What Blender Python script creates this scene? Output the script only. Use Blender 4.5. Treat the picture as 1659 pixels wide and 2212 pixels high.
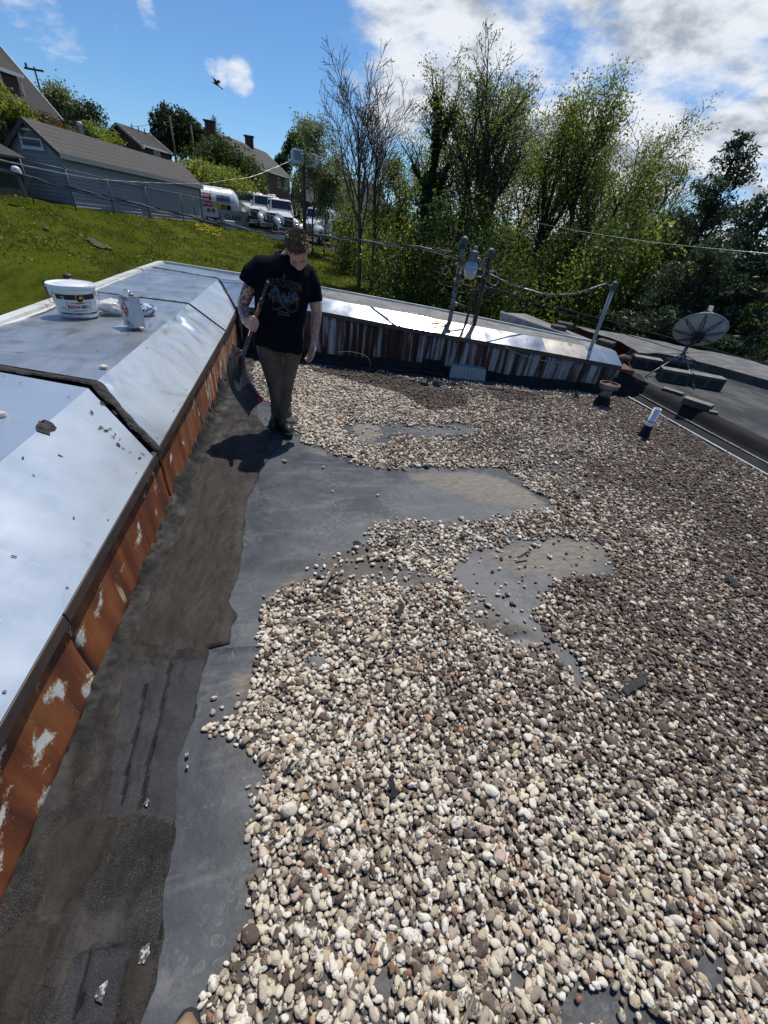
import bpy, bmesh, math, random
import numpy as np
from mathutils import Vector, Matrix, Euler, noise as mnoise
random.seed(7); np.random.seed(7)
for o in list(bpy.data.objects): bpy.data.objects.remove(o, do_unlink=True)
scene = bpy.context.scene
COL = scene.collection
R = math.radians

# ------------------------------------------------------------------ camera
# measured on the photograph scaled to 1659 x 2212: focal length 860 px, vertical vanishing point (675,2290),
# vanishing point of the left parapet (645,455); eye 1.75 m above the gravel
FPX = 860.0; CX, CY = 829.5, 1106.0; EYE = 1.75
_n = np.array([-154.5, 1184.0, FPX]); _Z = -_n/np.linalg.norm(_n)
_A = np.array([645-CX, 455-CY, FPX]); _A = _A - _A.dot(_Z)*_Z; _Y = _A/np.linalg.norm(_A); _X = np.cross(_Y, _Z)
RW = np.array([_X, _Y, _Z])
CAM = np.array([0., 0., EYE])
def ray(x, y): return RW @ np.array([x-CX, y-CY, FPX])
def onz(x, y, z=0.0):
    r = ray(x, y); return CAM + (z-EYE)/r[2]*r
def aty(x, y, Y):
    r = ray(x, y); return CAM + Y/r[1]*r
def atx(x, y, X):
    r = ray(x, y); return CAM + X/r[0]*r
def atd(x, y, D):
    r = ray(x, y); return CAM + D/math.hypot(r[0], r[1])*r
def proj(P):
    v = (np.asarray(P, float)-CAM) @ RW
    return np.stack([CX+v[..., 0]/v[..., 2]*FPX, CY+v[..., 1]/v[..., 2]*FPX], -1), v[..., 2]
cd = bpy.data.cameras.new('camera'); cam = bpy.data.objects.new('camera', cd); COL.objects.link(cam)
cd.sensor_fit = 'HORIZONTAL'; cd.sensor_width = 36.0; cd.lens = 36.0*FPX/1659.0
cd.clip_start = 0.02; cd.clip_end = 4000
cr, cu, cb = RW[:, 0], -RW[:, 1], -RW[:, 2]          # right, up, back in world space
mw = Matrix.Identity(4)
for i in range(3):
    mw[i][0] = cr[i]; mw[i][1] = cu[i]; mw[i][2] = cb[i]; mw[i][3] = CAM[i]
cam.matrix_world = mw
scene.camera = cam

# ------------------------------------------------------------------ light
SUN_AZ = math.atan2(0.40, 0.66); SUN_EL = R(63)
world = bpy.data.worlds.new('World'); scene.world = world; world.use_nodes = True
NT = world.node_tree; NT.nodes.clear()
def wn(t, **k):
    n = NT.nodes.new(t)
    for a, b in k.items(): setattr(n, a, b)
    return n
def wl(a, b): NT.links.new(a, b)
def wmath(op, a, b=None, c=None, clamp=False):
    n = wn('ShaderNodeMath', operation=op, use_clamp=clamp)
    for i, s in enumerate((a, b, c)):
        if s is None: continue
        if isinstance(s, (int, float)): n.inputs[i].default_value = s
        else: wl(s, n.inputs[i])
    return n.outputs[0]
out = wn('ShaderNodeOutputWorld')
sky = wn('ShaderNodeTexSky', sky_type='NISHITA', sun_disc=False)
sky.sun_elevation = SUN_EL; sky.sun_rotation = SUN_AZ; sky.altitude = 600; sky.air_density = 1.0; sky.dust_density = 0.15; sky.ozone_density = 4.5
bsky = wn('ShaderNodeBackground'); bsky.inputs['Strength'].default_value = 0.110
stint = wn('ShaderNodeMix', data_type='RGBA', blend_type='MULTIPLY'); stint.inputs[0].default_value = 1.0; wl(sky.outputs[0], stint.inputs[6]); stint.inputs[7].default_value = (.66, .87, 1.04, 1); wl(stint.outputs[2], bsky.inputs[0])
tc = wn('ShaderNodeTexCoord')
nrm = wn('ShaderNodeVectorMath', operation='NORMALIZE'); wl(tc.outputs['Generated'], nrm.inputs[0]); DIR = nrm.outputs[0]
sep = wn('ShaderNodeSeparateXYZ'); wl(DIR, sep.inputs[0])
den = wmath('ADD', wmath('MAXIMUM', sep.outputs[2], 0.0), 0.22)
cmb = wn('ShaderNodeCombineXYZ'); wl(wmath('DIVIDE', sep.outputs[0], den), cmb.inputs[0]); wl(wmath('DIVIDE', sep.outputs[1], den), cmb.inputs[1])
def wnoise(scale, detail, rough, off=(0, 0, 0), dist=0.0):
    m = wn('ShaderNodeMapping'); m.inputs['Location'].default_value = off; wl(cmb.outputs[0], m.inputs[0])
    t = wn('ShaderNodeTexNoise'); t.inputs['Scale'].default_value = scale; t.inputs['Detail'].default_value = detail
    t.inputs['Roughness'].default_value = rough; t.inputs['Distortion'].default_value = dist
    wl(m.outputs[0], t.inputs['Vector']); return t.outputs[0]
n1 = wnoise(1.6, 9, 0.58, (3.1, 1.7, 0), 0.3); n2 = wnoise(4.5, 7, 0.6, (8.2, 4.4, 0)); n3 = wnoise(2.6, 6, 0.55, (1.2, 9.7, 0), .4); n4 = wnoise(7.5, 5, 0.6, (5.2, 2.7, 0))
# banks of cumulus: each a direction (from the photograph), an inner and an outer radius in degrees, and a weight
banks = [((1290, 120), 9, 24, 1.0), ((1560, 120), 10, 24, 1.0), ((1000, 40), 5, 15, .9), ((1480, -250), 10, 30, .55), ((1640, 400), 2.5, 7, .95),
         ((1460, 380), 1.0, 4, .8), ((517, 168), .5, 2.2, .95), ((482, 156), .3, 1.8, .85), ((455, 142), .2, 1.2, .85), ((90, 12), .6, 5.0, .62), ((322, 30), .2, 1.6, .75), ((345, 45), .2, 1.4, .7), ((240, 30), .2, 1.8, .7),
         ((890, 230), 1.2, 5, .7), ((1120, 440), 2, 6, .6), ((1500, 330), 1, 5, .75)]
acc = None; accb = None
for (px, py), r0, r1, w in banks:
    d = ray(px, py); d = d/np.linalg.norm(d)
    dn = wn('ShaderNodeVectorMath', operation='DOT_PRODUCT'); wl(DIR, dn.inputs[0]); dn.inputs[1].default_value = tuple(d)
    mr = wn('ShaderNodeMapRange', interpolation_type='SMOOTHSTEP'); wl(dn.outputs['Value'], mr.inputs[0])
    mr.inputs[1].default_value = math.cos(R(r1)); mr.inputs[2].default_value = math.cos(R(r0)); mr.inputs[3].default_value = 0; mr.inputs[4].default_value = w
    acc = mr.outputs[0] if acc is None else wmath('MAXIMUM', acc, mr.outputs[0])
    if r1 > 12: accb = mr.outputs[0] if accb is None else wmath('MAXIMUM', accb, mr.outputs[0])
dens = wmath('ADD', wmath('ADD', wmath('MULTIPLY', n1, 1.25), wmath('MULTIPLY', n2, 0.55)), wmath('MULTIPLY', acc, 0.46))
cov = wn('ShaderNodeMapRange', interpolation_type='SMOOTHSTEP'); wl(dens, cov.inputs[0])
cov.inputs[1].default_value = 1.10; cov.inputs[2].default_value = 1.36
core = wn('ShaderNodeMapRange', interpolation_type='SMOOTHSTEP'); wl(wmath('ADD', wmath('MULTIPLY', n3, 1.0), wmath('MULTIPLY', n4, 0.55)), core.inputs[0])
core.inputs[1].default_value = 0.68; core.inputs[2].default_value = 0.98
coreb = wmath('MULTIPLY', core.outputs[0], accb)
crp = wn('ShaderNodeMix', data_type='RGBA'); wl(coreb, crp.inputs[0])
crp.inputs[6].default_value = (0.84, 0.88, 0.95, 1); crp.inputs[7].default_value = (0.33, 0.385, 0.46, 1)
bcl = wn('ShaderNodeBackground'); wl(crp.outputs[2], bcl.inputs[0]); bcl.inputs[1].default_value = 1.0
mx = wn('ShaderNodeMixShader'); wl(cov.outputs[0], mx.inputs[0]); wl(bsky.outputs[0], mx.inputs[1]); wl(bcl.outputs[0], mx.inputs[2])
wl(mx.outputs[0], out.inputs[0])
sd = bpy.data.lights.new('sun', 'SUN'); sd.energy = 4.2; sd.angle = R(0.53); sd.color = (1.0, 0.95, 0.87)
sun = bpy.data.objects.new('sun', sd); COL.objects.link(sun)
SUNV = Vector((math.sin(SUN_AZ)*math.cos(SUN_EL), math.cos(SUN_AZ)*math.cos(SUN_EL), math.sin(SUN_EL)))
sun.rotation_euler = SUNV.to_track_quat('Z', 'Y').to_euler(); sun.location = (10, 20, 40)
vs = scene.view_settings; vs.view_transform = 'Standard'; vs.look = 'None'; vs.exposure = 0.0; vs.gamma = 1.0; vs.use_curve_mapping = False
scene.render.resolution_x = 768; scene.render.resolution_y = 1024

# ------------------------------------------------------------------ helpers
def V(*a): return np.array(a, float)
def lerp(a, b, t): return a+(b-a)*t
def vnoise(x, y, z=0.0, seed=0):
    """smooth lattice noise in -1..1, vectorised"""
    x = np.asarray(x, float); y = np.asarray(y, float); z = np.zeros_like(x)+z
    xi, yi, zi = np.floor(x).astype(np.int64), np.floor(y).astype(np.int64), np.floor(z).astype(np.int64)
    fx, fy, fz = x-xi, y-yi, z-zi
    fx, fy, fz = [t*t*(3-2*t) for t in (fx, fy, fz)]
    def h(a, b, c):
        n = (a*73856093) ^ (b*19349663) ^ (c*83492791) ^ (seed*2654435761)
        n = (n ^ (n >> 13)) * 1274126177; n = n ^ (n >> 16)
        return (n & 0xffff)/32767.5-1
    r = 0
    for dx in (0, 1):
        for dy in (0, 1):
            for dz in (0, 1):
                r = r + h(xi+dx, yi+dy, zi+dz)*(fx if dx else 1-fx)*(fy if dy else 1-fy)*(fz if dz else 1-fz)
    return r
def fbm(x, y, z=0.0, oct=4, seed=0):
    r = 0; a = 1.0; f = 1.0
    for i in range(oct):
        r = r + a*vnoise(np.asarray(x)*f, np.asarray(y)*f, np.asarray(z)*f, seed+i); a *= .5; f *= 2.03
    return r
def inpoly(P, poly):
    x, y = P[:, 0], P[:, 1]; c = np.zeros(len(P), bool); n = len(poly)
    for i in range(n):
        x0, y0 = poly[i]; x1, y1 = poly[(i+1) % n]
        if y0 == y1: continue
        cond = ((y0 > y) != (y1 > y)) & (x < (x1-x0)*(y-y0)/(y1-y0)+x0)
        c ^= cond
    return c

class MB:
    """collects shapes; build() makes ONE mesh object"""
    def __init__(s): s.v = []; s.f = []
    def add(s, vs_, fs):
        b = len(s.v); s.v.extend([tuple(map(float, p)) for p in vs_]); s.f.extend([tuple(i+b for i in f) for f in fs]); return s
    def box(s, c, d, M=None, taper=(1, 1)):
        hx, hy, hz = d[0]/2, d[1]/2, d[2]/2
        p = [(-hx, -hy, -hz), (hx, -hy, -hz), (hx, hy, -hz), (-hx, hy, -hz), (-hx*taper[0], -hy*taper[1], hz), (hx*taper[0], -hy*taper[1], hz), (hx*taper[0], hy*taper[1], hz), (-hx*taper[0], hy*taper[1], hz)]
        p = [Vector(q) for q in p]
        if M is not None: p = [M @ q for q in p]
        c = Vector(c); p = [q+c for q in p]
        return s.add(p, [(3, 2, 1, 0), (4, 5, 6, 7), (0, 1, 5, 4), (1, 2, 6, 5), (2, 3, 7, 6), (3, 0, 4, 7)])
    def hexa(s, p):   # 8 corners: bottom 4 then top 4
        return s.add(p, [(3, 2, 1, 0), (4, 5, 6, 7), (0, 1, 5, 4), (1, 2, 6, 5), (2, 3, 7, 6), (3, 0, 4, 7)])
    def prism(s, poly, d):   # planar polygon (3d points) pushed by vector d
        n = len(poly); d = V(*d); a = [V(*q) for q in poly]
        return s.add(a+[q+d for q in a], [tuple(range(n-1, -1, -1)), tuple(range(n, 2*n))]+[(i, (i+1) % n, n+(i+1) % n, n+i) for i in range(n)])
    def tube(s, pts, r, n=8, caps=True, flat=1.0):
        P = [Vector(tuple(map(float, p))) for p in pts]; m = len(P)
        rr = r if hasattr(r, '__len__') else [r]*m
        b = len(s.v); up = None
        for i in range(m):
            t = (P[min(i+1, m-1)]-P[max(i-1, 0)])
            if t.length < 1e-9: t = Vector((0, 0, 1))
            t.normalize()
            if up is None:
                up = Vector((0, 0, 1)) if abs(t.z) < .9 else Vector((1, 0, 0))
            a = t.cross(up)
            if a.length < 1e-6: a = t.cross(Vector((0, 1, 0.3)))
            a.normalize(); c = a.cross(t).normalized(); up = c
            for k in range(n):
                w = 2*math.pi*k/n
                s.v.append(tuple(P[i]+a*math.cos(w)*rr[i]+c*math.sin(w)*rr[i]*flat))
        for i in range(m-1):
            for k in range(n):
                k2 = (k+1) % n
                s.f.append((b+i*n+k, b+i*n+k2, b+(i+1)*n+k2, b+(i+1)*n+k))
        if caps:
            s.f.append(tuple(b+k for k in range(n-1, -1, -1))); s.f.append(tuple(b+(m-1)*n+k for k in range(n)))
        return s
    def lathe(s, prof, c=(0, 0, 0), n=24, M=None, caps=True):
        b = len(s.v); m = len(prof); c = Vector(c)
        for r, z in prof:
            for k in range(n):
                w = 2*math.pi*k/n; q = Vector((r*math.cos(w), r*math.sin(w), z))
                if M is not None: q = M @ q
                s.v.append(tuple(q+c))
        for i in range(m-1):
            for k in range(n):
                k2 = (k+1) % n; s.f.append((b+i*n+k, b+i*n+k2, b+(i+1)*n+k2, b+(i+1)*n+k))
        if caps:
            s.f.append(tuple(b+k for k in range(n-1, -1, -1))); s.f.append(tuple(b+(m-1)*n+k for k in range(n)))
        return s
    def ellip(s, c, r, M=None, nu=16, nv=10):
        vs_ = []; fs = []
        for j in range(nv+1):
            th = math.pi*j/nv
            for i in range(nu):
                ph = 2*math.pi*i/nu; q = Vector((r[0]*math.sin(th)*math.cos(ph), r[1]*math.sin(th)*math.sin(ph), r[2]*math.cos(th)))
                if M is not None: q = M @ q
                vs_.append(q+Vector(c))
        for j in range(nv):
            for i in range(nu):
                i2 = (i+1) % nu; fs.append((j*nu+i, (j+1)*nu+i, (j+1)*nu+i2, j*nu+i2))
        return s.add(vs_, fs)
    def build(s, name, mat, parent=None, smooth=False, bevel=0.0, seg=2):
        return mkobj(name, s.v, s.f, mat, parent, smooth, bevel, seg)

def mkobj(name, v, f, mat, parent=None, smooth=False, bevel=0.0, seg=2):
    me = bpy.data.meshes.new(name); me.from_pydata([tuple(map(float, p)) for p in v], [], [tuple(map(int, q)) for q in f]); me.update()
    if mat is not None: me.materials.append(MAT[mat] if isinstance(mat, str) else mat)
    if smooth: me.polygons.foreach_set('use_smooth', [True]*len(me.polygons))
    o = bpy.data.objects.new(name, me); COL.objects.link(o)
    if parent is not None:
        o.parent = parent; o.matrix_parent_inverse = pinv(parent)
    if bevel:
        b = o.modifiers.new('bevel', 'BEVEL'); b.width = bevel; b.segments = seg; b.limit_method = 'ANGLE'; b.angle_limit = R(35)
    return o
def fastmesh(name, v, f, mat, parent=None, smooth=False):
    """v (n,3), f (m,k) numpy arrays, all faces with k corners"""
    me = bpy.data.meshes.new(name); v = np.ascontiguousarray(v, np.float32); f = np.ascontiguousarray(f, np.int32); k = f.shape[1]
    me.vertices.add(len(v)); me.vertices.foreach_set('co', v.ravel())
    me.loops.add(f.size); me.loops.foreach_set('vertex_index', f.ravel())
    me.polygons.add(len(f)); me.polygons.foreach_set('loop_start', np.arange(0, f.size, k, dtype=np.int32))
    me.update(calc_edges=True)
    if mat is not None: me.materials.append(MAT[mat] if isinstance(mat, str) else mat)
    me.polygons.foreach_set('use_smooth', np.full(len(f), smooth))
    me.validate()
    o = bpy.data.objects.new(name, me); COL.objects.link(o)
    if parent is not None:
        o.parent = parent; o.matrix_parent_inverse = pinv(parent)
    return o
def pinv(p):
    m = Matrix.Identity(4); q = p; chain = []
    while q is not None: chain.append(q); q = q.parent
    for q in reversed(chain):
        m = m @ q.matrix_parent_inverse @ Matrix.LocRotScale(q.location, q.rotation_euler, q.scale)
    return m.inverted()
def tag(o, label=None, cat=None, group=None, kind=None):
    if label: o['label'] = label
    if cat: o['category'] = cat
    if group: o['group'] = group
    if kind: o['kind'] = kind
    return o
def thing(name, label, cat, loc=(0, 0, 0), group=None, rotz=0.0):
    o = bpy.data.objects.new(name, None); COL.objects.link(o); o.empty_display_size = .1
    o.location = tuple(map(float, loc)); o.rotation_euler = (0, 0, rotz); return tag(o, label, cat, group)
def struct(o): o['kind'] = 'structure'; return o
def grid(us, vs_):
    nu, nv = len(us), len(vs_)
    i, j = np.meshgrid(np.arange(nu-1), np.arange(nv-1), indexing='ij'); a = (i*nv+j).ravel()
    return np.stack([a, a+nv, a+nv+1, a+1], 1)
def setattr_f(o, name, arr):
    a = o.data.attributes.new(name, 'FLOAT', 'POINT'); a.data.foreach_set('value', np.ascontiguousarray(arr, np.float32))
def text_mesh(txt, size, width=None, bold=0.0):
    """(verts, faces) of a line of text in the xy-plane, centred, cap height about size"""
    c = bpy.data.curves.new('txt', 'FONT'); c.body = txt; c.size = 1.0; c.align_x = 'CENTER'; c.align_y = 'CENTER'; c.offset = bold; c.resolution_u = 2; c.fill_mode = 'FRONT'
    o = bpy.data.objects.new('txt', c); COL.objects.link(o)
    dg = bpy.context.evaluated_depsgraph_get(); me = o.evaluated_get(dg).to_mesh()
    v = np.array([tuple(p.co) for p in me.vertices]); f = [tuple(p.vertices) for p in me.polygons]
    o.evaluated_get(dg).to_mesh_clear(); bpy.data.objects.remove(o, do_unlink=True); bpy.data.curves.remove(c)
    v = v-(v.max(0)+v.min(0))/2; h = v[:, 1].max()-v[:, 1].min(); v = v*size/h
    if width: v[:, 0] *= width/(v[:, 0].max()-v[:, 0].min())
    return v, f
# ------------------------------------------------------------------ materials
MAT = {}
class NB:
    def __init__(s, name):
        m = bpy.data.materials.new(name); m.use_nodes = True; s.m = m; s.t = m.node_tree; s.t.nodes.clear(); MAT[name] = m
        s.out = s.n('ShaderNodeOutputMaterial'); s.b = s.n('ShaderNodeBsdfPrincipled'); s.l(s.b.outputs[0], s.out.inputs[0]); s._c = None
    def n(s, t, **k):
        x = s.t.nodes.new(t)
        for a, b in k.items(): setattr(x, a, b)
        return x
    def l(s, a, b): s.t.links.new(a, b)
    def put(s, sock, v):
        if isinstance(v, (int, float)): sock.default_value = v
        elif isinstance(v, tuple): sock.default_value = v if len(v) == 4 or sock.type == 'VECTOR' else (*v, 1)
        else: s.l(v, sock)
    def co(s, scale=(1, 1, 1), loc=(0, 0, 0), kind='Object', rot=(0, 0, 0)):
        c = s.n('ShaderNodeTexCoord'); m = s.n('ShaderNodeMapping'); s.l(c.outputs[kind], m.inputs[0])
        m.inputs['Scale'].default_value = scale; m.inputs['Location'].default_value = loc; m.inputs['Rotation'].default_value = rot; return m.outputs[0]
    def pos(s, scale=(1, 1, 1), loc=(0, 0, 0)):
        c = s.n('ShaderNodeNewGeometry'); m = s.n('ShaderNodeMapping'); s.l(c.outputs['Position'], m.inputs[0]); m.inputs['Scale'].default_value = scale; m.inputs['Location'].default_value = loc; return m.outputs[0]
    def noise(s, scale=5, detail=6, rough=.55, vec=None, dist=0.0):
        t = s.n('ShaderNodeTexNoise'); t.inputs['Scale'].default_value = scale; t.inputs['Detail'].default_value = detail; t.inputs['Roughness'].default_value = rough; t.inputs['Distortion'].default_value = dist
        if vec is not None: s.l(vec, t.inputs['Vector'])
        return t.outputs[0]
    def vor(s, scale=5, feature='F1', vec=None, out='Distance', rnd=1.0):
        t = s.n('ShaderNodeTexVoronoi', feature=feature); t.inputs['Scale'].default_value = scale; t.inputs['Randomness'].default_value = rnd
        if vec is not None: s.l(vec, t.inputs['Vector'])
        return t.outputs[out]
    def math(s, op, a, b=0.0, c=None, clamp=False):
        x = s.n('ShaderNodeMath', operation=op, use_clamp=clamp); s.put(x.inputs[0], a); s.put(x.inputs[1], b)
        if c is not None: s.put(x.inputs[2], c)
        return x.outputs[0]
    def rng(s, v, a, b, lo=0.0, hi=1.0, smooth=True):
        x = s.n('ShaderNodeMapRange', interpolation_type='SMOOTHSTEP' if smooth else 'LINEAR'); s.put(x.inputs[0], v)
        for i, q in enumerate((a, b, lo, hi)): x.inputs[i+1].default_value = q
        return x.outputs[0]
    def mix(s, f, a, b):
        x = s.n('ShaderNodeMix', data_type='RGBA'); s.put(x.inputs[0], f); s.put(x.inputs[6], a); s.put(x.inputs[7], b); return x.outputs[2]
    def ramp(s, f, stops, interp='LINEAR'):
        x = s.n('ShaderNodeValToRGB'); s.put(x.inputs[0], f); cr_ = x.color_ramp; cr_.interpolation = interp
        while len(cr_.elements) < len(stops): cr_.elements.new(.5)
        for e, (p, c) in zip(cr_.elements, stops): e.position = p; e.color = (*c, 1)
        return x.outputs[0]
    def attr(s, name, typ='GEOMETRY', out='Fac'):
        x = s.n('ShaderNodeAttribute', attribute_type=typ, attribute_name=name); return x.outputs[out]
    def bump(s, h, strength=.3, dist=.01, normal=None):
        x = s.n('ShaderNodeBump'); x.inputs['Strength'].default_value = strength; x.inputs['Distance'].default_value = dist; s.l(h, x.inputs['Height'])
        if normal is not None: s.l(normal, x.inputs['Normal'])
        return x.outputs[0]
    def fin(s, color, rough=.6, metal=0.0, spec=.5, normal=None, **k):
        b = s.b; s.put(b.inputs['Base Color'], color); s.put(b.inputs['Roughness'], rough); s.put(b.inputs['Metallic'], metal); s.put(b.inputs['Specular IOR Level'], spec)
        if normal is not None: s.l(normal, b.inputs['Normal'])
        for a, v in k.items(): s.put(b.inputs[a], v)
        return s.m
def simple(name, c, c2=None, scale=6, rough=.6, metal=0.0, spec=.5, bump=.0, bscale=40, dist=.01, lo=.35, hi=.65, stretch=(1, 1, 1), rvar=0.0, **k):
    n = NB(name); v = n.co(stretch); col = c
    f = n.noise(scale, 7, .6, v)
    if c2 is not None: col = n.mix(n.rng(f, lo, hi), c, c2)
    nm = n.bump(n.noise(bscale, 5, .6, v), bump, dist) if bump else None
    rg = rough if not rvar else n.rng(n.noise(scale*2, 4, .5, v), .3, .7, max(.02, rough-rvar), min(1, rough+rvar))
    n.fin(col, rg, metal, spec, nm, **k); return n.m

simple('black_plastic', (.012, .013, .015), (.03, .032, .036), 8, .38, bump=.1, bscale=60)
simple('white_plastic', (.78, .79, .80), (.66, .67, .68), 5, .35, bump=.03)
simple('white_paint', (.74, .75, .76), (.58, .59, .60), 4, .4)
simple('truck_white', (.80, .81, .82), (.70, .71, .72), .8, .22, spec=.5)
simple('chrome', (.62, .63, .65), None, rough=.18, metal=1.0)
simple('tank_steel', (.55, .57, .60), (.42, .44, .46), 1.5, .25, metal=.9)
simple('dark_glass', (.010, .014, .018), None, rough=.05, spec=.8)
simple('rubber', (.012, .012, .013), (.03, .03, .03), 5, .8)
simple('grille_dark', (.02, .02, .022), (.05, .05, .052), 20, .4, metal=.4)
simple('red_paint', (.52, .012, .03), (.44, .010, .025), 2, .4)
simple('orange_lamp', (.75, .20, .02), None, rough=.3)
simple('print_white', (.78, .77, .75), None, rough=.6)
simple('print_black', (.010, .010, .012), None, rough=.6)
simple('print_red', (.48, .03, .04), None, rough=.55)
simple('print_yellow', (.75, .48, .06), None, rough=.6)
simple('print_blue', (.05, .14, .34), None, rough=.6)
simple('galv_steel', (.20, .205, .21), (.10, .10, .105), 7, .45, metal=.5, bump=.15, bscale=30, lo=.4, hi=.7)
simple('grey_pvc', (.34, .36, .40), (.26, .27, .30), 4, .5)
simple('dark_conduit', (.045, .038, .034), (.10, .045, .025), 9, .65, metal=.2, bump=.2, bscale=40)
simple('cable_black', (.012, .012, .013), (.03, .03, .03), 30, .5)
simple('cable_alu', (.50, .50, .50), (.22, .22, .22), 60, .4, metal=.7)
simple('weatherhead', (.10, .105, .11), (.055, .055, .06), 8, .55, metal=.3, bump=.1)
simple('lamp_blue', (.30, .40, .52), (.22, .30, .40), 6, .3, metal=.3)
simple('lamp_lens', (.60, .60, .55), (.5, .5, .46), 6, .25, **{'Transmission Weight': .25})
simple('concrete_block', (.085, .08, .074), (.05, .048, .045), 9, .95, bump=.5, bscale=60, dist=.006)
simple('lit_block_top', (.24, .23, .21), (.15, .14, .13), 7, .95, bump=.4, bscale=70, dist=.005)  # paler than the block sides: sunlight on the tops put into the colour
simple('black_rubber_roof', (.008, .008, .009), (.020, .020, .021), 3, .85, spec=.25, bump=.4, bscale=9, dist=.01)
simple('right_roof_grey', (.020, .021, .023), (.085, .085, .081), 2.2, .8, spec=.3, stretch=(1, .45, 1), bump=.6, bscale=18, dist=.015, lo=.42, hi=.66)
simple('upstand_grey', (.09, .088, .082), (.17, .17, .165), 4, .8, bump=.6, bscale=25, dist=.02, lo=.4, hi=.7)
simple('upstand_brown', (.060, .048, .040), (.09, .075, .065), 3, .85, bump=.3)
simple('edge_white', (.70, .70, .66), (.52, .51, .47), 3, .45, bump=.1)
simple('trim_brown', (.045, .034, .031), (.075, .05, .042), 6, .55, metal=.2, bump=.15, bscale=50)
simple('mastic', (.060, .053, .046), (.022, .019, .017), 14, .85, bump=1.0, bscale=35, dist=.02)
simple('wall_brick_dark', (.16, .06, .04), (.11, .045, .035), 8, .9)
simple('pipe_rust', (.12, .045, .03), (.07, .03, .025), 9, .7, metal=.1, bump=.3)
simple('clay_pipe', (.33, .17, .13), (.40, .26, .21), 6, .8)
simple('vent_metal', (.20, .20, .21), (.30, .30, .31), 6, .5, metal=.4, bump=.2)
simple('dish_grey', (.42, .43, .44), (.34, .35, .36), 5, .5)
simple('vent_rust', (.20, .07, .04), (.28, .14, .08), 10, .75)
simple('skin', (.58, .34, .26), (.52, .27, .21), 18, .5, bump=.06, bscale=220, dist=.002, **{'Subsurface Weight': .12, 'Subsurface Scale': .01})
simple('hair', (.15, .092, .055), (.27, .175, .105), 45, .45, bump=.3, bscale=120, dist=.004)
simple('shirt', (.0030, .0040, .0085), (.0050, .0065, .012), 10, .95, spec=.12, bump=.25, bscale=350, dist=.002)
simple('pants', (.145, .105, .074), (.105, .076, .053), 7, .95, spec=.2, bump=.3, bscale=260, dist=.002)
simple('boot_black', (.010, .009, .009), (.022, .019, .017), 12, .5, bump=.3, bscale=70, dist=.004)
simple('boot_tan', (.33, .22, .13), (.24, .155, .09), 12, .75, bump=.3, bscale=120, dist=.003)
simple('sole_black', (.012, .012, .012), None, rough=.8)
simple('wood_handle', (.32, .11, .04), (.20, .07, .03), 3, .35, stretch=(1, 1, 6))
simple('shovel_dark', (.030, .033, .040), (.055, .060, .070), 6, .32, metal=.3, bump=.1)
simple('shovel_grey', (.10, .105, .115), (.07, .07, .078), 6, .4, metal=.3)
simple('bag_blue', (.04, .10, .30), (.55, .57, .62), 14, .3, lo=.48, hi=.52)
simple('pole_wood', (.11, .085, .065), (.065, .05, .04), 2, .9, stretch=(6, 6, .6), bump=.4, bscale=20)
simple('bird_black', (.008, .008, .009), None, rough=.7)
simple('post_dark', (.06, .06, .06), (.10, .10, .10), 5, .5, metal=.5)
simple('rail_grey', (.30, .31, .32), (.22, .22, .23), 5, .45, metal=.5)
simple('fence_grey', (.13, .135, .14), (.09, .092, .095), 5, .55, metal=.3)
simple('siding', (.31, .318, .325), (.265, .272, .28), 2, .6)
simple('siding_trim', (.24, .25, .26), None, rough=.6)
simple('window_dark', (.02, .024, .03), (.05, .055, .06), 3, .15)
simple('window_white', (.68, .68, .66), (.6, .6, .58), 3, .5)
simple('curtain', (.35, .35, .36), (.22, .22, .24), 9, .8)
simple('green_boards', (.045, .05, .03), (.03, .033, .02), 3, .8)
simple('chimney_dark', (.06, .03, .025), (.035, .02, .018), 8, .9)
simple('asphalt_yard', (.055, .053, .05), (.10, .095, .085), 1.5, .9)
simple('soil_bare', (.055, .040, .024), (.09, .075, .035), 3, .95, bump=.6, bscale=8, dist=.05)
simple('stick', (.14, .10, .07), (.25, .20, .15), 20, .9)
simple('scrap_black', (.020, .020, .021), (.035, .034, .033), 14, .8, bump=.4)
simple('bark', (.055, .046, .038), (.032, .026, .022), 3, .95, stretch=(4, 4, .7), bump=.7, bscale=14, dist=.03)
simple('bark_pale', (.13, .105, .09), (.08, .065, .055), 3, .95, stretch=(4, 4, .7), bump=.5, bscale=14, dist=.02)
simple('yellow_board', (.50, .42, .18), None, rough=.7)
simple('foil', (.42, .42, .43), (.06, .06, .06), 90, .45, metal=.5, lo=.42, hi=.52, bump=.25, bscale=120)
simple('dandelion', (.65, .50, .02), None, rough=.7)
simple('red_ext', (.55, .02, .02), None, rough=.35)
simple('sign_grey', (.30, .32, .33), (.25, .27, .28), 2, .5)
simple('sign_letter', (.05, .05, .055), None, rough=.6)
simple('tree_print', (.55, .40, .08), (.10, .16, .22), 1.6, .45, lo=.44, hi=.56)

n = NB('clear_bag'); v = n.co(); n.fin(n.mix(n.rng(n.noise(9, 4, .6, v), .5, .6), (.80, .79, .79), (.50, .42, .38)), .25, spec=.6, normal=n.bump(n.noise(30, 5, .6, v), .6, .01), **{'Transmission Weight': .15})

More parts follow.
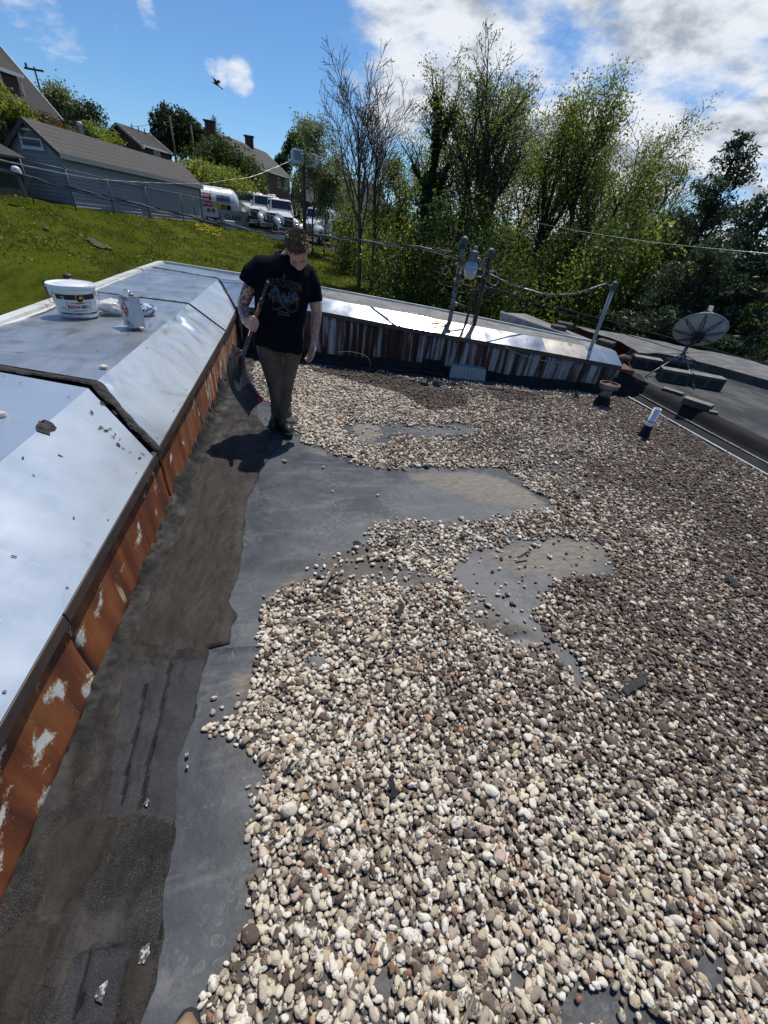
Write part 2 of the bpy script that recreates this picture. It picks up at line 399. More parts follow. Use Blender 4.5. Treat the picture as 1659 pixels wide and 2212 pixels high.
# aluminium-painted sheet of the parapet: pale, satin, dirty in streaks
def sheet(name, c1, c2, dirt, rough, metal, seed, amount=.5):
    n = NB(name); v = n.co((1, 1, 1), (seed, seed*.7, 0))
    a = n.noise(1.6, 6, .6, v, .6); b = n.noise(7, 8, .65, n.co((1, .35, 1), (seed*2, 3, 1)), .4); sp = n.noise(55, 4, .7, v)
    col = n.mix(n.rng(a, .35, .65), c1, c2)
    col = n.mix(n.math('MULTIPLY', n.rng(b, .60-.12*amount, .74), .75), col, dirt)
    run = n.noise(1, 6, .65, n.pos((.7, 9, .7), (seed, 0, 0)), .3); col = n.mix(n.math('MULTIPLY', n.rng(run, .56, .74), .38), col, dirt)
    scr = n.noise(1, 3, .6, n.pos((3, 60, 3), (seed, seed, 0)), 2.5); col = n.mix(n.math('MULTIPLY', n.rng(scr, .68, .72), .45), col, (.86, .87, .88))
    blot = n.noise(2.3, 7, .7, n.pos((1, 1, 1), (seed*3, 1, 0)), .8); col = n.mix(n.math('MULTIPLY', n.rng(blot, .60, .70), .35+.35*amount), col, tuple(q*.8 for q in dirt))
    fl = n.rng(sp, .70, .76); col = n.mix(n.math('MULTIPLY', fl, .6), col, (.92, .93, .95))
    rg = n.rng(n.noise(4, 5, .6, v), .3, .7, rough-.02, rough+.05)
    nm = n.bump(n.noise(2.2, 2, .5, v), .07, .03); nm = n.bump(n.noise(160, 3, .6, v), .07, .002, nm)
    n.fin(col, rg, metal, .5, nm)
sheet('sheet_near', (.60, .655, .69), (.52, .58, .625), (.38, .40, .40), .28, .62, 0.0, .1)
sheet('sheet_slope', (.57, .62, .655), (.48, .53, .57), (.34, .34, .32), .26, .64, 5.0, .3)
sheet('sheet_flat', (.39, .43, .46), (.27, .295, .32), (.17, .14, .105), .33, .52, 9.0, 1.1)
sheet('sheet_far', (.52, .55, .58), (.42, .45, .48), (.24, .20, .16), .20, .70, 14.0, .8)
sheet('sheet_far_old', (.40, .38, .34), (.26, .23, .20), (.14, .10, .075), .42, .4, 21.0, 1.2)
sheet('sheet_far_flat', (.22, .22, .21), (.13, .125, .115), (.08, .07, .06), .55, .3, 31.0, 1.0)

# rusted fascia of the left parapet, streaks run down (z), paint left in islands
n = NB('rust_left'); g = n.pos()
st = n.noise(1, 5, .6, n.pos((1, 7.5, .9))); st2 = n.noise(1, 4, .6, n.pos((1, 2.6, .35), (0, 4, 0)))
col = n.ramp(st, [(.25, (.045, .022, .018)), (.42, (.15, .042, .018)), (.55, (.25, .078, .028)), (.75, (.36, .135, .045))])
col = n.mix(n.math('MULTIPLY', n.rng(st2, .52, .68), .8), col, (.045, .026, .022))
gr = n.noise(240, 3, .7, g); col = n.mix(n.math('MULTIPLY', n.rng(gr, .45, .7), .25), col, (.30, .11, .04))
sx = n.n('ShaderNodeSeparateXYZ'); n.l(g, sx.inputs[0])
near = n.rng(sx.outputs[1], .45, 1.6, .085, -.03, False)
blob = n.noise(1, 3, .5, n.pos((1, 8.2, 7.5), (0, 2.9, 1.7)), .5); spk = n.noise(130, 4, .75, g)
wm = n.math('ADD', n.math('ADD', blob, near), n.math('MULTIPLY', n.math('SUBTRACT', spk, .5), .32))
col = n.mix(n.rng(wm, .60, .655), col, (.40, .24, .10)); col = n.mix(n.rng(wm, .63, .69), col, (.70, .68, .62))
farst = n.rng(sx.outputs[1], 2.9, 4.2, 0, 1); low = n.noise(1, 4, .6, n.pos((1, 26, 2.2), (0, .8, 0)), .3)
w2 = n.math('MULTIPLY', n.rng(n.math('ADD', low, n.math('MULTIPLY', n.math('SUBTRACT', spk, .5), .1)), .55, .60), farst)
col = n.mix(w2, col, (.58, .53, .45))
nrr = n.noise(1, 4, .6, n.pos((1, 16, 1.6), (0, 7, 0)), .5); lowz = n.rng(sx.outputs[2], .10, .26, 1, 0)
w3 = n.math('MULTIPLY', n.rng(n.math('ADD', nrr, n.math('MULTIPLY', n.math('SUBTRACT', spk, .5), .2)), .66, .70), lowz); col = n.mix(w3, col, (.55, .42, .22))
n.fin(col, .75, 0, .3, n.bump(n.rng(wm, .61, .66), .6, .002, n.bump(gr, .35, .003)))
# streaked fascia of the far parapet
n = NB('rust_far'); g = n.pos()
st = n.noise(1, 4, .65, n.pos((13, .5, .8), (3, 0, 0)), .2); st2 = n.noise(1, 3, .5, n.pos((3.0, .4, .25)))
sxf = n.n('ShaderNodeSeparateXYZ'); n.l(g, sxf.inputs[0]); col = n.ramp(n.math('ADD', n.rng(sxf.outputs[0], 1.6, 3.2, -.012, .03), n.math('ADD', n.math('MULTIPLY', st, .7), n.math('MULTIPLY', st2, .3))), [(.36, (.008, .008, .008)), (.44, (.022, .013, .011)), (.475, (.10, .035, .020)), (.495, (.06, .055, .055)), (.53, (.19, .195, .21)), (.66, (.40, .405, .42))], 'LINEAR')
n.fin(col, .7, 0, .3, n.bump(n.noise(60, 4, .6, g), .2, .004))

# mastic / roofing felt of the left gutter: attr zone 0 crazed grey mastic, 1 smooth brown coat, 2 granular felt
n = NB('tar'); g = n.pos(); zone = n.attr('zone')
big = n.noise(2.2, 5, .6, g)
wv_ = n.n('ShaderNodeVectorMath', operation='ADD'); wq_ = n.n('ShaderNodeTexNoise'); wq_.inputs['Scale'].default_value = 24; wq_.inputs['Detail'].default_value = 4; n.l(g, wq_.inputs['Vector']); ws_ = n.n('ShaderNodeVectorMath', operation='SCALE'); n.l(wq_.outputs['Color'], ws_.inputs[0]); ws_.inputs['Scale'].default_value = .03; n.l(g, wv_.inputs[0]); n.l(ws_.outputs[0], wv_.inputs[1])
cr1 = n.vor(150, 'DISTANCE_TO_EDGE', wv_.outputs[0]); cr2 = n.vor(17, 'DISTANCE_TO_EDGE', wv_.outputs[0])
crm = n.rng(n.noise(5, 3, .6, n.pos((1, 1, 1), (5, 5, 0))), .42, .56)
crk = n.math('MULTIPLY', n.math('MULTIPLY', n.rng(cr1, .02, .12, 1, 0), .75), crm)
crk = n.math('MAXIMUM', crk, n.math('MULTIPLY', n.rng(cr2, .0, .014, .8, 0), n.rng(n.noise(3.1, 3, .6, n.pos((1, 1, 1), (1, 8, 0))), .5, .6)))
c0 = n.mix(n.rng(n.noise(7, 7, .7, n.pos((1.6, .7, 1))), .35, .65), (.022, .0195, .017), (.056, .051, .046)); c0 = n.mix(n.math('MULTIPLY', crk, .55), c0, (.016, .015, .014))
c1 = n.mix(n.rng(n.noise(9, 7, .7, n.pos((1.8, .6, 1))), .38, .65), (.019, .0145, .011), (.036, .0285, .022))
gr = n.noise(420, 2, .8, g); c2 = n.mix(n.rng(gr, .4, .66), (.018, .018, .020), (.058, .058, .062)); c2 = n.mix(n.rng(gr, .79, .81), c2, (.5, .5, .5))
z1 = n.rng(zone, .2, .8); z2 = n.rng(zone, 1.2, 1.8)
col = n.mix(z2, n.mix(z1, c0, c1), c2); col = n.mix(n.rng(zone, 2.3, 2.8), col, (.006, .006, .006))
hgt = n.math('ADD', n.math('MULTIPLY', n.math('MULTIPLY', crk, -1.0), n.math('SUBTRACT', 1.0, z1)), n.math('MULTIPLY', n.noise(26, 7, .7, g), 1.4))
nm = n.bump(hgt, .8, .009); nm = n.bump(n.noise(300, 3, .7, g), .35, .002, nm)
rgt = n.math('SUBTRACT', n.rng(n.noise(6, 4, .5, g), .3, .7, .58, .82), n.math('MULTIPLY', n.math('MULTIPLY', z1, n.math('SUBTRACT', 1.0, z2)), .07)); n.fin(col, rgt, 0, .35, nm)

# black rubber membrane under the gravel; attr mud = dried silt, the other one rust-brown damp plus a brown darkening the gaps under the gravel
n = NB('membrane'); g = n.pos(); mud = n.attr('mud'); wet = n.attr('wet')
a = n.noise(1.3, 7, .6, g, .6); b = n.noise(5, 7, .65, n.pos((.5, 1.6, 1), (2, 2, 0)), .8)
col = n.mix(n.rng(a, .35, .65), (.026, .030, .036), (.062, .069, .080)); col = n.mix(n.math('MULTIPLY', n.rng(b, .50, .72), .65), col, (.135, .137, .135)); col = n.mix(n.math('MULTIPLY', n.rng(n.noise(11, 7, .7, g, .6), .5, .68), .5), col, (.018, .019, .021))
sc = n.noise(1, 4, .7, n.pos((40, 3, 1), (1, 1, 0)), 2.0); col = n.mix(n.math('MULTIPLY', n.rng(sc, .69, .74), .45), col, (.30, .30, .30))
sc2 = n.noise(14, 5, .7, g, 1.5); col = n.mix(n.math('MULTIPLY', n.rng(sc2, .60, .70), .5), col, (.14, .128, .11))
vr = n.vor(34, 'F1', n.pos()); ring = n.math('MULTIPLY', n.rng(vr, .30, .36), n.rng(vr, .42, .50, 1, 0)); spot = n.rng(vr, .36, .40, 1, 0)
rmask = n.math('MULTIPLY', n.math('MULTIPLY', n.rng(n.noise(2.4, 4, .6, n.pos((1, 1, 1), (7, 3, 0))), .46, .62), n.rng(n.noise(40, 4, .7, g), .35, .6)), .55)
col = n.mix(n.math('MULTIPLY', n.math('MAXIMUM', ring, n.math('MULTIPLY', spot, .5)), rmask), col, (.20, .19, .17))
mt = n.mix(n.rng(n.noise(30, 6, .7, n.pos((.5, 1.5, 1))), .35, .65), (.13, .112, .09), (.22, .19, .155))
mm = n.rng(n.math('ADD', mud, n.math('MULTIPLY', n.math('SUBTRACT', n.noise(7, 8, .72, n.pos((.6, 1.7, 1)), 1.2), .5), 2.6)), .36, .98)
col = n.mix(mm, col, mt)
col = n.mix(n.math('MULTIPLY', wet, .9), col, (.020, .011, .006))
rg = n.math('ADD', n.rng(a, .3, .7, .38, .55), n.math('MULTIPLY', mm, .35), clamp=True)
n.fin(col, rg, 0, .5, n.bump(n.math('ADD', n.noise(7, 5, .55, g), n.math('MULTIPLY', n.noise(120, 3, .6, g), .08)), .16, .02))

# river pebbles; tint picks the stone, dirt how stained it is
def stone_mat(name, typ):
    n = NB(name); t = n.attr('tint', typ); d = n.attr('dirt', typ); v = n.co((1, 1, 1)); off = n.n('ShaderNodeVectorMath', operation='ADD'); n.l(v, off.inputs[0])
    cm = n.n('ShaderNodeCombineXYZ'); n.l(n.math('MULTIPLY', t, 137.0), cm.inputs[0]); n.l(n.math('MULTIPLY', t, 71.0), cm.inputs[1]); n.l(cm.outputs[0], off.inputs[1]); w = off.outputs[0]
    col = n.ramp(t, [(0.0, (.73, .65, .52)), (.18, (.79, .73, .62)), (.36, (.61, .52, .39)), (.50, (.66, .57, .42)), (.62, (.43, .35, .265)), (.74, (.32, .25, .19)), (.83, (.20, .15, .115)), (.89, (.50, .41, .28)), (.935, (.46, .31, .19)), (.965, (.52, .40, .33)), (.985, (.30, .15, .09))], 'CONSTANT')
    sp = n.noise(1.1, 5, .62, w, .4); sp2 = n.noise(5, 5, .7, w)
    k = n.rng(n.math('ADD', n.math('ADD', sp, n.math('MULTIPLY', n.math('SUBTRACT', sp2, .5), .22)), n.math('MULTIPLY', d, .40)), .61, .77)
    col = n.mix(n.math('MULTIPLY', k, .88), col, (.074, .048, .036))
    vein = n.rng(n.math('ABSOLUTE', n.math('SUBTRACT', n.noise(1.6, 5, .6, w, 1.2), .5)), .0, .025, 1, 0); col = n.mix(n.math('MULTIPLY', vein, .32), col, (.08, .06, .05))
    n.fin(col, n.rng(sp2, .3, .7, .55, .85), 0, .35, n.bump(n.math('ADD', sp, n.math('MULTIPLY', sp2, .5)), .35, .06))
stone_mat('pebble', 'INSTANCER'); stone_mat('pebble_single', 'OBJECT')

# lawn
n = NB('lawn'); g = n.pos()
a = n.noise(.16, 5, .6, g, .5); b = n.noise(.8, 8, .75, n.pos((1, .45, 1)), .5); c = n.noise(4, 6, .8, n.pos((1, .6, 1))); d = n.noise(26, 3, .8, n.pos((1, .6, 1)))
col = n.mix(n.rng(a, .35, .65), (.112, .140, .010), (.160, .180, .015)); col = n.mix(n.math('MULTIPLY', n.rng(b, .42, .66), .75), col, (.040, .058, .006))
col = n.mix(n.math('MULTIPLY', n.rng(c, .5, .72), .55), col, (.035, .062, .006)); col = n.mix(n.math('MULTIPLY', n.rng(d, .56, .72), .55), col, (.16, .165, .03))
dirtm = n.attr('soil'); col = n.mix(n.rng(n.math('ADD', dirtm, n.math('MULTIPLY', n.math('SUBTRACT', c, .5), .8)), .4, .7), col, (.10, .07, .045))
yard = n.attr('yard'); col = n.mix(yard, col, n.mix(n.rng(b, .4, .6), (.085, .08, .075), (.13, .12, .105)))
n.fin(col, 1.0, 0, .04, n.bump(n.math('ADD', c, d), 1.0, .16))
# foliage: each leaf is an island of its own
def leafmat(name, stops, trans=.45):
    n = NB(name); gm = n.n('ShaderNodeNewGeometry'); col = n.ramp(gm.outputs['Random Per Island'], stops)
    n.fin(col, .5, 0, .35); tr = n.n('ShaderNodeBsdfTranslucent'); hs = n.n('ShaderNodeHueSaturation'); hs.inputs['Value'].default_value = 1.5; n.l(col, hs.inputs['Color']); n.l(hs.outputs[0], tr.inputs[0])
    m = n.n('ShaderNodeMixShader'); m.inputs[0].default_value = trans; n.l(n.b.outputs[0], m.inputs[1]); n.l(tr.outputs[0], m.inputs[2]); n.l(m.outputs[0], n.out.inputs[0])
leafmat('leaf_spring', [(0, (.070, .095, .014)), (.5, (.14, .175, .026)), (1, (.25, .27, .055))], .6)
leafmat('grass_blade', [(0, (.065, .088, .006)), (.5, (.10, .128, .009)), (1, (.14, .165, .016))], .3)
leafmat('leaf_mid', [(0, (.035, .060, .012)), (.5, (.065, .100, .020)), (1, (.11, .145, .032))], .5)
leafmat('leaf_dark', [(0, (.014, .028, .009)), (.5, (.028, .048, .014)), (1, (.052, .075, .023))], .35)
leafmat('leaf_ivy', [(0, (.012, .030, .006)), (.6, (.025, .055, .010)), (1, (.06, .095, .020))], .35)
leafmat('leaf_yellow', [(0, (.13, .17, .015)), (.5, (.19, .23, .025)), (1, (.26, .28, .045))])
leafmat('leaf_bush', [(0, (.030, .048, .012)), (.5, (.055, .078, .018)), (1, (.09, .11, .03))])
leafmat('needle', [(0, (.020, .036, .020)), (.5, (.040, .062, .030)), (1, (.075, .10, .045))], .35)
leafmat('needle_brown', [(0, (.03, .025, .018)), (.5, (.05, .042, .03)), (1, (.075, .062, .045))], .2)
leafmat('leaf_pale', [(0, (.12, .15, .06)), (.5, (.18, .21, .09)), (1, (.26, .28, .14))])
leafmat('vine_grey', [(0, (.06, .05, .04)), (.5, (.09, .08, .065)), (1, (.14, .12, .10))], .15)
leafmat('leaf_red', [(0, (.10, .055, .03)), (.5, (.15, .09, .04)), (1, (.10, .11, .03))])

def brickmat(name, c1, c2, mortar, scale=1.0):
    n = NB(name); gm = n.co((1, 1, 1)); t = n.n('ShaderNodeTexBrick'); sp = n.n('ShaderNodeSeparateXYZ'); n.l(gm, sp.inputs[0]); cb_ = n.n('ShaderNodeCombineXYZ')
    n.l(n.math('ADD', sp.outputs[0], sp.outputs[1]), cb_.inputs[0]); n.l(sp.outputs[2], cb_.inputs[1]); n.l(cb_.outputs[0], t.inputs['Vector'])
    t.inputs['Color1'].default_value = (*c1, 1); t.inputs['Color2'].default_value = (*c2, 1); t.inputs['Mortar'].default_value = (*mortar, 1)
    t.inputs['Scale'].default_value = scale; t.inputs['Brick Width'].default_value = .22; t.inputs['Row Height'].default_value = .075; t.inputs['Mortar Size'].default_value = .010
    col = n.mix(n.math('MULTIPLY', n.rng(n.noise(1.2, 5, .6, gm), .4, .65), .4), t.outputs[0], (.07, .03, .022))
    n.fin(col, .9, 0, .25, n.bump(t.outputs['Fac'], .3, -.01))
brickmat('brick_red', (.17, .055, .035), (.12, .040, .028), (.20, .16, .13))
brickmat('brick_dark', (.11, .040, .028), (.08, .030, .024), (.13, .10, .085))
def shingle(name, c1, c2):
    n = NB(name); v = n.co((1, 1, 1)); t = n.noise(14, 4, .8, n.co((1, 1, 2))); u = n.noise(1.5, 5, .6, v)
    w = n.n('ShaderNodeTexWave', wave_type='BANDS', bands_direction='Z'); w.inputs['Scale'].default_value = 1.6; w.inputs['Distortion'].default_value = .6; n.l(v, w.inputs['Vector'])
    col = n.mix(n.rng(t, .35, .65), c1, c2); col = n.mix(n.math('MULTIPLY', n.rng(w.outputs['Fac'], .75, 1.0), .45), col, (.03, .03, .03)); col = n.mix(n.math('MULTIPLY', n.rng(u, .4, .7), .4), col, c2)
    n.fin(col, .95, 0, .2, n.bump(t, .3, .02))
shingle('shingle_grey', (.085, .078, .072), (.125, .115, .107)); shingle('shingle_dark', (.055, .050, .047), (.085, .078, .073))
# ------------------------------------------------------------------ the flat roof we stand on
WK = .1863
def wallY(x): return 6.2-WK*x                      # inner face of the far parapet, a little out of square
WD = V(1, -WK, 0)/math.hypot(1, WK); WN = V(-WK, -1, 0)/math.hypot(1, WK)   # along the far wall, and its normal towards us
XW = -.885                                           # inner face of the left parapet
def ztrimL(y): return .440+.013*y
FT = [(-.88, .600), (.26, .665), (1.11, .610), (2.28, .540), (3.64, .470), (4.66, .405)]   # height of the far trim along x
def ztrimF(x): return float(np.interp(x, [a for a, b in FT], [b for a, b in FT]))

mud_polys = [[(900, 1020), (1040, 1018), (1110, 1040), (1180, 1085), (1190, 1105), (1090, 1095), (1010, 1080), (960, 1060), (870, 1030)],
             [(1040, 1190), (1110, 1180), (1200, 1160), (1290, 1170), (1330, 1215), (1290, 1245), (1190, 1250), (1130, 1240), (1060, 1225)],
             [(760, 915), (810, 905), (830, 940), (800, 960), (770, 940)], [(590, 1260), (660, 1235), (660, 1270), (610, 1290), (575, 1330)],
             [(480, 1480), (540, 1440), (560, 1490), (500, 1530)], [(650, 960), (720, 975), (700, 985)]]
wet_polys = [[(800, 800), (1010, 850), (1010, 880), (930, 890), (860, 850), (680, 805), (660, 795)], [(1040, 835), (1160, 850), (1180, 865), (1080, 870)]]
ux = np.arange(-.92, 5.10, .022); uy = np.arange(-1.6, 6.60, .022)
gx, gy = np.meshgrid(ux, uy, indexing='ij'); P = np.stack([gx.ravel(), gy.ravel(), np.zeros(gx.size)], 1)
pp, dz = proj(P); ok = dz > .05
def polymask(pp, ok, polys, soft=0.0):
    m = np.zeros(len(pp))
    for q in polys: m = np.maximum(m, (inpoly(pp, q) & ok).astype(float))
    return m
mud = polymask(pp, ok, mud_polys); wet = polymask(pp, ok, wet_polys)
def blur(a, k):
    a = a.reshape(gx.shape)
    for _ in range(k):
        b = np.pad(a, 1, mode='edge'); a = (b[1:-1, 1:-1]*2+b[:-2, 1:-1]+b[2:, 1:-1]+b[1:-1, :-2]+b[1:-1, 2:])/6
    return a.ravel()
P[:, 2] = .004*fbm(P[:, 0]*1.3, P[:, 1]*1.3, 0, 3, 3)-.004
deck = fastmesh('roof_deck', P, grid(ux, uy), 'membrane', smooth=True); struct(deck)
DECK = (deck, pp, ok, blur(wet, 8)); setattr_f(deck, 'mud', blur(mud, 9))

# gutter strip of felt and mastic along the left parapet: real relief, cracks in the material
felt_edge = [(300, 2212), (345, 2040), (360, 1900), (385, 1800), (400, 1650), (428, 1500), (445, 1400), (492, 1392), (510, 1330), (500, 1300), (518, 1250), (524, 1130), (545, 1060), (575, 1000), (600, 965), (560, 900), (540, 850), (545, 790)]
brown_polys = [[(290, 1395), (350, 1400), (440, 1412), (495, 1400), (512, 1325), (522, 1240), (527, 1130), (555, 1030), (590, 985), (520, 930), (470, 970), (430, 1020), (395, 1130), (345, 1250), (310, 1330)],
               [(96, 1822), (165, 1770), (275, 1776), (238, 1849), (208, 1898), (165, 1941), (142, 1968), (100, 1981), (96, 1875)], [(165, 1690), (200, 1650), (212, 1670), (190, 1680), (165, 1720)],
               [(290, 2050), (338, 2050), (315, 2212), (255, 2212)], [(0, 2040), (60, 1990), (140, 2000), (110, 2090), (50, 2212), (0, 2212)]]
gran_polys = [[(275, 1440), (440, 1430), (400, 1700), (372, 1790), (300, 1760), (240, 1770), (250, 1600)], [(160, 2060), (290, 2040), (250, 2212), (120, 2212)], [(430, 1010), (470, 1080), (450, 1200), (415, 1270), (425, 1130)]]
fp = np.array([onz(*q)[:2] for q in felt_edge]); fo = np.argsort(fp[:, 1])
vx = np.arange(-.90, -.20, .0095); vy = np.arange(-.6, 6.42, .0105)
gx2, gy2 = np.meshgrid(vx, vy, indexing='ij'); x, y = gx2.ravel(), gy2.ravel()
edge = np.interp(y, fp[fo, 1], fp[fo, 0])+.020*fbm(y*5, y*0, 0, 6, 5)
wallz = .115*np.exp(-((x+.885)/(.055+.02*fbm(y*1.7, y*0+3, 0, 3, 8)))**2)*(1+.6*fbm(y*2.6, x*3, 0, 4, 9)+.40*fbm(y*33, x*44, 0, 4, 19))*np.clip(.10+.24*y, .10, 1.15)
h = .012+.006*fbm(x*5, y*5, 0, 4, 11)+.005*fbm(x*22, y*16, 0, 3, 12)+.006*np.abs(fbm(x*13, y*9, 0, 3, 14))-.004*np.clip(1-np.abs(fbm(x*7, y*4, 3, 3, 15))*14, 0, 1)
pg, dg_ = proj(np.stack([x, y, 0*x], 1)); okg = dg_ > .03
zone = np.zeros(len(x)); jit = np.stack([7*fbm(x*14, y*14, 0, 3, 21), 7*fbm(x*14, y*14, 5, 3, 22)], 1)
for q in gran_polys: zone[inpoly(pg+jit, q) & okg] = 2
for q in brown_polys: zone[inpoly(pg+jit*.6, q) & okg] = 1
h = np.where(zone == 1, .012+(h-.012)*.38+.0022*fbm(x*30, y*7, 0, 4, 17), h); h += np.where(zone == 1, .003, np.where(zone == 2, -.0035, 0))
for a, b in (((318, 1480), (262, 1740)), ((372, 1430), (302, 1750)), ((205, 2040), (160, 2212)), ((430, 1500), (345, 2040))):      # open laps of the felt
    A, B = onz(*a), onz(*b); t = np.clip((y-A[1])/(B[1]-A[1]+1e-9), 0, 1); lx = lerp(A[0], B[0], t)+.004*fbm(y*20, y*0, 0, 2, 31)
    g_ = np.exp(-((x-lx)/.0075)**2)*(y < A[1])*(y > B[1]); h -= .007*g_; zone = np.where(g_ > .4, 3.0, zone)
rim = np.clip((edge-x)/.05, 0, 1)**.7
Pz = (wallz+h)*np.where(rim > 0, np.maximum(rim, .12), 0)+.0015
f = grid(vx, vy); keep = ~(x[f] > edge[f]).all(1) & (y[f] < wallY(x[f])+.05).all(1)
tar = fastmesh('gutter_felt', np.stack([np.minimum(x, edge), y, Pz], 1), f[keep], 'tar', smooth=True); struct(tar)
z3 = zone.reshape(gx2.shape)
setattr_f(tar, 'zone', zone)
for px, py, s in ((313, 2062, .026), (222, 2142, .022), (405, 1630, .012), (405, 1655, .010), (318, 1735, .013)):
    c = onz(px, py, .012); m = MB(); k = 11; pts = []
    for i in range(k):
        a = 2*math.pi*i/k; r = s*(.6+.5*random.random()); pts.append((c[0]+r*math.cos(a)*.7, c[1]+r*math.sin(a), .017))
    m.prism(pts, (0, 0, .0015)); m.build('foil_flake', 'foil', tar)

for k, (x0, y0, x1, y1, w_) in enumerate(((-.45, 1.22, 1.2, 1.16, .05), (-.62, 3.72, -.50, 4.35, .012))):     # laps and wrinkles of the rubber
    m = MB(); d_ = V(x1-x0, y1-y0, 0); L_ = np.linalg.norm(d_); d_ /= L_; s_ = V(-d_[1], d_[0], 0); us = np.linspace(0, 1, 40); vs_ = np.array([-1, -.7, 0, .92, 1.0]); hz_ = np.array([-.004, .0005, .002, .0045, -.004]) if w_ > .03 else np.array([-.004, .002, .006, .002, -.004])
    Q = V(x0, y0, 0)+us[:, None, None]*d_*L_+(vs_[None, :, None]*w_+.006*fbm(us*9, us*0, k, 3, 170)[:, None, None])*s_; Q[..., 2] = hz_[None, :]+.004*fbm(Q[..., 0]*1.3, Q[..., 1]*1.3, 0, 3, 3)-.003
    fastmesh('membrane_lap', Q.reshape(-1, 3), grid(us, vs_), 'membrane', deck, True)
# ---- left parapet
lp = thing('metal_capped_parapet', 'left roof parapet with pale sheet metal cap and rusty red fascia', 'parapet', (-1.3, 3, 0))
cuts = [-1.2, 1.13, 2.42, 4.02, 4.75, 5.35, 6.37]
for a, b in zip(cuts[:-1], cuts[1:]):
    off = random.uniform(-.004, .004)
    us = np.linspace(a+.004, b-.004, max(3, int((b-a)/.05))); m = MB()
    zs = np.linspace(-.01, 1, 8)
    gu, gz = np.meshgrid(us, zs, indexing='ij'); zz = gz*(.013*gu+.425)
    xx = XW+off+.006*fbm(gu*2.2, gz*2, 0, 3, 40)-.012*gz
    pan = fastmesh('fascia_panel', np.stack([xx.ravel(), gu.ravel(), zz.ravel()], 1), grid(us, zs)[:, ::-1], 'rust_left', lp, True)
    sm = pan.modifiers.new('s', 'SOLIDIFY'); sm.thickness = .004; sm.offset = -1
    m.hexa([(XW-.014, a+.003, ztrimL(a)-.042), (XW+.019, a+.003, ztrimL(a)-.042), (XW+.019, b-.003, ztrimL(b)-.042), (XW-.014, b-.003, ztrimL(b)-.042),
            (XW-.016, a+.003, ztrimL(a)+.010), (XW+.014, a+.003, ztrimL(a)+.010), (XW+.014, b-.003, ztrimL(b)+.010), (XW-.016, b-.003, ztrimL(b)+.010)])
    m.build('trim_strip', 'trim_brown', lp, bevel=.004)
core_ = MB(); core_.hexa([(-2.3, -1.4, -3.3), (XW-.03, -1.4, -3.3), (XW-.03, 6.5, -3.3), (-2.3, 8.6, -3.3), (-2.3, -1.4, .70), (XW-.03, -1.4, .40), (XW-.03, 6.5, .45), (-2.3, 8.6, .70)])
core_.build('parapet_core', 'wall_brick_dark', lp)

def patch(name, c00, c10, c11, c01, mat, parent, res=.04, amp=.006, fs=1.5, seed=0, thick=.004, extra=None):
    """bent sheet between four corners (u along 00->10, v along 00->01)"""
    c00, c10, c11, c01 = [V(*c) for c in (c00, c10, c11, c01)]
    nu = max(2, int(max(np.linalg.norm(c10-c00), np.linalg.norm(c11-c01))/res)+1); nv = max(2, int(max(np.linalg.norm(c01-c00), np.linalg.norm(c11-c10))/res)+1)
    us, vs_ = np.linspace(0, 1, nu), np.linspace(0, 1, nv); U, W = np.meshgrid(us, vs_, indexing='ij'); U, W = U.ravel()[:, None], W.ravel()[:, None]
    Q = (1-U)*(1-W)*c00+U*(1-W)*c10+U*W*c11+(1-U)*W*c01
    nn = np.cross(c10-c00, c01-c00); nn /= np.linalg.norm(nn); nn = nn*np.sign(nn[2])
    rim_ = np.minimum(np.minimum(U, 1-U)*nu, np.minimum(W, 1-W)*nv).clip(0, 3)/3
    d = amp*fbm(Q[:, 0]*fs, Q[:, 1]*fs, 0, 4, seed)
    if extra is not None: d = d+extra(Q, U[:, 0], W[:, 0])
    Q = Q+nn*(d*rim_[:, 0])[:, None]
    f = grid(us, vs_)
    if np.cross(c10-c00, c01-c00)[2] < 0: f = f[:, ::-1]
    o = fastmesh(name, Q, f, mat, parent, True)
    s = o.modifiers.new('s', 'SOLIDIFY'); s.thickness = thick; s.offset = -1
    e_ = o.modifiers.new('e', 'EDGE_SPLIT'); e_.split_angle = R(50)
    return o
XC, ZC, XO = -1.235, .78, -2.37
def tp(y): return (XW+.010, y, ztrimL(y)+.014)
def cp(y): return (XC, y, ZC)
def op(y): return (XO, y, ZC+.004)
def buckle(Q, u, w):    # folds that run across the slope, strongest at the crease
    y = Q[:, 1]; s = np.exp(-((w-1.0)/.55)**2)
    return s*(.024*np.sin(y*15+3*vnoise(y*2.5, w*1.5, 0, 3))*np.clip(vnoise(y*1.3, y*0, 0, 77)+.6, 0, 1.3)+.010*fbm(y*7, w*2, 0, 3, 50))
MIT_T = (XW+.010, 6.37, .565); MIT_C = (XC, 7.42, ZC)
patch('sloped_cap_sheet', tp(-1.2), tp(2.30), cp(2.58), cp(-1.2), 'sheet_near', lp, .035, .006, 1.2, 61)
patch('sloped_cap_sheet', tp(2.42), tp(5.28), cp(5.30), cp(2.72), 'sheet_slope', lp, .03, .005, 2, 62, extra=buckle)
patch('sloped_cap_sheet', tp(5.34), MIT_T, MIT_C, cp(5.36), 'sheet_slope', lp, .04, .004, 2, 63)
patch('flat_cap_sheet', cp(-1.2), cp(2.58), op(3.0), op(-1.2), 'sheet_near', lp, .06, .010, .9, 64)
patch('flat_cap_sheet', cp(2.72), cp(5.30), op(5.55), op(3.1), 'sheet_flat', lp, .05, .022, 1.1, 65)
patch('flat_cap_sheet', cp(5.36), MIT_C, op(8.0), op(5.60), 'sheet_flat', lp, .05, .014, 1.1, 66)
FARC = V(-2.37, 8.77, ZC)
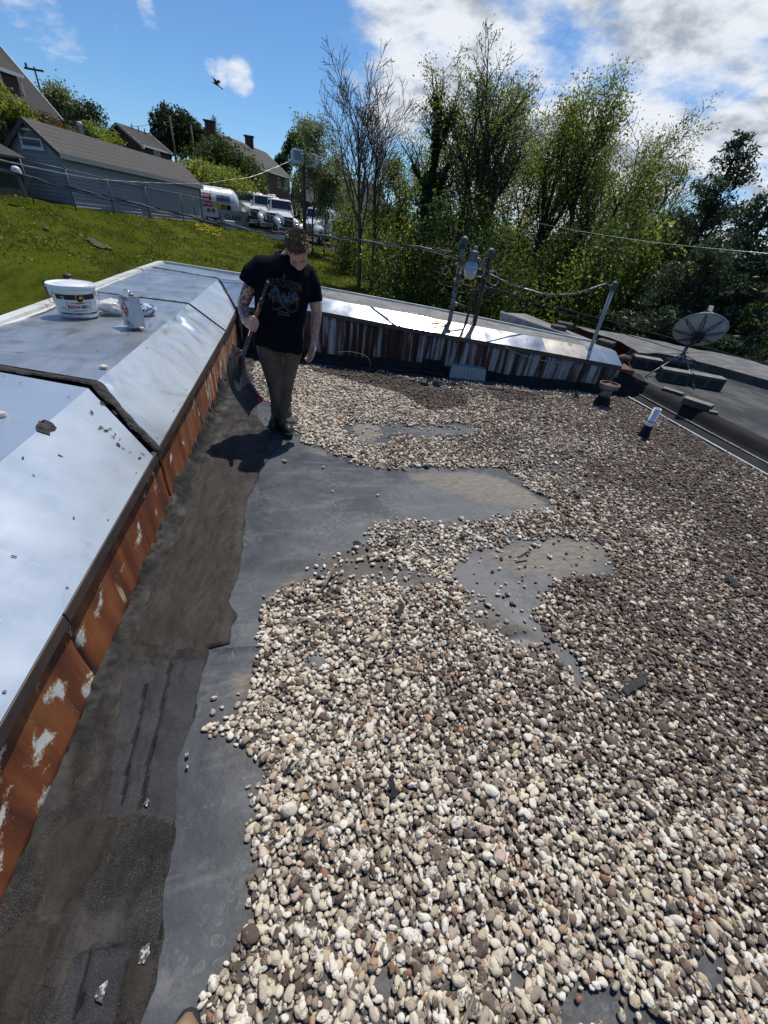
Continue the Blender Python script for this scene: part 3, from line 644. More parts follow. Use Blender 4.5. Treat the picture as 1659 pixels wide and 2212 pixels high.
patch('flat_cap_sheet', MIT_C, (-.2, 7.75, .775), FARC, op(8.03), 'sheet_flat', lp, .06, .008, 1.1, 67)

def seam(name, pts, w, hgt, mat, parent, seed):
    """ragged ribbon of mastic laid over a polyline"""
    pts = [V(*p) for p in pts]; L = [0]
    for a, b in zip(pts[:-1], pts[1:]): L.append(L[-1]+np.linalg.norm(b-a))
    n_ = int(L[-1]/.012)+2; s = np.linspace(0, L[-1], n_); c = np.stack([np.interp(s, L, [p[i] for p in pts]) for i in range(3)], 1)
    t = np.gradient(c, axis=0); t /= np.linalg.norm(t, axis=1)[:, None]; sd_ = np.cross(t, V(0, 0, 1)); sd_ /= np.linalg.norm(sd_, axis=1)[:, None]; up = np.cross(sd_, t)
    ks = np.linspace(-1, 1, 9); S, K = np.meshgrid(s, ks, indexing='ij'); ww = w*(1+.35*fbm(S*9, K*0+np.sign(K), 0, 4, seed))
    hh = hgt*(1-K**2)*(1+.6*fbm(S*14, K*3, 0, 4, seed+1))-.003*(abs(K) > .99)
    Q = c[:, None, :]+sd_[:, None, :]*(K*ww+.02*vnoise(S*3, S*0, 0, seed+4))[:, :, None]+up[:, None, :]*(hh+.002)[:, :, None]
    return fastmesh(name, Q.reshape(-1, 3), grid(s, ks), mat, parent, True)
seam('mastic_seam', [tp(2.36), cp(2.65), (-1.8, 2.86, ZC), op(3.06)], .027, .008, 'mastic', lp, 70)
seam('mastic_seam', [(-1.26, 5.33, ZC), (-1.6, 5.42, ZC), (-2.0, 5.5, ZC)], .016, .008, 'mastic', lp, 74)
seam('mastic_seam', [MIT_T, MIT_C], .022, .012, 'mastic', lp, 78)
seam('mastic_seam', [(-1.25, 7.46, ZC), (-1.8, 7.75, ZC), op(8.015)], .014, .008, 'mastic', lp, 82)
def onslope(px, py):       # point of the picture on the sheet metal: the slope or the flat behind the crease
    z = .7
    for _ in range(12):
        c = onz(px, py, z); k = (ztrimL(c[1])+.014-ZC)/(XW+.010-XC); z = ZC+max(0.0, c[0]-XC)*k if c[0] > XC else ZC
    return onz(px, py, z), k
def fleck(px, py, r, mat='mastic', asp=1.7, seed=0, nm='mastic_speck'):
    c, k = onslope(px, py); rr = np.random.RandomState(seed+int(px)); pts = []; a0 = rr.rand()*3
    for t in np.linspace(0, 2*math.pi, 14, endpoint=False):
        q = r*(.45+.75*rr.rand()); x_, y_ = q*math.cos(t), asp*q*math.sin(t); x_, y_ = x_*math.cos(a0)-y_*math.sin(a0), x_*math.sin(a0)+y_*math.cos(a0)
        X_ = c[0]+x_; pts.append((X_, c[1]+y_, ZC+max(0.0, X_-XC)*k+.0065))
    m = MB(); m.prism(pts, (0, 0, .002)); m.build(nm, mat, lp)
fleck(104, 938, .042, seed=3, nm='mastic_drip'); fleck(113, 948, .030, seed=9, nm='mastic_drip')
rs_ = np.random.RandomState(5)
for k in range(34):          # crumbs of mastic on both sides of the big seam
    t = rs_.rand(); px, py = lerp(205, 318, t), lerp(880, 975, t); sd_ = 1 if rs_.rand() < .5 else -1; px += sd_*(8+22*rs_.rand())*.75; py -= sd_*(8+22*rs_.rand())*.75
    fleck(px, py, rs_.uniform(.002, .0065), seed=k, asp=2.6)
for k, (px, py) in enumerate([(60, 1010), (130, 985), (75, 1030), (45, 830), (150, 860), (210, 760), (320, 760), (160, 1120), (30, 1200), (8, 815)]): fleck(px, py, rs_.uniform(.002, .004), seed=50+k, asp=2.4)
# screw heads along the edges
m0 = None
for y_ in np.arange(.4, 6.2, .42):
    m = MB(); z_ = ztrimL(y_)+.0345; m.lathe([(.0055, 0), (.0055, .002), (.003, .0035)], (XW-.012, y_, z_), 8); m.build('screw', 'galv_steel', lp)
# raised white edge strip on the outer side, in lengths
ys = [-1.2, 1.0, 3.0, 4.6, 5.5, 6.6, 7.5, 8.75]
for a, b in zip(ys[:-1], ys[1:]):
    m = MB(); j = random.uniform(-.006, .006)
    m.hexa([(XO-.06, a+.006, ZC-.03), (XO+.055, a+.006, ZC-.005), (XO+.055, b-.006, ZC-.005), (XO-.06, b-.006, ZC-.03), (XO-.06, a+.006, ZC+.022+j), (XO+.05, a+.006, ZC+.030+j), (XO+.05, b-.006, ZC+.030), (XO-.06, b-.006, ZC+.022)])
    m.build('edge_strip', 'edge_white', lp, bevel=.004)
seam('mastic_seam', [op(3.2)+V(.07, 0, .0), op(4.4)+V(.075, 0, 0), op(5.6)+V(.07, 0, 0), op(7.4)+V(.07, 0, 0)], .016, .007, 'edge_white', lp, 90)

# ---- far parapet
fp_ = thing('streaked_far_parapet', 'low far parapet with rust streaked fascia and glinting sheet metal cap', 'parapet', (2, wallY(2), 0))
xs = [-.87, .30, 1.15, 1.86, 2.62, 3.5, 4.18, 4.66]
def wp(x, z, out=0.0): return V(x, wallY(x), z)+WN*out
def crease(x):
    pts = [(-1.235, 7.42, .78), (.30, 6.36, .810), (1.12, 6.215, .757), (2.30, 6.015, .688), (3.65, 5.755, .615), (4.72, 5.56, .55)]
    return V(x, np.interp(x, [p[0] for p in pts], [p[1] for p in pts]), np.interp(x, [p[0] for p in pts], [p[2] for p in pts]))
def back(x):
    pts = [(-2.37, 8.77, .785), (-.2, 7.74, .79), (.35, 7.42, .785), (2.0, 6.92, .715), (3.2, 6.60, .64), (4.0, 6.34, .585), (4.9, 6.06, .53)]
    return V(x, np.interp(x, [p[0] for p in pts], [p[1] for p in pts]), np.interp(x, [p[0] for p in pts], [p[2] for p in pts]))
capm = ['sheet_far', 'sheet_far', 'sheet_far', 'sheet_far_old', 'sheet_far', 'sheet_far_old', 'sheet_far']
for i, (a, b) in enumerate(zip(xs[:-1], xs[1:])):
    us = np.linspace(a+.003, b-.003, 14); zs = np.linspace(0, 1, 6); gu, gz = np.meshgrid(us, zs, indexing='ij')
    zt = np.interp(gu, [q[0] for q in FT], [q[1] for q in FT]); Q = np.stack([gu, wallY(gu), .02+gz*(zt-.05)], 2).reshape(-1, 3)+WN*(.004*fbm(gu*3, gz*2, 0, 3, 95)).reshape(-1, 1)
    o = fastmesh('fascia_panel', Q, grid(us, zs)[:, ::-1], 'rust_far', fp_, True); s = o.modifiers.new('s', 'SOLIDIFY'); s.thickness = .006; s.offset = -1
    m = MB(); za, zb = ztrimF(a), ztrimF(b)
    m.hexa([wp(a+.002, za-.05, -.012), wp(a+.002, za-.05, .020), wp(b-.002, zb-.05, .020), wp(b-.002, zb-.05, -.012), wp(a+.002, za+.004, -.012), wp(a+.002, za+.004, .014), wp(b-.002, zb+.004, .014), wp(b-.002, zb+.004, -.012)])
    m.build('trim_strip', 'trim_brown', fp_, bevel=.003)
    a2, b2 = (a+.002, b-.002)
    ca, cb_ = crease(a2 if i else -1.20), crease(b2)
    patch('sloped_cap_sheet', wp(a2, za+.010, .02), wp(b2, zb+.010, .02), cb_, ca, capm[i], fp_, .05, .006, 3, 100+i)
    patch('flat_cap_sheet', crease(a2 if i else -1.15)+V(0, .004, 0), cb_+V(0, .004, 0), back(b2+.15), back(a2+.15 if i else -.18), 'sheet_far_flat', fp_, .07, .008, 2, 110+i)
    m = MB(); A, B = back(a2+.15 if i else -2.30), back(b2+.15)
    if i == 0:
        pts_ = [(-2.30, -.2), (-.2, B[0])]
    else: pts_ = [(A[0], B[0])]
    for q0, q1 in pts_:
        A, B = back(q0+.004), back(q1-.004); m = MB()
        m.hexa([A+V(0, -.04, -.01), B+V(0, -.04, -.01), B+V(0, .05, -.03), A+V(0, .05, -.03), A+V(0, -.035, .028), B+V(0, -.035, .028), B+V(0, .05, .022), A+V(0, .05, .022)]); m.build('edge_strip', 'edge_white', fp_, bevel=.003)
m = MB(); m.hexa([V(-.95, wallY(-.95)+.03, -3.3), V(4.9, wallY(4.9)+.03, -3.3), V(4.9, 6.1, -3.3), V(-2.3, 8.65, -3.3), V(-.95, wallY(-.95)+.03, .55), V(4.9, wallY(4.9)+.03, .36), V(4.9, 6.1, .45), V(-2.3, 8.65, .70)]); m.build('parapet_core', 'wall_brick_dark', fp_)
# black base flashing
us = np.linspace(-.86, 4.7, 160); ks = np.linspace(0, 1, 7); gu, gk = np.meshgrid(us, ks, indexing='ij')
hh = (.135+.03*fbm(gu*2.3, gu*0, 0, 4, 121)); Q = np.stack([gu, wallY(gu), (1-gk)**1.3*hh+.003], 2).reshape(-1, 3)+WN*((.012+gk**2*.085*(1+.5*fbm(gu*2, gk, 0, 3, 122)))+.006*fbm(gu*9, gk*3, 0, 3, 123)).reshape(-1, 1)
fastmesh('base_flashing', Q, grid(us, ks), 'black_rubber_roof', fp_, True)
for (a, b, zl, zh) in ((1.78, 2.04, .03, .20),):       # solid black slab: colour stands for shade in the opening beside the louvred box
    m = MB(); m.hexa([wp(a, zl, .0), wp(a, zl, .05), wp(b, zl, .05), wp(b, zl, .0), wp(a, zh, .0), wp(a, zh, .05), wp(b, zh, .05), wp(b, zh, .0)]); m.build('opening_shade', 'black_rubber_roof', fp_, bevel=.004)
# white louvred scupper box against the far parapet
bxv = thing('scupper_box', 'small white louvred vent box at the foot of the far parapet', 'vent', wp(2.45, 0, .1))
m = MB(); a, b = 2.17, 2.70
m.hexa([wp(a, .005, .0), wp(a, .005, .14), wp(b, .005, .14), wp(b, .005, .0), wp(a+.02, .185, .0), wp(a+.02, .175, .10), wp(b-.01, .165, .10), wp(b-.01, .175, .0)]); m.build('housing', 'sign_grey', bxv, bevel=.006)  # white housing coloured grey, its shade is put into the colour
for k in range(9):
    q = lerp(a+.05, b-.05, k/8); m = MB(); m.hexa([wp(q-.008, .02, .135), wp(q-.008, .02, .146), wp(q+.008, .02, .146), wp(q+.008, .02, .135), wp(q-.008, .155, .103), wp(q-.008, .155, .114), wp(q+.008, .155, .114), wp(q+.008, .155, .103)]); m.build('louvre_slat', 'sheet_far_old', bxv)

# ---- right-hand low black parapet, its roof and its outer upstand
ZR = .20
rp = thing('black_rubber_curb', 'low black rubber curb along the right edge of the gravel', 'curb', (5.05, 3, 0))
ys = np.arange(-1.4, 5.35, .06); prof = [(4.86, .002), (4.93, .012), (5.02, .045), (5.055, .055), (5.08, .11), (5.11, .17), (5.15, .203), (5.24, .207)]
gu, gk = np.meshgrid(ys, np.arange(len(prof)), indexing='ij'); pr = np.array(prof)
Q = np.stack([pr[gk, 0]+.010*fbm(gu*1.2, gk*.6, 0, 3, 130), gu, pr[gk, 1]+.006*fbm(gu*2, gk*.9, 0, 3, 131)], 2).reshape(-1, 3)
fastmesh('curb_skin', Q, grid(ys, np.arange(len(prof))), 'black_rubber_roof', rp, True)
for nm, X0, Z0, w_, mt_ in (('termination_bar', 4.87, .012, .022, 'edge_white'), ('ledge_bar', 5.03, .058, .016, 'rail_grey')):
    for a, b in ((-1.3, 1.6), (1.61, 3.4), (3.41, 5.18)):
        m = MB(); m.box((X0, (a+b)/2, Z0), (w_, b-a-.004, .014)); m.build(nm, mt_, rp, bevel=.002)
# roof sheet
base_px = [(1352, 765), (1370, 778), (1452, 786), (1534, 806.5), (1659, 843), (1900, 915)]
outer_px = [(1242, 704), (1370, 726), (1479, 748), (1659, 789), (1900, 850)]
bl_ = [onz(x_, y_, ZR) for x_, y_ in base_px]; ol_ = [onz(x_, y_, ZR+.13) for x_, y_ in outer_px]
poly = [V(5.22, 5.30, ZR), V(5.22, -1.4, ZR), V(9.5, -1.4, ZR)]+[p for p in bl_[::-1]]+[V(5.3, 6.3, ZR)]
m = MB(); m.add(poly, [tuple(range(len(poly)))]); rr_ = m.build('side_roof', 'right_roof_grey'); struct(rr_)
m = MB(); m.prism([p+V(0, 0, -.06) for p in poly], (0, 0, -3.2)); struct(m.build('side_building_block', 'wall_brick_dark'))
up_ = thing('roof_upstand', 'grey felted upstand along the far edge of the side roof', 'roof edge', bl_[2])
for i in range(len(bl_)-1):
    A, B = bl_[i], bl_[i+1]; m = MB(); hgt = V(0, 0, .13); oa = V(.12, .06, 0)
    patch('upstand_face', A, B, B+hgt+oa*.4, A+hgt+oa*.4, 'upstand_brown', up_, .1, .006, 2, 140+i)
tl = [p+V(.05, .025, .132) for p in bl_]
ts = np.linspace(0, 1, 60); L1 = np.cumsum([0]+[np.linalg.norm(b-a) for a, b in zip(tl[:-1], tl[1:])]); L2 = np.cumsum([0]+[np.linalg.norm(b-a) for a, b in zip(ol_[:-1], ol_[1:])])
Aq = np.stack([np.interp(ts, L1/L1[-1], [p[i] for p in tl]) for i in range(3)], 1); Bq = np.stack([np.interp(ts, L2/L2[-1], [p[i] for p in ol_]) for i in range(3)], 1)
ks = np.linspace(0, 1, 12); Q = Aq[:, None]*(1-ks)[None, :, None]+Bq[:, None]*ks[None, :, None]; Q[:, :, 2] += .02*fbm(Q[:, :, 0]*2, Q[:, :, 1]*2, 0, 4, 150)
fastmesh('upstand_top', Q.reshape(-1, 3), grid(ts, ks), 'upstand_grey', up_, True)
m = MB()
for i in range(len(ts)-1): m.hexa([Bq[i]+V(0, 0, -3), Bq[i]+V(.1, .1, -3), Bq[i+1]+V(.1, .1, -3), Bq[i+1]+V(0, 0, -3), Bq[i]+V(0, 0, -.02), Bq[i]+V(.02, .02, -.02), Bq[i+1]+V(.02, .02, -.02), Bq[i+1]+V(0, 0, -.02)])
m.build('outer_wall', 'wall_brick_dark', up_)
# raised metal roof section behind the far parapet (grey gable end, pale edge)
rs = thing('raised_roof_section', 'wedge shaped raised metal roof section behind the far parapet', 'roof section', (4.6, 7.4, .5))
A = onz(1078, 697, .62); A = A*1.0; B = onz(1200, 716, .56); T = atd(1081, 674.6, math.hypot(A[0], A[1])); E1 = onz(1290, 748, .47); 
bk = V(.75, .95, -.13); tdir = V(1.6, 1.1, -.15)
m = MB(); m.add([A, B, T], [(0, 1, 2)]); m.build('gable_end', 'vent_metal', rs)
m = MB(); m.add([T, B, E1, E1+bk, T+bk*1.9], [(0, 1, 2, 3, 4)]); o = m.build('metal_slope', 'sheet_far_flat', rs); s = o.modifiers.new('s', 'SOLIDIFY'); s.thickness = .02; s.offset = -1
m = MB(); m.tube([T+V(0, 0, .012), B+V(0, 0, .012), E1+V(0, 0, .014)], .014, 6); m.build('edge_strip', 'edge_white', rs)
for (xa, ya), (xb, yb), nm in (((1192, 712), (1222, 718), 0), ((1203, 704), (1236, 711), 1), ((1285, 742), (1318, 752), 2)):
    a_, b_ = onz(xa, ya, .56), onz(xb, yb, .55); d_ = (b_-a_); d_[2] = 0; m = MB(); w_ = V(-d_[1], d_[0], 0)/np.linalg.norm(d_)*.22
    m.hexa([a_, b_, b_+w_, a_+w_, a_+V(0, 0, .07), b_+V(0, 0, .07), b_+w_+V(0, 0, .07), a_+w_+V(0, 0, .07)])
    o = m.build('ballast_block', 'concrete_block', None, bevel=.01)
    tag(o, ['dark concrete ballast block lying at the low end of the raised roof wedge', 'dark concrete ballast block behind another near the raised roof wedge', 'dark concrete ballast block next to the grey mast pipe'][nm], 'block', 'ballast blocks')
# bundled black flashing where far parapet, curb and side roof meet
cf = thing('corner_flashing', 'crumpled black rubber flashing where the far parapet meets the side roof', 'flashing', (4.9, 5.5, 0))
us = np.linspace(0, 1, 26); vs_ = np.linspace(0, 1, 22); U, W = np.meshgrid(us, vs_, indexing='ij')
c00, c10, c11, c01 = V(4.62, 5.36, .36), V(5.16, 5.22, .19), V(5.75, 6.5, .24), V(4.75, 5.95, .50)
Q = ((1-U)*(1-W))[..., None]*c00+(U*(1-W))[..., None]*c10+(U*W)[..., None]*c11+((1-U)*W)[..., None]*c01
Q[..., 2] += .03*fbm(U*4, W*4, 0, 4, 160); fastmesh('flashing_sheet', Q.reshape(-1, 3), grid(us, vs_), 'black_rubber_roof', cf, True)
c00, c10, c11, c01 = V(4.60, 5.30, .0), V(5.04, 5.14, .0), V(5.16, 5.22, .20), V(4.62, 5.36, .37)
Q = ((1-U)*(1-W))[..., None]*c00+(U*(1-W))[..., None]*c10+(U*W)[..., None]*c11+((1-U)*W)[..., None]*c01
Q += WN*(.02*fbm(U*4, W*4, 0, 4, 161))[..., None]; fastmesh('flashing_skirt', Q.reshape(-1, 3), grid(us, vs_), 'black_rubber_roof', cf, True)
m = MB(); m.tube([(4.70, 5.50, .47), (4.95, 5.72, .44), (5.30, 6.0, .36), (5.6, 6.4, .30)], [.05, .055, .05, .03], 8); m.build('rolled_edge', 'pipe_rust', cf, smooth=True)
# ------------------------------------------------------------------ river-pebble ballast
gl = [(456, 2260), (443, 2160), (470, 2120), (493, 2057), (509, 2021), (535, 1995), (543, 1934), (558, 1865), (543, 1820), (539, 1774), (558, 1751), (535, 1713), (562, 1687), (566, 1637), (516, 1622), (500, 1600), (442, 1582),
      (450, 1566), (494, 1565), (505, 1535), (551, 1478), (554, 1421), (558, 1375), (570, 1318), (609, 1273), (660, 1259), (701, 1212), (748, 1180), (801, 1171), (789, 1134), (845, 1129), (891, 1122), (956, 1136), (993, 1125), (1095, 1118), (1150, 1111),
      (1201, 1101), (1178, 1074), (1141, 1055), (1113, 1034), (1086, 1013), (1030, 1009), (965, 1009), (873, 1009), (808, 1006), (757, 999), (711, 979), (655, 953), (636, 930), (650, 905), (600, 885), (570, 860), (556, 830), (545, 790), (600, 783), (1345, 864), (1363, 866), (1430, 908), (1640, 1024), (1900, 1165), (1900, 2700), (456, 2700)]
bare = [[(743, 916), (789, 907), (845, 911), (891, 920), (942, 920), (988, 916), (1035, 930), (1030, 944), (965, 946), (910, 941), (850, 946), (826, 962), (789, 962), (752, 939)],
        [(1049, 1184), (1104, 1176), (1197, 1155), (1271, 1161), (1317, 1185), (1330, 1230), (1271, 1245), (1197, 1259), (1178, 1296), (1150, 1324), (1104, 1336), (1058, 1310), (1002, 1262), (965, 1244), (984, 1217)],
        [(1150, 1324), (1188, 1371), (1249, 1417), (1264, 1463), (1238, 1470), (1219, 1428), (1150, 1360), (1104, 1336)],
        [(1211, 2152), (1300, 2140), (1430, 2180), (1440, 2230), (1210, 2230)], [(1090, 2080), (1130, 2100), (1120, 2160), (1095, 2150)],
        [(640, 1410), (700, 1412), (710, 1432), (660, 1440)], [(1480, 1870+180), (1540, 2060), (1580, 2130), (1540, 2140)], [(800, 2110), (850, 2100), (860, 2150), (820, 2170)], [(560, 2100), (585, 2060), (590, 2130)]]
thin = [([(789, 1125), (960, 1120), (1110, 1115), (1150, 1180), (1060, 1230), (900, 1235), (760, 1215)], .62), ([(640, 1180), (800, 1165), (800, 1260), (700, 1275), (620, 1275)], .40), ([(1000, 1250), (1130, 1320), (1260, 1450), (1160, 1440), (1020, 1340)], .50), ([(636, 925), (720, 960), (780, 1005), (700, 985), (640, 960)], .5), ([(1040, 930), (1130, 960), (1290, 1060), (1200, 1050), (1090, 990)], .62), ([(660, 790), (1000, 835), (1160, 855), (1000, 858), (800, 830)], .5)]
gap = [[(752, 1212), (799, 1208), (845, 1222), (900, 1229), (947, 1248), (965, 1257), (900, 1266), (826, 1270), (780, 1262), (734, 1244)]]
sparse = [ [(1123, 960), (1165, 955), (1250, 1010), (1290, 1060), (1240, 1062), (1180, 1010)], [(1060, 945), (1110, 960), (1150, 990), (1090, 975)],
          [(740, 800), (660, 785), (1000, 830), (1150, 850), (1000, 850)], [(556, 790), (640, 790), (640, 860), (600, 880), (565, 850)], [(700, 1175), (800, 1180), (800, 1240), (700, 1230)], [(990, 1255), (1120, 1330), (1200, 1390), (1100, 1400), (1000, 1330)], [(1230, 1440), (1330, 1480), (1340, 1530), (1240, 1500)]]
rng = np.random.RandomState(11)
def scatter(sp, prob, zlift, seed):
    r = np.random.RandomState(seed); nx, ny = int(5.9/sp), int(6.6/(sp*.866))
    i, j = np.meshgrid(np.arange(nx), np.arange(ny), indexing='ij')
    x_ = -.75+(i+.5*(j % 2))*sp+r.uniform(-.42, .42, i.shape)*sp; y_ = -.25+j*sp*.866+r.uniform(-.42, .42, i.shape)*sp
    P_ = np.stack([x_.ravel(), y_.ravel()], 1); P_ = P_[r.rand(len(P_)) < prob]
    q, d = proj(np.c_[P_, np.zeros(len(P_))]); vis = (d > .05) & (q[:, 0] > -60) & (q[:, 0] < 1740) & (q[:, 1] < 2330)
    P_, q, d = P_[vis], q[vis], d[vis]
    jj = 8*np.stack([fbm(P_[:, 0]*6, P_[:, 1]*6, 0, 2, 5), fbm(P_[:, 0]*6, P_[:, 1]*6, 9, 2, 6)], 1)
    jj = jj+r.normal(size=jj.shape)*7.5*np.clip(1.3/d, .4, 1.6)[:, None]
    k = inpoly(q+jj, gl)
    for b in bare: k &= ~(inpoly(q+jj, b) & (r.rand(len(q)) > .04))
    for b in sparse: k &= ~(inpoly(q+jj, b) & (r.rand(len(q)) > .38))
    for b, pk in thin: k &= ~(inpoly(q+jj, b) & (r.rand(len(q)) > pk))
    for b in gap: k &= ~(inpoly(q+jj, b) & (r.rand(len(q)) > .13))
    k &= (P_[:, 1] < wallY(P_[:, 0])-.10) & (P_[:, 0] < 4.86)
    return P_[k], q[k], d[k], np.full(k.sum(), zlift)
A1 = scatter(.0180, .93, 0.0, 1); A2 = scatter(.0260, .64, .0065, 2)
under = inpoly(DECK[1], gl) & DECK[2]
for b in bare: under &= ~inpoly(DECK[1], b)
setattr_f(DECK[0], 'wet', np.maximum(DECK[3], .75*blur(under.astype(float), 3))); a_ = DECK[0].data.attributes['mud']; mv = np.empty(len(under), np.float32); a_.data.foreach_get('value', mv); a_.data.foreach_set('value', np.maximum(mv, .62*blur(under.astype(float), 16)).astype(np.float32))  # brown laid under the gravel makes the gaps between stones darker
# a few strays on the bare rubber
strays = [onz(*q) for q in [(690, 1197), (753, 1190), (722, 1203), (663, 1229), (1045, 1160), (570, 1290), (616, 998), (698, 1010), (718, 1062), (612, 996), (697, 1011), (816, 1071), (885, 1000), (757, 1247), (1075, 1285), (1186, 1242), (1104, 1305), (1127, 1320), (1133, 1268), (455, 1582), (470, 1565), (462, 1510), (480, 1530), (488, 1552), (515, 1500),
                             (548, 1472), (460, 1540), (640, 938), (560, 888), (574, 905), (1113, 1210), (1024, 1240), (990, 1200), (770, 1225), (1180, 1110), (1155, 1090)]]
pos_ = np.concatenate([A1[0], A2[0], np.array(strays)[:, :2]]); lift = np.concatenate([A1[3], A2[3], np.zeros(len(strays))])
# second layer only where the bed is deep (away from edges): count first-layer neighbours on a coarse grid
cell = .10; H0, xe, ye = np.histogram2d(A1[0][:, 0], A1[0][:, 1], bins=[np.arange(-1, 6, cell), np.arange(-1, 7, cell)])
ci = np.clip(((pos_[:, 0]+1)/cell).astype(int), 0, H0.shape[0]-1); cj = np.clip(((pos_[:, 1]+1)/cell).astype(int), 0, H0.shape[1]-1)
full = H0[ci, cj] > 23
keep = (lift == 0) | full; pos_, lift, full = pos_[keep], lift[keep], full[keep]
N = len(pos_); q_, d_ = proj(np.c_[pos_, np.zeros(N)])
size = np.clip(np.exp(rng.normal(math.log(.0108), .30, N)), .0060, .026)       # half of the long axis
scl = np.stack([size*rng.uniform(.92, 1.12, N), size*rng.uniform(.56, .88, N), size*rng.uniform(.42, .66, N)], 1)
rot = np.stack([rng.normal(0, .22, N), rng.normal(0, .22, N), rng.uniform(0, 6.283, N)], 1)
zz = scl[:, 2]*.88+lift*rng.uniform(.5, 1.5, N)+np.where(lift > 0, .004, 0)
tint = rng.rand(N); patchy = fbm(pos_[:, 0]*1.1, pos_[:, 1]*1.1, 0, 3, 44)
dirt = np.clip(.30+.25*np.clip(pos_[:, 0]-.3, 0, 4.6)/1.6+.24*patchy+rng.normal(0, .34, N)-.12*(pos_[:, 1] > 2.2)*(pos_[:, 0] < 2.0), 0, 1.0)
edgey = ~full; dirt = np.where(edgey, dirt-.25, dirt).clip(-.2, 1.1)
tint = np.where((dirt > .50) & (rng.rand(N) < .40), .70+.18*rng.rand(N), tint)
wetm = np.zeros(N, bool)
for b in wet_polys: wetm |= inpoly(q_, b)
dirt = np.where(wetm, 1.4, dirt)
drop = wetm & (rng.rand(N) < .35)
# the 300 that show largest become objects of their own
apx = size/np.maximum(d_, .1)*FPX*(1+.4*(np.hypot(q_[:, 0]-CX, q_[:, 1]-CY)/1300)**2)
inside = (q_[:, 0] > 6) & (q_[:, 0] < 1653) & (q_[:, 1] < 2200) & ~drop
order = np.argsort(np.where(inside & ((lift > 0) | ~full), apx, np.where(inside, apx*.8, 0)))[::-1][:300]
single = np.zeros(N, bool); single[order] = True
rest = ~single & ~drop
# --- unit pebble shapes
def icosphere(sub):
    bm = bmesh.new(); bmesh.ops.create_icosphere(bm, subdivisions=sub, radius=1.0); v = np.array([tuple(p.co) for p in bm.verts]); f = np.array([[q.index for q in fc.verts] for fc in bm.faces]); bm.free(); return v, f
IV, IF = icosphere(3)
def pebble_mesh(seed):
    r = np.random.RandomState(seed); v = IV.copy()
    d = .20*fbm(v[:, 0]*1.1+seed*3.3, v[:, 1]*1.1, v[:, 2]*1.1, 2, seed)+.04*fbm(v[:, 0]*3, v[:, 1]*3, v[:, 2]*3+seed, 2, seed+9)
    v = v*(1+d)[:, None]
    for _ in range(r.randint(1, 4)):                       # worn flats
        n_ = r.normal(size=3); n_ /= np.linalg.norm(n_); h_ = r.uniform(.62, .85); s = v@n_; v = v-np.where(s > h_, (s-h_)*.75, 0)[:, None]*n_
    return v
pm = []
for k in range(14):
    me = bpy.data.meshes.new('pebble'); v = pebble_mesh(200+k)*1.03; me.from_pydata(v.tolist(), [], IF.tolist()); me.polygons.foreach_set('use_smooth', [True]*len(IF)); me.materials.append(MAT['pebble_single']); pm.append(me)
def pebble(name, i, label, group):
    o = bpy.data.objects.new(name, pm[i % 14]); COL.objects.link(o); o.location = (pos_[i, 0], pos_[i, 1], zz[i]); o.rotation_euler = tuple(rot[i]); o.scale = tuple(scl[i])
    o['tint'] = float(tint[i]); o['dirt'] = float(dirt[i]); return tag(o, label, 'pebble', group)
def cls(i):
    t, d = tint[i], dirt[i]
    if t >= .89: return 'tan orange or pinkish', 'tan and orange'
    if t >= .74 or d > .75: return 'dark brownish grey', 'dark'
    if t >= .62: return 'beige grey', 'beige grey'
    return 'pale cream or white', 'pale'
def zone_of(i):
    x_ = q_[i, 0]
    return ('beside the bare rubber strip' if x_ < 620 else 'at bottom edge left of middle' if x_ < 900 else 'at bottom edge right of middle' if x_ < 1200 else 'near the lower right corner')
for i in np.where(single)[0]:
    a, b = cls(i); z_ = zone_of(i); pebble('pebble', i, a+' pebble of the front gravel '+z_, b+' near pebbles '+z_)
# --- all the others: one object, instanced on points
me = bpy.data.meshes.new('gravel'); P3 = np.c_[pos_, zz][rest]; me.vertices.add(len(P3)); me.vertices.foreach_set('co', P3.astype(np.float32).ravel())
for nm, arr, ty in (('tint', tint[rest], 'FLOAT'), ('dirt', dirt[rest], 'FLOAT'), ('pick', rng.randint(0, 12, rest.sum()), 'INT')):
    a = me.attributes.new(nm, ty, 'POINT'); a.data.foreach_set('value', np.ascontiguousarray(arr, np.float32 if ty == 'FLOAT' else np.int32))
for nm, arr in (('rot', rot[rest]), ('scl', scl[rest])):
    a = me.attributes.new(nm, 'FLOAT_VECTOR', 'POINT'); a.data.foreach_set('vector', np.ascontiguousarray(arr, np.float32).ravel())
gv = bpy.data.objects.new('gravel', me); COL.objects.link(gv); me.materials.append(MAT['pebble'])
tag(gv, 'bed of rounded river pebbles spread over the flat roof', 'gravel', None, 'stuff')
ng = bpy.data.node_groups.new('pebbles', 'GeometryNodeTree'); ng.interface.new_socket('Geometry', in_out='INPUT', socket_type='NodeSocketGeometry'); ng.interface.new_socket('Geometry', in_out='OUTPUT', socket_type='NodeSocketGeometry')
def gn(t, **k):
    x = ng.nodes.new(t)
    for a, b in k.items(): setattr(x, a, b)
    return x
gi, go = gn('NodeGroupInput'), gn('NodeGroupOutput'); join = gn('GeometryNodeJoinGeometry')
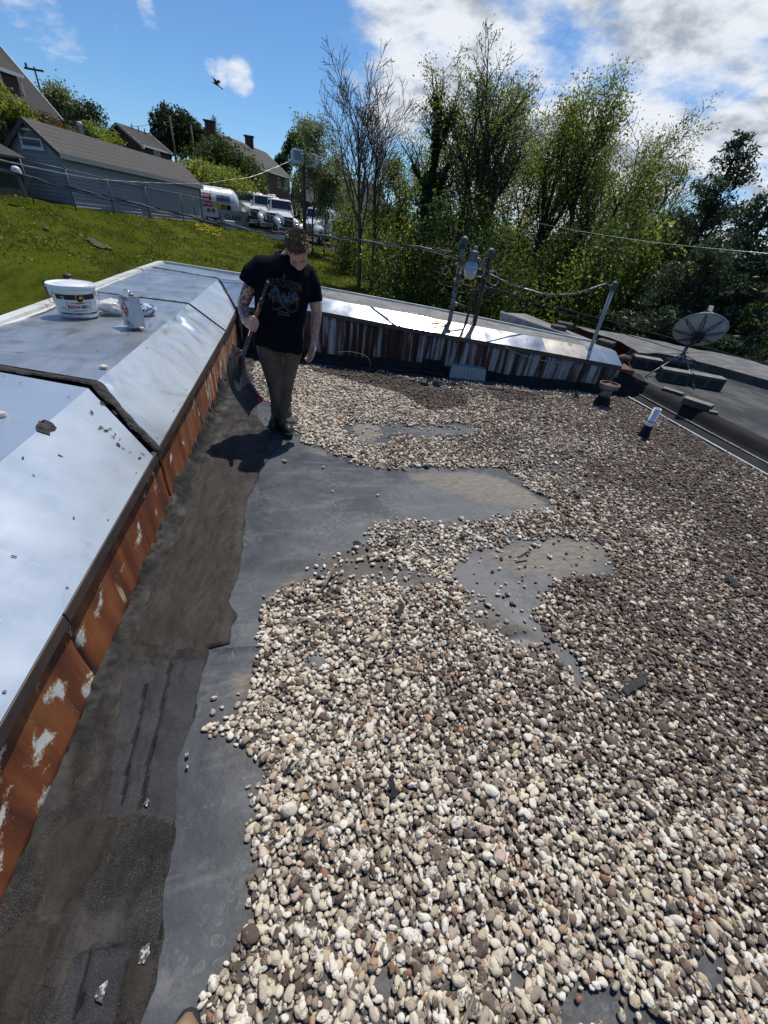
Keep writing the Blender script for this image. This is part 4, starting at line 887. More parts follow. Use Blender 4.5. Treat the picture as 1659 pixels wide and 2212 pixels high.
for k in range(12):
    ico = gn('GeometryNodeMeshIcoSphere'); ico.inputs['Radius'].default_value = 1.0; ico.inputs['Subdivisions'].default_value = 3
    ps = gn('GeometryNodeInputPosition'); ad = gn('ShaderNodeVectorMath', operation='ADD'); ng.links.new(ps.outputs[0], ad.inputs[0]); ad.inputs[1].default_value = (k*7.3, k*3.1, k*1.7)
    tn = gn('ShaderNodeTexNoise'); tn.inputs['Scale'].default_value = .8; tn.inputs['Detail'].default_value = 2.0; ng.links.new(ad.outputs[0], tn.inputs['Vector'])
    mm_ = gn('ShaderNodeMath', operation='MULTIPLY_ADD'); ng.links.new(tn.outputs[0], mm_.inputs[0]); mm_.inputs[1].default_value = 1.2; mm_.inputs[2].default_value = -.60
    sc_ = gn('ShaderNodeVectorMath', operation='SCALE'); ng.links.new(ps.outputs[0], sc_.inputs[0]); ng.links.new(mm_.outputs[0], sc_.inputs['Scale'])
    sp_ = gn('GeometryNodeSetPosition'); ng.links.new(ico.outputs['Mesh'], sp_.inputs['Geometry']); ng.links.new(sc_.outputs[0], sp_.inputs['Offset'])
    ss = gn('GeometryNodeSetShadeSmooth'); ng.links.new(sp_.outputs[0], ss.inputs[0]); g2 = gn('GeometryNodeGeometryToInstance'); ng.links.new(ss.outputs[0], g2.inputs[0]); ng.links.new(g2.outputs[0], join.inputs[0])
iop = gn('GeometryNodeInstanceOnPoints'); ng.links.new(gi.outputs[0], iop.inputs['Points']); ng.links.new(join.outputs[0], iop.inputs['Instance']); iop.inputs['Pick Instance'].default_value = True
def na(nm, ty):
    x = gn('GeometryNodeInputNamedAttribute', data_type=ty); x.inputs['Name'].default_value = nm; return x.outputs['Attribute']
ng.links.new(na('pick', 'INT'), iop.inputs['Instance Index']); ng.links.new(na('scl', 'FLOAT_VECTOR'), iop.inputs['Scale'])
e2r = gn('FunctionNodeEulerToRotation'); ng.links.new(na('rot', 'FLOAT_VECTOR'), e2r.inputs[0]); ng.links.new(e2r.outputs[0], iop.inputs['Rotation'])
smn = gn('GeometryNodeSetMaterial'); smn.inputs['Material'].default_value = MAT['pebble']; ng.links.new(iop.outputs[0], smn.inputs[0]); ng.links.new(smn.outputs[0], go.inputs[0])
md = gv.modifiers.new('pebbles', 'NODES'); md.node_group = ng
print('pebbles', N, rest.sum())
# --- pebbles that lie on the metal cap
for px, py, s, lab in ((224, 793, .020, 'single white pebble lying in the middle of the flat metal cap'), (283, 708, .018, 'left pebble of the pair in front of the solvent can'), (306, 710, .018, 'right pebble of the pair in front of the solvent can'),
                       (4, 895, .018, 'white pebble on the metal cap at the left edge beside the mastic seam')):
    c = onz(px, py, ZC+.012); o = bpy.data.objects.new('pebble', pm[px % 14]); COL.objects.link(o); o.location = (c[0], c[1], ZC+.016); o.scale = (s*1.2, s, s*.6); o.rotation_euler = (0, 0, px*.1); o['tint'] = .1; o['dirt'] = 0.0
    tag(o, lab, 'pebble')
# --- scraps of felt and twigs lying on the stones
scr = [(1370, 1480, .16, .05, 'big torn scrap of black felt lying on the gravel at right'), (866, 1320, .09, .04, 'small black felt scrap on the pebbles below the middle clump'), (848, 1700, .07, .025, 'narrow black scrap on the near pebbles left of centre'), (770, 1175, .06, .03, 'black scrap at the left end of the middle clump of stones'),
       (847, 1165, .09, .025, 'flat dark sliver on the middle clump of stones'), (1130, 1200, .10, .02, 'dark sliver at the right edge of the bare muddy patch'), (625, 1657, .05, .02, 'little black scrap near the left edge of the gravel'), (1580, 1255, .10, .05, 'black felt scrap on dirty gravel near the right edge of the picture'), (1040, 1165, .09, .02, 'pale bent strip lying at the right of the middle clump')]
for k, (px, py, L_, w_, lab) in enumerate(scr):
    c = onz(px, py, .035); a = .6*k+.4; m = MB(); us = np.linspace(-1, 1, 9); pts = []
    ed = [(L_/2*u*math.cos(a)-w_*random.uniform(.15, .62)*math.sin(a), L_/2*u*math.sin(a)+w_*random.uniform(.15, .62)*math.cos(a)) for u in us]+[(L_/2*u*math.cos(a)+w_*random.uniform(.15, .55)*math.sin(a), L_/2*u*math.sin(a)-w_*random.uniform(.15, .55)*math.cos(a)) for u in us[::-1]]
    m.prism([(c[0]+p[0], c[1]+p[1], .040+.012*math.sin(5*p[0]/L_)) for p in ed], (0, 0, .005)); tag(m.build('felt_scrap', 'scrap_black' if k != 8 else 'white_paint'), lab, 'scrap', 'scraps on the gravel')
for k, (a, b, lab) in enumerate([((832, 1405), (862, 1372), 'grey twig on the pebbles above the middle of the gravel'), ((1000, 2212), (1028, 2135), 'thin grey twig among the pebbles at the bottom edge'), ((700, 1265), (722, 1222), 'mottled strip of old flashing lying between two pebble clumps')]):
    A_, B_ = onz(*a, .045), onz(*b, .05); A_[2] = .045; B_[2] = .05; m = MB(); m.tube([A_, lerp(A_, B_, .5)+V(.004, .002, .004), B_], [.005, .004, .003] if k < 2 else [.009]*3, 6); tag(m.build('twig', 'stick'), lab, 'twig')
# photographer's boot toe at the bottom edge
bc = onz(402, 2205, 0); bt = thing('boot', 'tan leather boot toe with black sole at the bottom edge of the picture', 'boot', (bc[0], bc[1]-.09, 0), rotz=R(-6))
def bootshape(parent, L_=.29, w_=.052, tan=True):
    us = np.linspace(0, 1, 14); vs_ = []; fs = []; n_ = 14
    for u in us:
        yy = -L_*.65+L_*u; wd = w_*(.78+.30*math.sin(math.pi*min(1, u*.9+.12)))*(1 if u < .8 else math.sqrt(max(.03, 1-((u-.8)/.205)**2))); hh_ = lerp(.115, .058, min(1, u*1.5))*(1 if u < .82 else math.sqrt(max(.10, 1-((u-.82)/.19)**2)))
        for k in range(n_):
            t = 2*math.pi*k/n_; vs_.append((wd*math.cos(t)*(1 if math.sin(t) < 0 else .96), yy, .028+max(-.004, hh_*math.sin(t) if math.sin(t) > 0 else .012*math.sin(t))))
    for i in range(13):
        for k in range(n_): fs.append((i*n_+k, i*n_+(k+1) % n_, (i+1)*n_+(k+1) % n_, (i+1)*n_+k))
    fs.append(tuple(range(n_-1, -1, -1))); fs.append(tuple(13*n_+k for k in range(n_))); return vs_, [f[::-1] for f in fs]
def soleshape(L_=.30, w_=.056):
    pts = []
    for t in np.linspace(0, 2*math.pi, 28, endpoint=False):
        y_ = math.sin(t); x_ = math.cos(t); pts.append((x_*w_*(.86+.14*y_)*(abs(x_)**-.25 if abs(x_) > .05 else 1)*.9, y_*L_/2-.045+L_*.02, .004))
    return pts
def local(o, parent): o.parent = parent; o.matrix_parent_inverse = Matrix.Identity(4); return o
v_, f_ = bootshape(bt); up = local(mkobj('upper', v_, f_, 'boot_tan', None, True), bt)
m = MB(); m.prism(soleshape(), (0, 0, .028)); local(m.build('sole', 'sole_black', None, False, .006), bt)
# ------------------------------------------------------------------ things standing on the roofs
# ---- bucket
BX, BY, BZ = -1.965, 4.38, ZC+.006
bk_ = thing('bucket', 'squat white plastic bucket with red REPAIRHERO label and lid on metal cap', 'bucket', (BX, BY, BZ))
BH = .245
BS = .88
def brad(z): return (.170+.022*z/BH)*BS
m = MB(); m.lathe([(.160*BS, 0), (.168*BS, .004), (brad(.02), .02), (brad(.15), .15), (brad(.205), .205), (.199*BS, .207), (.199*BS, .222), (.194*BS, .224), (.194*BS, .24)], (BX, BY, BZ), 56); m.build('body', 'white_plastic', bk_, True)
lid = MB(); lid.lathe([(r0*BS, z0) for r0, z0 in [(.203, .228), (.206, .231), (.206, .252), (.202, .256), (.195, .256), (.190, .249), (.12, .249), (.118, .251), (.002, .251)]], (BX, BY, BZ), 56); lid = lid.build('lid', 'white_plastic', bk_, True)
for k in range(28):
    a = 2*math.pi*k/28; m = MB(); m.box((BX+.2065*BS*math.cos(a), BY+.2065*BS*math.sin(a), BZ+.236), (.004, .016, .009), Matrix.Rotation(a, 3, 'Z')); m.build('lid_tab', 'white_plastic', lid)
cam_a = math.atan2(-BY, -BX)                                     # direction to the camera, seen from the bucket
LA = cam_a+R(4)
def on_bucket(v, z0, a0=0.0, lift=.0012):
    r_ = np.array([brad(z0+q[1]) for q in v])+lift; a = LA+a0+v[:, 0]/(.182*BS)*.92
    return np.stack([BX+r_*np.cos(a), BY+r_*np.sin(a), BZ+z0+v[:, 1]], 1)
def band(name, z0, z1, a0, a1, mat, lift=.001, n_=24, parent=bk_):
    v = []; f = []
    for i in range(n_+1):
        for z in (z0, z1): v.append((lerp(a0, a1, i/n_)*.182, z-z0))
    v = on_bucket(np.array(v), z0, 0, lift); f = [(2*i, 2*i+2, 2*i+3, 2*i+1) for i in range(n_)]
    return mkobj(name, v, f, mat, parent, True)
band('label_stripe', .148, .188, -.95, .98, 'print_black', .0012); band('label_stripe', .030, .042, -.95, .98, 'print_black', .0012)
def badge(pts, z0, a0, mat, lift, nm='label_badge'):
    v = np.array(pts, float); vv = [(0, 0)]+list(pts); w_ = on_bucket(np.array(vv, float), z0, a0, lift); return mkobj(nm, w_, [(0, i+1, (i+1) % len(pts)+1) for i in range(len(pts))], mat, bk_)
def densify(pts, n_=6):
    o = []
    for (x0, y0), (x1, y1) in zip(pts, pts[1:]+pts[:1]):
        for k in range(n_): o.append((lerp(x0, x1, k/n_), lerp(y0, y1, k/n_)))
    return o
badge(densify([(-.098, -.034), (.105, -.034), (.098, -.002), (.105, .036), (.0, .028), (-.100, .036), (-.093, 0)]), .093, .03, 'print_red', .0014)
badge(densify([(-.090, -.027), (.096, -.027), (.091, -.002), (.097, .029), (.0, .021), (-.092, .029), (-.086, 0)]), .093, .03, 'print_white', .0018)
circ = [(.032*math.cos(t), .032*math.sin(t)) for t in np.linspace(0, 2*math.pi, 22, endpoint=False)]
badge(circ, .160, .14, 'print_yellow', .0018); badge([(x_*.86, y_*.86) for x_, y_ in circ], .160, .14, 'print_black', .0022); badge([(x_*.35+.008, y_*.35+.004) for x_, y_ in circ], .160, .14, 'print_yellow', .0026)
badge([(x_*.42, y_*.42) for x_, y_ in circ], .163, -.62, 'print_white', .0022); badge([(x_*.30, y_*.30) for x_, y_ in circ], .163, -.62, 'print_black', .0026)
def on_bucket_text(txt, size, width, z0, a0, mat, bold=0.02, lift=.0024):
    v, f = text_mesh(txt, size, width, bold); v = v.copy(); mkobj('label_lettering', on_bucket(v, z0, a0, lift), f, mat, bk_)
on_bucket_text('REPAIR', .030, .095, .092, -.19, 'print_red', .03); on_bucket_text('HERO', .030, .068, .092, .29, 'print_black', .03); on_bucket_text('SEAL-FAST', .009, .052, .126, .09, 'print_black')
for a_, b_, z_, mt_ in ((-.30, .30, .061, 'print_black'), (-.45, -.15, .0345, 'print_white'), (.05, .5, .0345, 'print_white'), (-.85, -.55, .075, 'rail_grey'), (-.85, -.6, .083, 'rail_grey')): band('label_small_print', z_, z_+.003, a_, b_, mt_, .0022, 8)
for sgn in (-1, 1):
    a = LA+sgn*R(72); e = V(BX+.197*BS*math.cos(a), BY+.197*BS*math.sin(a), BZ+.19); m = MB(); m.box(e, (.014, .035, .045), Matrix.Rotation(a, 3, 'Z')); m.build('handle_ear', 'white_plastic', bk_, bevel=.004)
pts = []
for t in np.linspace(0, math.pi, 22):
    a = LA+R(72)*math.cos(t)+0; rr_ = .212*BS; aa = LA+R(180)-R(108)*math.cos(t); pts.append((BX+rr_*math.cos(aa), BY+rr_*math.sin(aa), BZ+.185-.12*math.sin(t)))
m = MB(); m.tube(pts, .0025, 6); m.build('wire_handle', 'rail_grey', bk_, True)

# ---- solvent can
c_, l_, r_ = V(-1.401, 4.008, ZC+.007), V(-1.532, 4.142, ZC+.007), V(-1.328, 4.049, ZC+.007)
u_ = (l_-c_)/np.linalg.norm(l_-c_); w_ = (r_-c_)/np.linalg.norm(r_-c_); w_ = w_-w_.dot(u_)*u_; w_ /= np.linalg.norm(w_)
CL, CW, CHt = .178, .098, .245
can = thing('solvent_can', 'white rectangular metal solvent can with red flammable diamond', 'can', c_+u_*CL/2+w_*CW/2)
m = MB(); Z3 = V(0, 0, 1)
m.hexa([c_, c_+u_*CL, c_+u_*CL+w_*CW, c_+w_*CW]+[q+Z3*CHt for q in (c_, c_+u_*CL, c_+u_*CL+w_*CW, c_+w_*CW)]); m.build('body', 'white_paint', can, bevel=.006)
for z in (0.0, CHt-.004):
    m = MB(); e = .0025; q = [c_-u_*e-w_*e, c_+u_*(CL+e)-w_*e, c_+u_*(CL+e)+w_*(CW+e), c_+w_*(CW+e)-u_*e]; q = [p+Z3*z for p in q]; m.hexa(q+[p+Z3*.005 for p in q]); m.build('rim', 'rail_grey', can, bevel=.0015)
nf = -w_; fc0 = c_+u_*CL/2+nf*.0012                             # the broad printed side
def face(pts, mat, lift=0.0, nm='label_patch'):
    q = [fc0+u_*(-p[0])*1+Z3*p[1]+nf*lift for p in pts]; m = MB(); m.add(q, [tuple(range(len(q)))]); return m.build(nm, mat, can)
face([(0, .212), (.058, .140), (0, .068), (-.058, .140)], 'print_red'); face([(0, .205), (.052, .140), (0, .075), (-.052, .140)], 'print_white', .0006); face([(0, .201), (.049, .140), (0, .079), (-.049, .140)], 'print_red', .0010)
fl = [(0, .188), (.010, .172), (.014, .162), (.020, .170), (.021, .156), (.013, .146), (-.010, .146), (-.018, .156), (-.012, .170), (-.008, .164)]; face(fl, 'print_white', .0016, 'flame_mark')
face([(-.03, .020), (.03, .020), (.03, .045), (-.03, .045)], 'print_black', .0006); face([(-.028, .022), (.028, .022), (.028, .043), (-.028, .043)], 'print_white', .0010)
def face_text(txt, size, width, x0, z0, mat, lift=.0016, bold=0.0):
    v, f = text_mesh(txt, size, width, bold); mkobj('label_lettering', [fc0+u_*(-(x0+q[0]))+Z3*(z0+q[1])+nf*lift for q in v], f, mat, can)
for x0, x1, z0, z1, mt_ in ((-.028, .028, .125, .131, 'print_white'), (-.02, .02, .026, .038, 'print_black'), (-.03, .075, .224, .231, 'print_black'), (-.02, .075, .212, .217, 'print_black'), (-.06, -.035, .10, .102, 'rail_grey'), (-.03, .03, .050, .052, 'rail_grey'), (-.03, .03, .013, .015, 'rail_grey')): face([(x0, z0), (x1, z0), (x1, z1), (x0, z1)], mt_, .0016, 'label_small_print')
tz = CHt+.004; tm = c_+u_*CL*.5+w_*CW*.5+Z3*tz
m = MB(); m.tube([tm+u_*.055, tm+u_*.05+Z3*.022, tm+u_*.03+Z3*.032, tm-u_*.01+Z3*.032, tm-u_*.03+Z3*.020, tm-u_*.034], .006, 8, flat=.5); m.build('carry_handle', 'chrome', can, True)
m = MB(); m.lathe([(.020, 0), (.020, .012), (.017, .016), (.0, .016)], tm-u_*.060, 20); m.build('screw_cap', 'rail_grey', can, True)

# ---- rag / bags behind the can
def crumple(name, c, r, mat, label, seed, parent=None):
    v = IV.copy(); d = .35*fbm(v[:, 0]*1.6, v[:, 1]*1.6, v[:, 2]*1.6+seed, 3, seed)+.16*np.abs(fbm(v[:, 0]*4, v[:, 1]*4, v[:, 2]*4, 3, seed+3))
    v = v*(.85+d)[:, None]*np.array(r); v[:, 2] = np.maximum(v[:, 2], -r[2]*.55); v[:, 2] -= v[:, 2].min(); v = v+np.array(c)
    o = fastmesh(name, v, IF, mat, parent, True); s = o.modifiers.new('sub', 'SUBSURF'); s.levels = 1; s.render_levels = 1; return o
bagp = onz(246, 676, ZC)
tag(crumple('plastic_bag', (bagp[0], bagp[1], ZC+.004), (.17, .10, .085), 'clear_bag', '', 5), 'crumpled white plastic bag between the bucket and the solvent can', 'bag')
bg2 = onz(322, 681, ZC); tag(crumple('rag_bundle', (bg2[0]-.03, bg2[1]+.02, ZC+.004), (.11, .09, .06), 'bag_blue', '', 12), 'small blue and white crumpled bag just behind the solvent can', 'bag')

# ---- two pipe stubs beyond the outer edge, behind the bucket
for (pxa, pya, top, rad, mat_, lab) in ((99, 606, .17, .030, 'pipe_rust', 'dark rust red pipe stub sticking up behind the bucket'), (145, 592, .15, .040, 'clay_pipe', 'pinkish pipe stub with a dark cap behind the bucket')):
    t = atx(pxa, pya, -2.52); st_ = thing('pipe_stub', lab, 'pipe', (t[0], t[1], -.4), 'pipe stubs at the outer edge'); m = MB(); m.lathe([(rad, -.5), (rad, t[2]-.02), (rad*.9, t[2]-.02)], (t[0], t[1], 0), 16); m.build('pipe', mat_, st_, True)
    m = MB(); m.lathe([(rad*1.12, t[2]-.035), (rad*1.15, t[2]-.012), (rad*.8, t[2]+.004), (rad*.2, t[2]+.006)], (t[0], t[1], 0), 16); m.build('cap', 'trim_brown' if mat_ == 'clay_pipe' else 'black_plastic', st_, True)

# ---- vents standing in the gravel
c = onz(1298, 875, 0); vc = thing('vent_cap', 'squat grey metal roof vent with rusty rimmed cap at the far right corner', 'vent', (c[0], c[1], 0))
m = MB(); m.lathe([(.115, 0), (.105, .05), (.085, .10), (.075, .125), (.0, .125)], (c[0], c[1], 0), 24); m.build('boot_collar', 'black_rubber_roof', vc, True)
m = MB(); m.lathe([(.072, .10), (.068, .20), (.066, .235), (.0, .235)], (c[0], c[1], 0), 24); m.build('stack', 'galv_steel', vc, True)
m = MB(); m.lathe([(.085, .232), (.128, .245), (.132, .30), (.126, .302), (.122, .262), (.0, .258)], (c[0], c[1], 0), 28); m.build('cap_bowl', 'galv_steel', vc, True)
m = MB(); m.lathe([(.133, .296), (.134, .305), (.120, .306), (.119, .297)], (c[0], c[1], 0), 28, caps=False); m.build('rusty_rim', 'vent_rust', vc, True); m = MB(); m.lathe([(.118, .272), (.06, .29), (.0, .315)], (c[0], c[1], 0), 24); m.build('inner_cone', 'pipe_rust', vc, True)
for k in range(3):
    a = 2.1*k+.4; m = MB(); m.box((c[0]+.09*math.cos(a), c[1]+.09*math.sin(a), .225), (.012, .004, .05)); m.build('bracket', 'vent_metal', vc)
c = V(4.026, 3.79, 0); pv = thing('white_vent_pipe', 'white plastic vent pipe on a black boot standing in the gravel at right', 'pipe', c)
m = MB(); m.lathe([(.085, .0), (.062, .03), (.052, .06), (.049, .145), (.045, .15)], c, 20); m.build('rubber_boot', 'black_rubber_roof', pv, True); m = MB(); m.lathe([(.041, .05), (.041, .358), (.035, .358), (.035, .25)], c, 24, caps=False); m.build('pipe', 'white_plastic', pv, True)
m = MB(); m.lathe([(.0445, .195), (.0445, .212)], c, 20, caps=False); m.build('collar', 'grey_pvc', pv, True)

# ---- service masts on the far parapet
YM = 6.03
def mp(px, py, Y=YM): return aty(px, py, Y)
sm_ = thing('service_mast_cluster', 'cluster of three electrical masts with weatherheads and a yard lamp on the far parapet', 'electrical mast', (2.3, YM, .5))
def bulbhead(c, d, s=1.0, nm='weatherhead'):   # hooded entrance cap, opening towards d
    d = V(*d); d /= np.linalg.norm(d); m = MB(); M_ = Matrix.Rotation(math.atan2(d[1], d[0]), 3, 'Z')
    m.ellip(c+V(0, 0, .02)*s, (.060*s, .052*s, .060*s), M_, 18, 12); m.tube([c+V(0, 0, -.05)*s, c+V(0, 0, .02)*s], .042*s, 16); m.ellip(c+d*.045*s+V(0, 0, -.005)*s, (.034*s, .040*s, .036*s), M_); return m.build(nm, 'weatherhead', sm_ if nm == 'weatherhead' else None, True)
lb, ltp = mp(966, 722), mp(1006, 528); ltp[0] = lb[0]+.0; ltp = V(lb[0], YM, ltp[2])
m = MB(); m.tube([lb+V(0, 0, -.12), V(lb[0], YM, 1.35)], .030, 14); m.tube([V(lb[0], YM, 1.35), ltp], .026, 14); m.build('mast_pipe', 'galv_steel', sm_, True); bulbhead(ltp+V(0, 0, .01), (-1, -.2, 0))
rb, rtp = mp(1020, 722), mp(1063, 553); rtp = V(rb[0]+.01, YM, rtp[2]); m = MB(); m.tube([rb+V(0, 0, -.12), V(rb[0], YM, 1.22)], .028, 14); m.tube([V(rb[0], YM, 1.22), rtp], .033, 14); m.build('mast_pipe', 'dark_conduit', sm_, True); bulbhead(rtp+V(0, 0, .01), (-.6, -.3, 0))
cb0 = mp(1003, 716); cbt = mp(1028, 605); m = MB(); m.tube([cb0+V(0, 0, -.1), V(cb0[0]+.01, YM, cbt[2])], .014, 10); m.build('mast_pipe', 'dark_conduit', sm_, True)
for z_, a_, b_ in ((1.16, lb[0], rb[0]), (.92, lb[0], cb0[0])):
    m = MB(); m.tube([(a_, YM-.02, z_+.03), (b_, YM-.02, z_-.02)], .010, 8); m.build('cross_brace', 'dark_conduit', sm_, True)
for z_ in (.86, 1.18, 1.28):
    m = MB(); m.lathe([(.036, -.02), (.040, 0), (.036, .02)], (lb[0], YM, z_), 14); m.build('clamp', 'weatherhead', sm_, True)
for z_ in (1.18, 1.33):
    m = MB(); m.lathe([(.038, -.02), (.042, 0), (.038, .02)], (rb[0]+.006, YM, z_), 14); m.build('clamp', 'weatherhead', sm_, True)
m = MB(); m.box((lb[0]+.035, YM-.03, .93), (.05, .04, .05)); m.build('junction_box', 'rail_grey', sm_, bevel=.004)
m = MB(); m.box((lb[0]-.05, YM-.02, 1.45), (.09, .025, .035)); m.build('insulator_bracket', 'black_plastic', sm_, bevel=.005); m = MB(); m.box((rb[0]+.07, YM-.02, 1.36), (.08, .025, .03)); m.build('insulator_bracket', 'galv_steel', sm_, bevel=.005)
# yard lamp between the masts
lc = mp(1019, 565); lamp_x = lc[0]-.015
m = MB(); m.lathe([(.055, 0), (.062, .01), (.062, .10), (.052, .12), (.0, .12)], (lamp_x, YM-.06, 1.46), 18); m.build('lamp_housing', 'galv_steel', sm_, True)
m = MB(); m.lathe([(.026, .12), (.026, .17), (.0, .175)], (lamp_x+.008, YM-.06, 1.46), 14); m.build('photocell', 'rail_grey', sm_, True)
m = MB(); m.lathe([(.060, .0), (.100, -.075), (.098, -.08)], (lamp_x, YM-.06, 1.46), 20, caps=False); m.build('lamp_shade', 'lamp_blue', sm_, True)
m = MB(); m.lathe([(.094, -.075), (.075, -.17), (.060, -.20), (.0, -.205)], (lamp_x, YM-.06, 1.46), 20); m.build('lamp_lens', 'lamp_lens', sm_, True)
m = MB(); m.tube([(lamp_x+.05, YM-.05, 1.50), (lamp_x+.10, YM-.04, 1.49), (lamp_x+.14, YM-.03, 1.44), (rb[0], YM-.02, 1.36)], .018, 10); m.build('lamp_arm', 'rail_grey', sm_, True)
def sag(A_, B_, s, n_=18): return [lerp(V(*A_), V(*B_), t)+V(0, 0, -4*s*t*(1-t)) for t in np.linspace(0, 1, n_)]
def loop(pts, n_=6):      # smooth curve through points
    P_ = [V(*p) for p in pts]; P_ = [2*P_[0]-P_[1]]+P_+[2*P_[-1]-P_[-2]]; o = []
    for i in range(1, len(P_)-2):
        for t in np.linspace(0, 1, n_, endpoint=False):
            a, b, c, d = P_[i-1:i+3]; o.append(.5*((2*b)+(-a+c)*t+(2*a-5*b+4*c-d)*t*t+(-a+3*b-3*c+d)*t**3))
    return o+[P_[-2]]
Lc = [( [(-.02, 1.62), (-.10, 1.52), (-.20, 1.44), (-.24, 1.30), (-.20, 1.16), (-.10, 1.05), (.02, 1.0)], .006, 'cable_black'), ([(-.20, 1.47), (-.28, 1.36), (-.26, 1.2), (-.12, 1.14), (.05, 1.16), (.2, 1.12), (.36, 1.16)], .006, 'cable_black'),
      ([(.36, 1.52), (.28, 1.5), (.24, 1.38), (.26, 1.22), (.25, 1.0), (.22, .8), (.20, .6)], .006, 'cable_black'), ([(.33, 1.55), (.30, 1.46), (.27, 1.2), (.30, .9), (.32, .75), (.26, .62)], .005, 'cable_black'),
      ([(-.1, 1.42), (.0, 1.37), (.12, 1.33), (.25, 1.29), (.34, 1.31), (.33, 1.4), (.26, 1.47), (.2, 1.46)], .007, 'cable_alu'), ([(.36, 1.29), (.48, 1.22), (.56, 1.22), (.56, 1.3), (.50, 1.38), (.44, 1.40)], .006, 'cable_alu'),
      ([(.0, 1.22), (.12, 1.26), (.2, 1.3)], .004, 'cable_alu'), ([(-.45, .60), (-.40, .68), (-.25, .70), (-.08, .66), (.0, .58)], .006, 'cable_black'), ([(-.40, .56), (-.35, .64), (-.2, .67), (-.05, .62)], .006, 'cable_black'), ([(.38, 1.14), (.55, 1.20)], .006, 'cable_black'), ([(.35, .9), (.45, 1.02), (.55, 1.10)], .004, 'cable_black'),
      ([(-.22, 1.38), (-.17, 1.34), (-.20, 1.28), (-.26, 1.30), (-.22, 1.36)], .004, 'cable_alu'), ([(-.05, 1.1), (.1, 1.08), (.22, 1.12)], .005, 'cable_black'), ([(-.2, 1.1), (-.12, 1.0), (-.06, .94), (.0, .92)], .004, 'cable_black'), ([(.22, .66), (.3, .58), (.36, .52)], .006, 'cable_black'), ([(.02, .66), (.06, .58), (.12, .53)], .006, 'cable_black')]
for k, (pl, rad, mt_) in enumerate(Lc):
    m = MB(); m.tube(loop([(lb[0]+a, YM-.045-.012*(k % 4), z_) for a, z_ in pl]), rad, 6); m.build('cable_loop', mt_, sm_, True)
# tar pots at the feet
for q in (lb, rb, cb0):
    m = MB(); zz_ = ztrimF(q[0])+.03; m.lathe([(.075, -.02), (.055, .03), (.036, .07)], (q[0], YM, zz_+.03), 14); m.build('pipe_flashing', 'mastic', sm_, True)
# lone grey mast at the right end
b0 = aty(1267, 777, 5.62); t0 = aty(1317, 622, 5.62); gm_ = thing('grey_mast_pipe', 'single grey mast pipe with weatherhead near the right end of the far parapet', 'electrical mast', (b0[0], 5.62, .4))
m = MB(); m.tube([V(b0[0], 5.62, .35), V(b0[0]-.02, 5.62, t0[2])], .026, 16); m.build('mast_pipe', 'grey_pvc', gm_, True); m = MB(); m.lathe([(.038, 0), (.034, .06), (.030, .09)], (b0[0], 5.62, .46), 14); m.build('pipe_flashing', 'black_rubber_roof', gm_, True)
hd = bulbhead(V(b0[0]-.02, 5.62, t0[2]+.02), (-1, -.1, 0), .85, 'weather_cap'); hd.parent = gm_; hd.matrix_parent_inverse = pinv(gm_)

# ---- satellite dish with its ballasted tripod on the side roof
db = onz(1458, 799, ZR); dp = thing('satellite_dish', 'large grey ribbed satellite dish seen from behind on a ballasted tripod', 'satellite dish', db)
top = V(db[0], db[1], .62); M_ = MB(); M_.tube([db+V(0, 0, .0), top], .028, 12); M_.build('mast_pipe', 'galv_steel', dp, True)
for fx, fy in ((1395, 813), (1500, 839), (1480, 800)):
    e = onz(fx, fy, ZR+.015); m = MB(); m.tube([e, V(db[0], db[1], .50)], .011, 8); m.build('strut', 'galv_steel', dp, True)
m = MB(); m.ellip(V(db[0]-.06, db[1]-.05, ZR+.10), (.13, .11, .10)); m.build('base_dome', 'shovel_dark', dp, True)
dc = abv = None
def at_same(px, py, p): return atd(px, py, math.hypot(p[0], p[1]))
dc = at_same(1510, 717, db); dax = V(.42, .62, .66); dax /= np.linalg.norm(dax)      # the way the dish looks
q = Vector(tuple(dax)).to_track_quat('Z', 'Y').to_matrix(); Rd = .37
prof = [(0.001, 0)]+[(Rd*t, .096*t*t) for t in np.linspace(.08, 1, 12)]+[(Rd*1.012, .094)]
m = MB(); m.lathe(prof, tuple(dc-dax*.06), 48, q, caps=False); o = m.build('reflector', 'dish_grey', dp, True); s = o.modifiers.new('s', 'SOLIDIFY'); s.thickness = .008; s.offset = -1
ctr = dc-dax*.06
for k in range(16):
    a = 2*math.pi*k/16; m = MB(); r1 = .12; pts = []
    a2 = a+(.20 if k % 2 else -.20)
    for t in np.linspace(0, 1, 7):
        aa = lerp(a, a2, t); r = lerp(.07, Rd*.98, t); p = q @ Vector((r*math.cos(aa), r*math.sin(aa), .096*(r/Rd)**2-.012)); pts.append(V(*p)+ctr)
    m.tube(pts, [.007]*7, 5); m.build('back_rib', 'shovel_grey', dp, True)
m = MB(); m.lathe([(Rd*1.0, .090), (Rd*1.018, .094), (Rd*1.018, .103), (Rd*1.0, .105)], tuple(ctr), 48, q, caps=False); m.build('rim', 'rail_grey', dp, True)
m = MB(); m.box(tuple(ctr-dax*.06), (.15, .17, .07), q); m.build('mount_plate', 'shovel_dark', dp, bevel=.01)
m = MB(); m.tube([top+V(0, 0, -.05), ctr-dax*.09], .022, 10); m.build('mount_arm', 'shovel_dark', dp, True)
ft = ctr+dax*.60; rimb = ctr+V(*(q @ Vector((0, -Rd, .13))))
rimt = ctr+V(*(q @ Vector((0, Rd, .13)))); lnb = ctr+dax*.31+V(*(q @ Vector((0, Rd*.55, 0))))
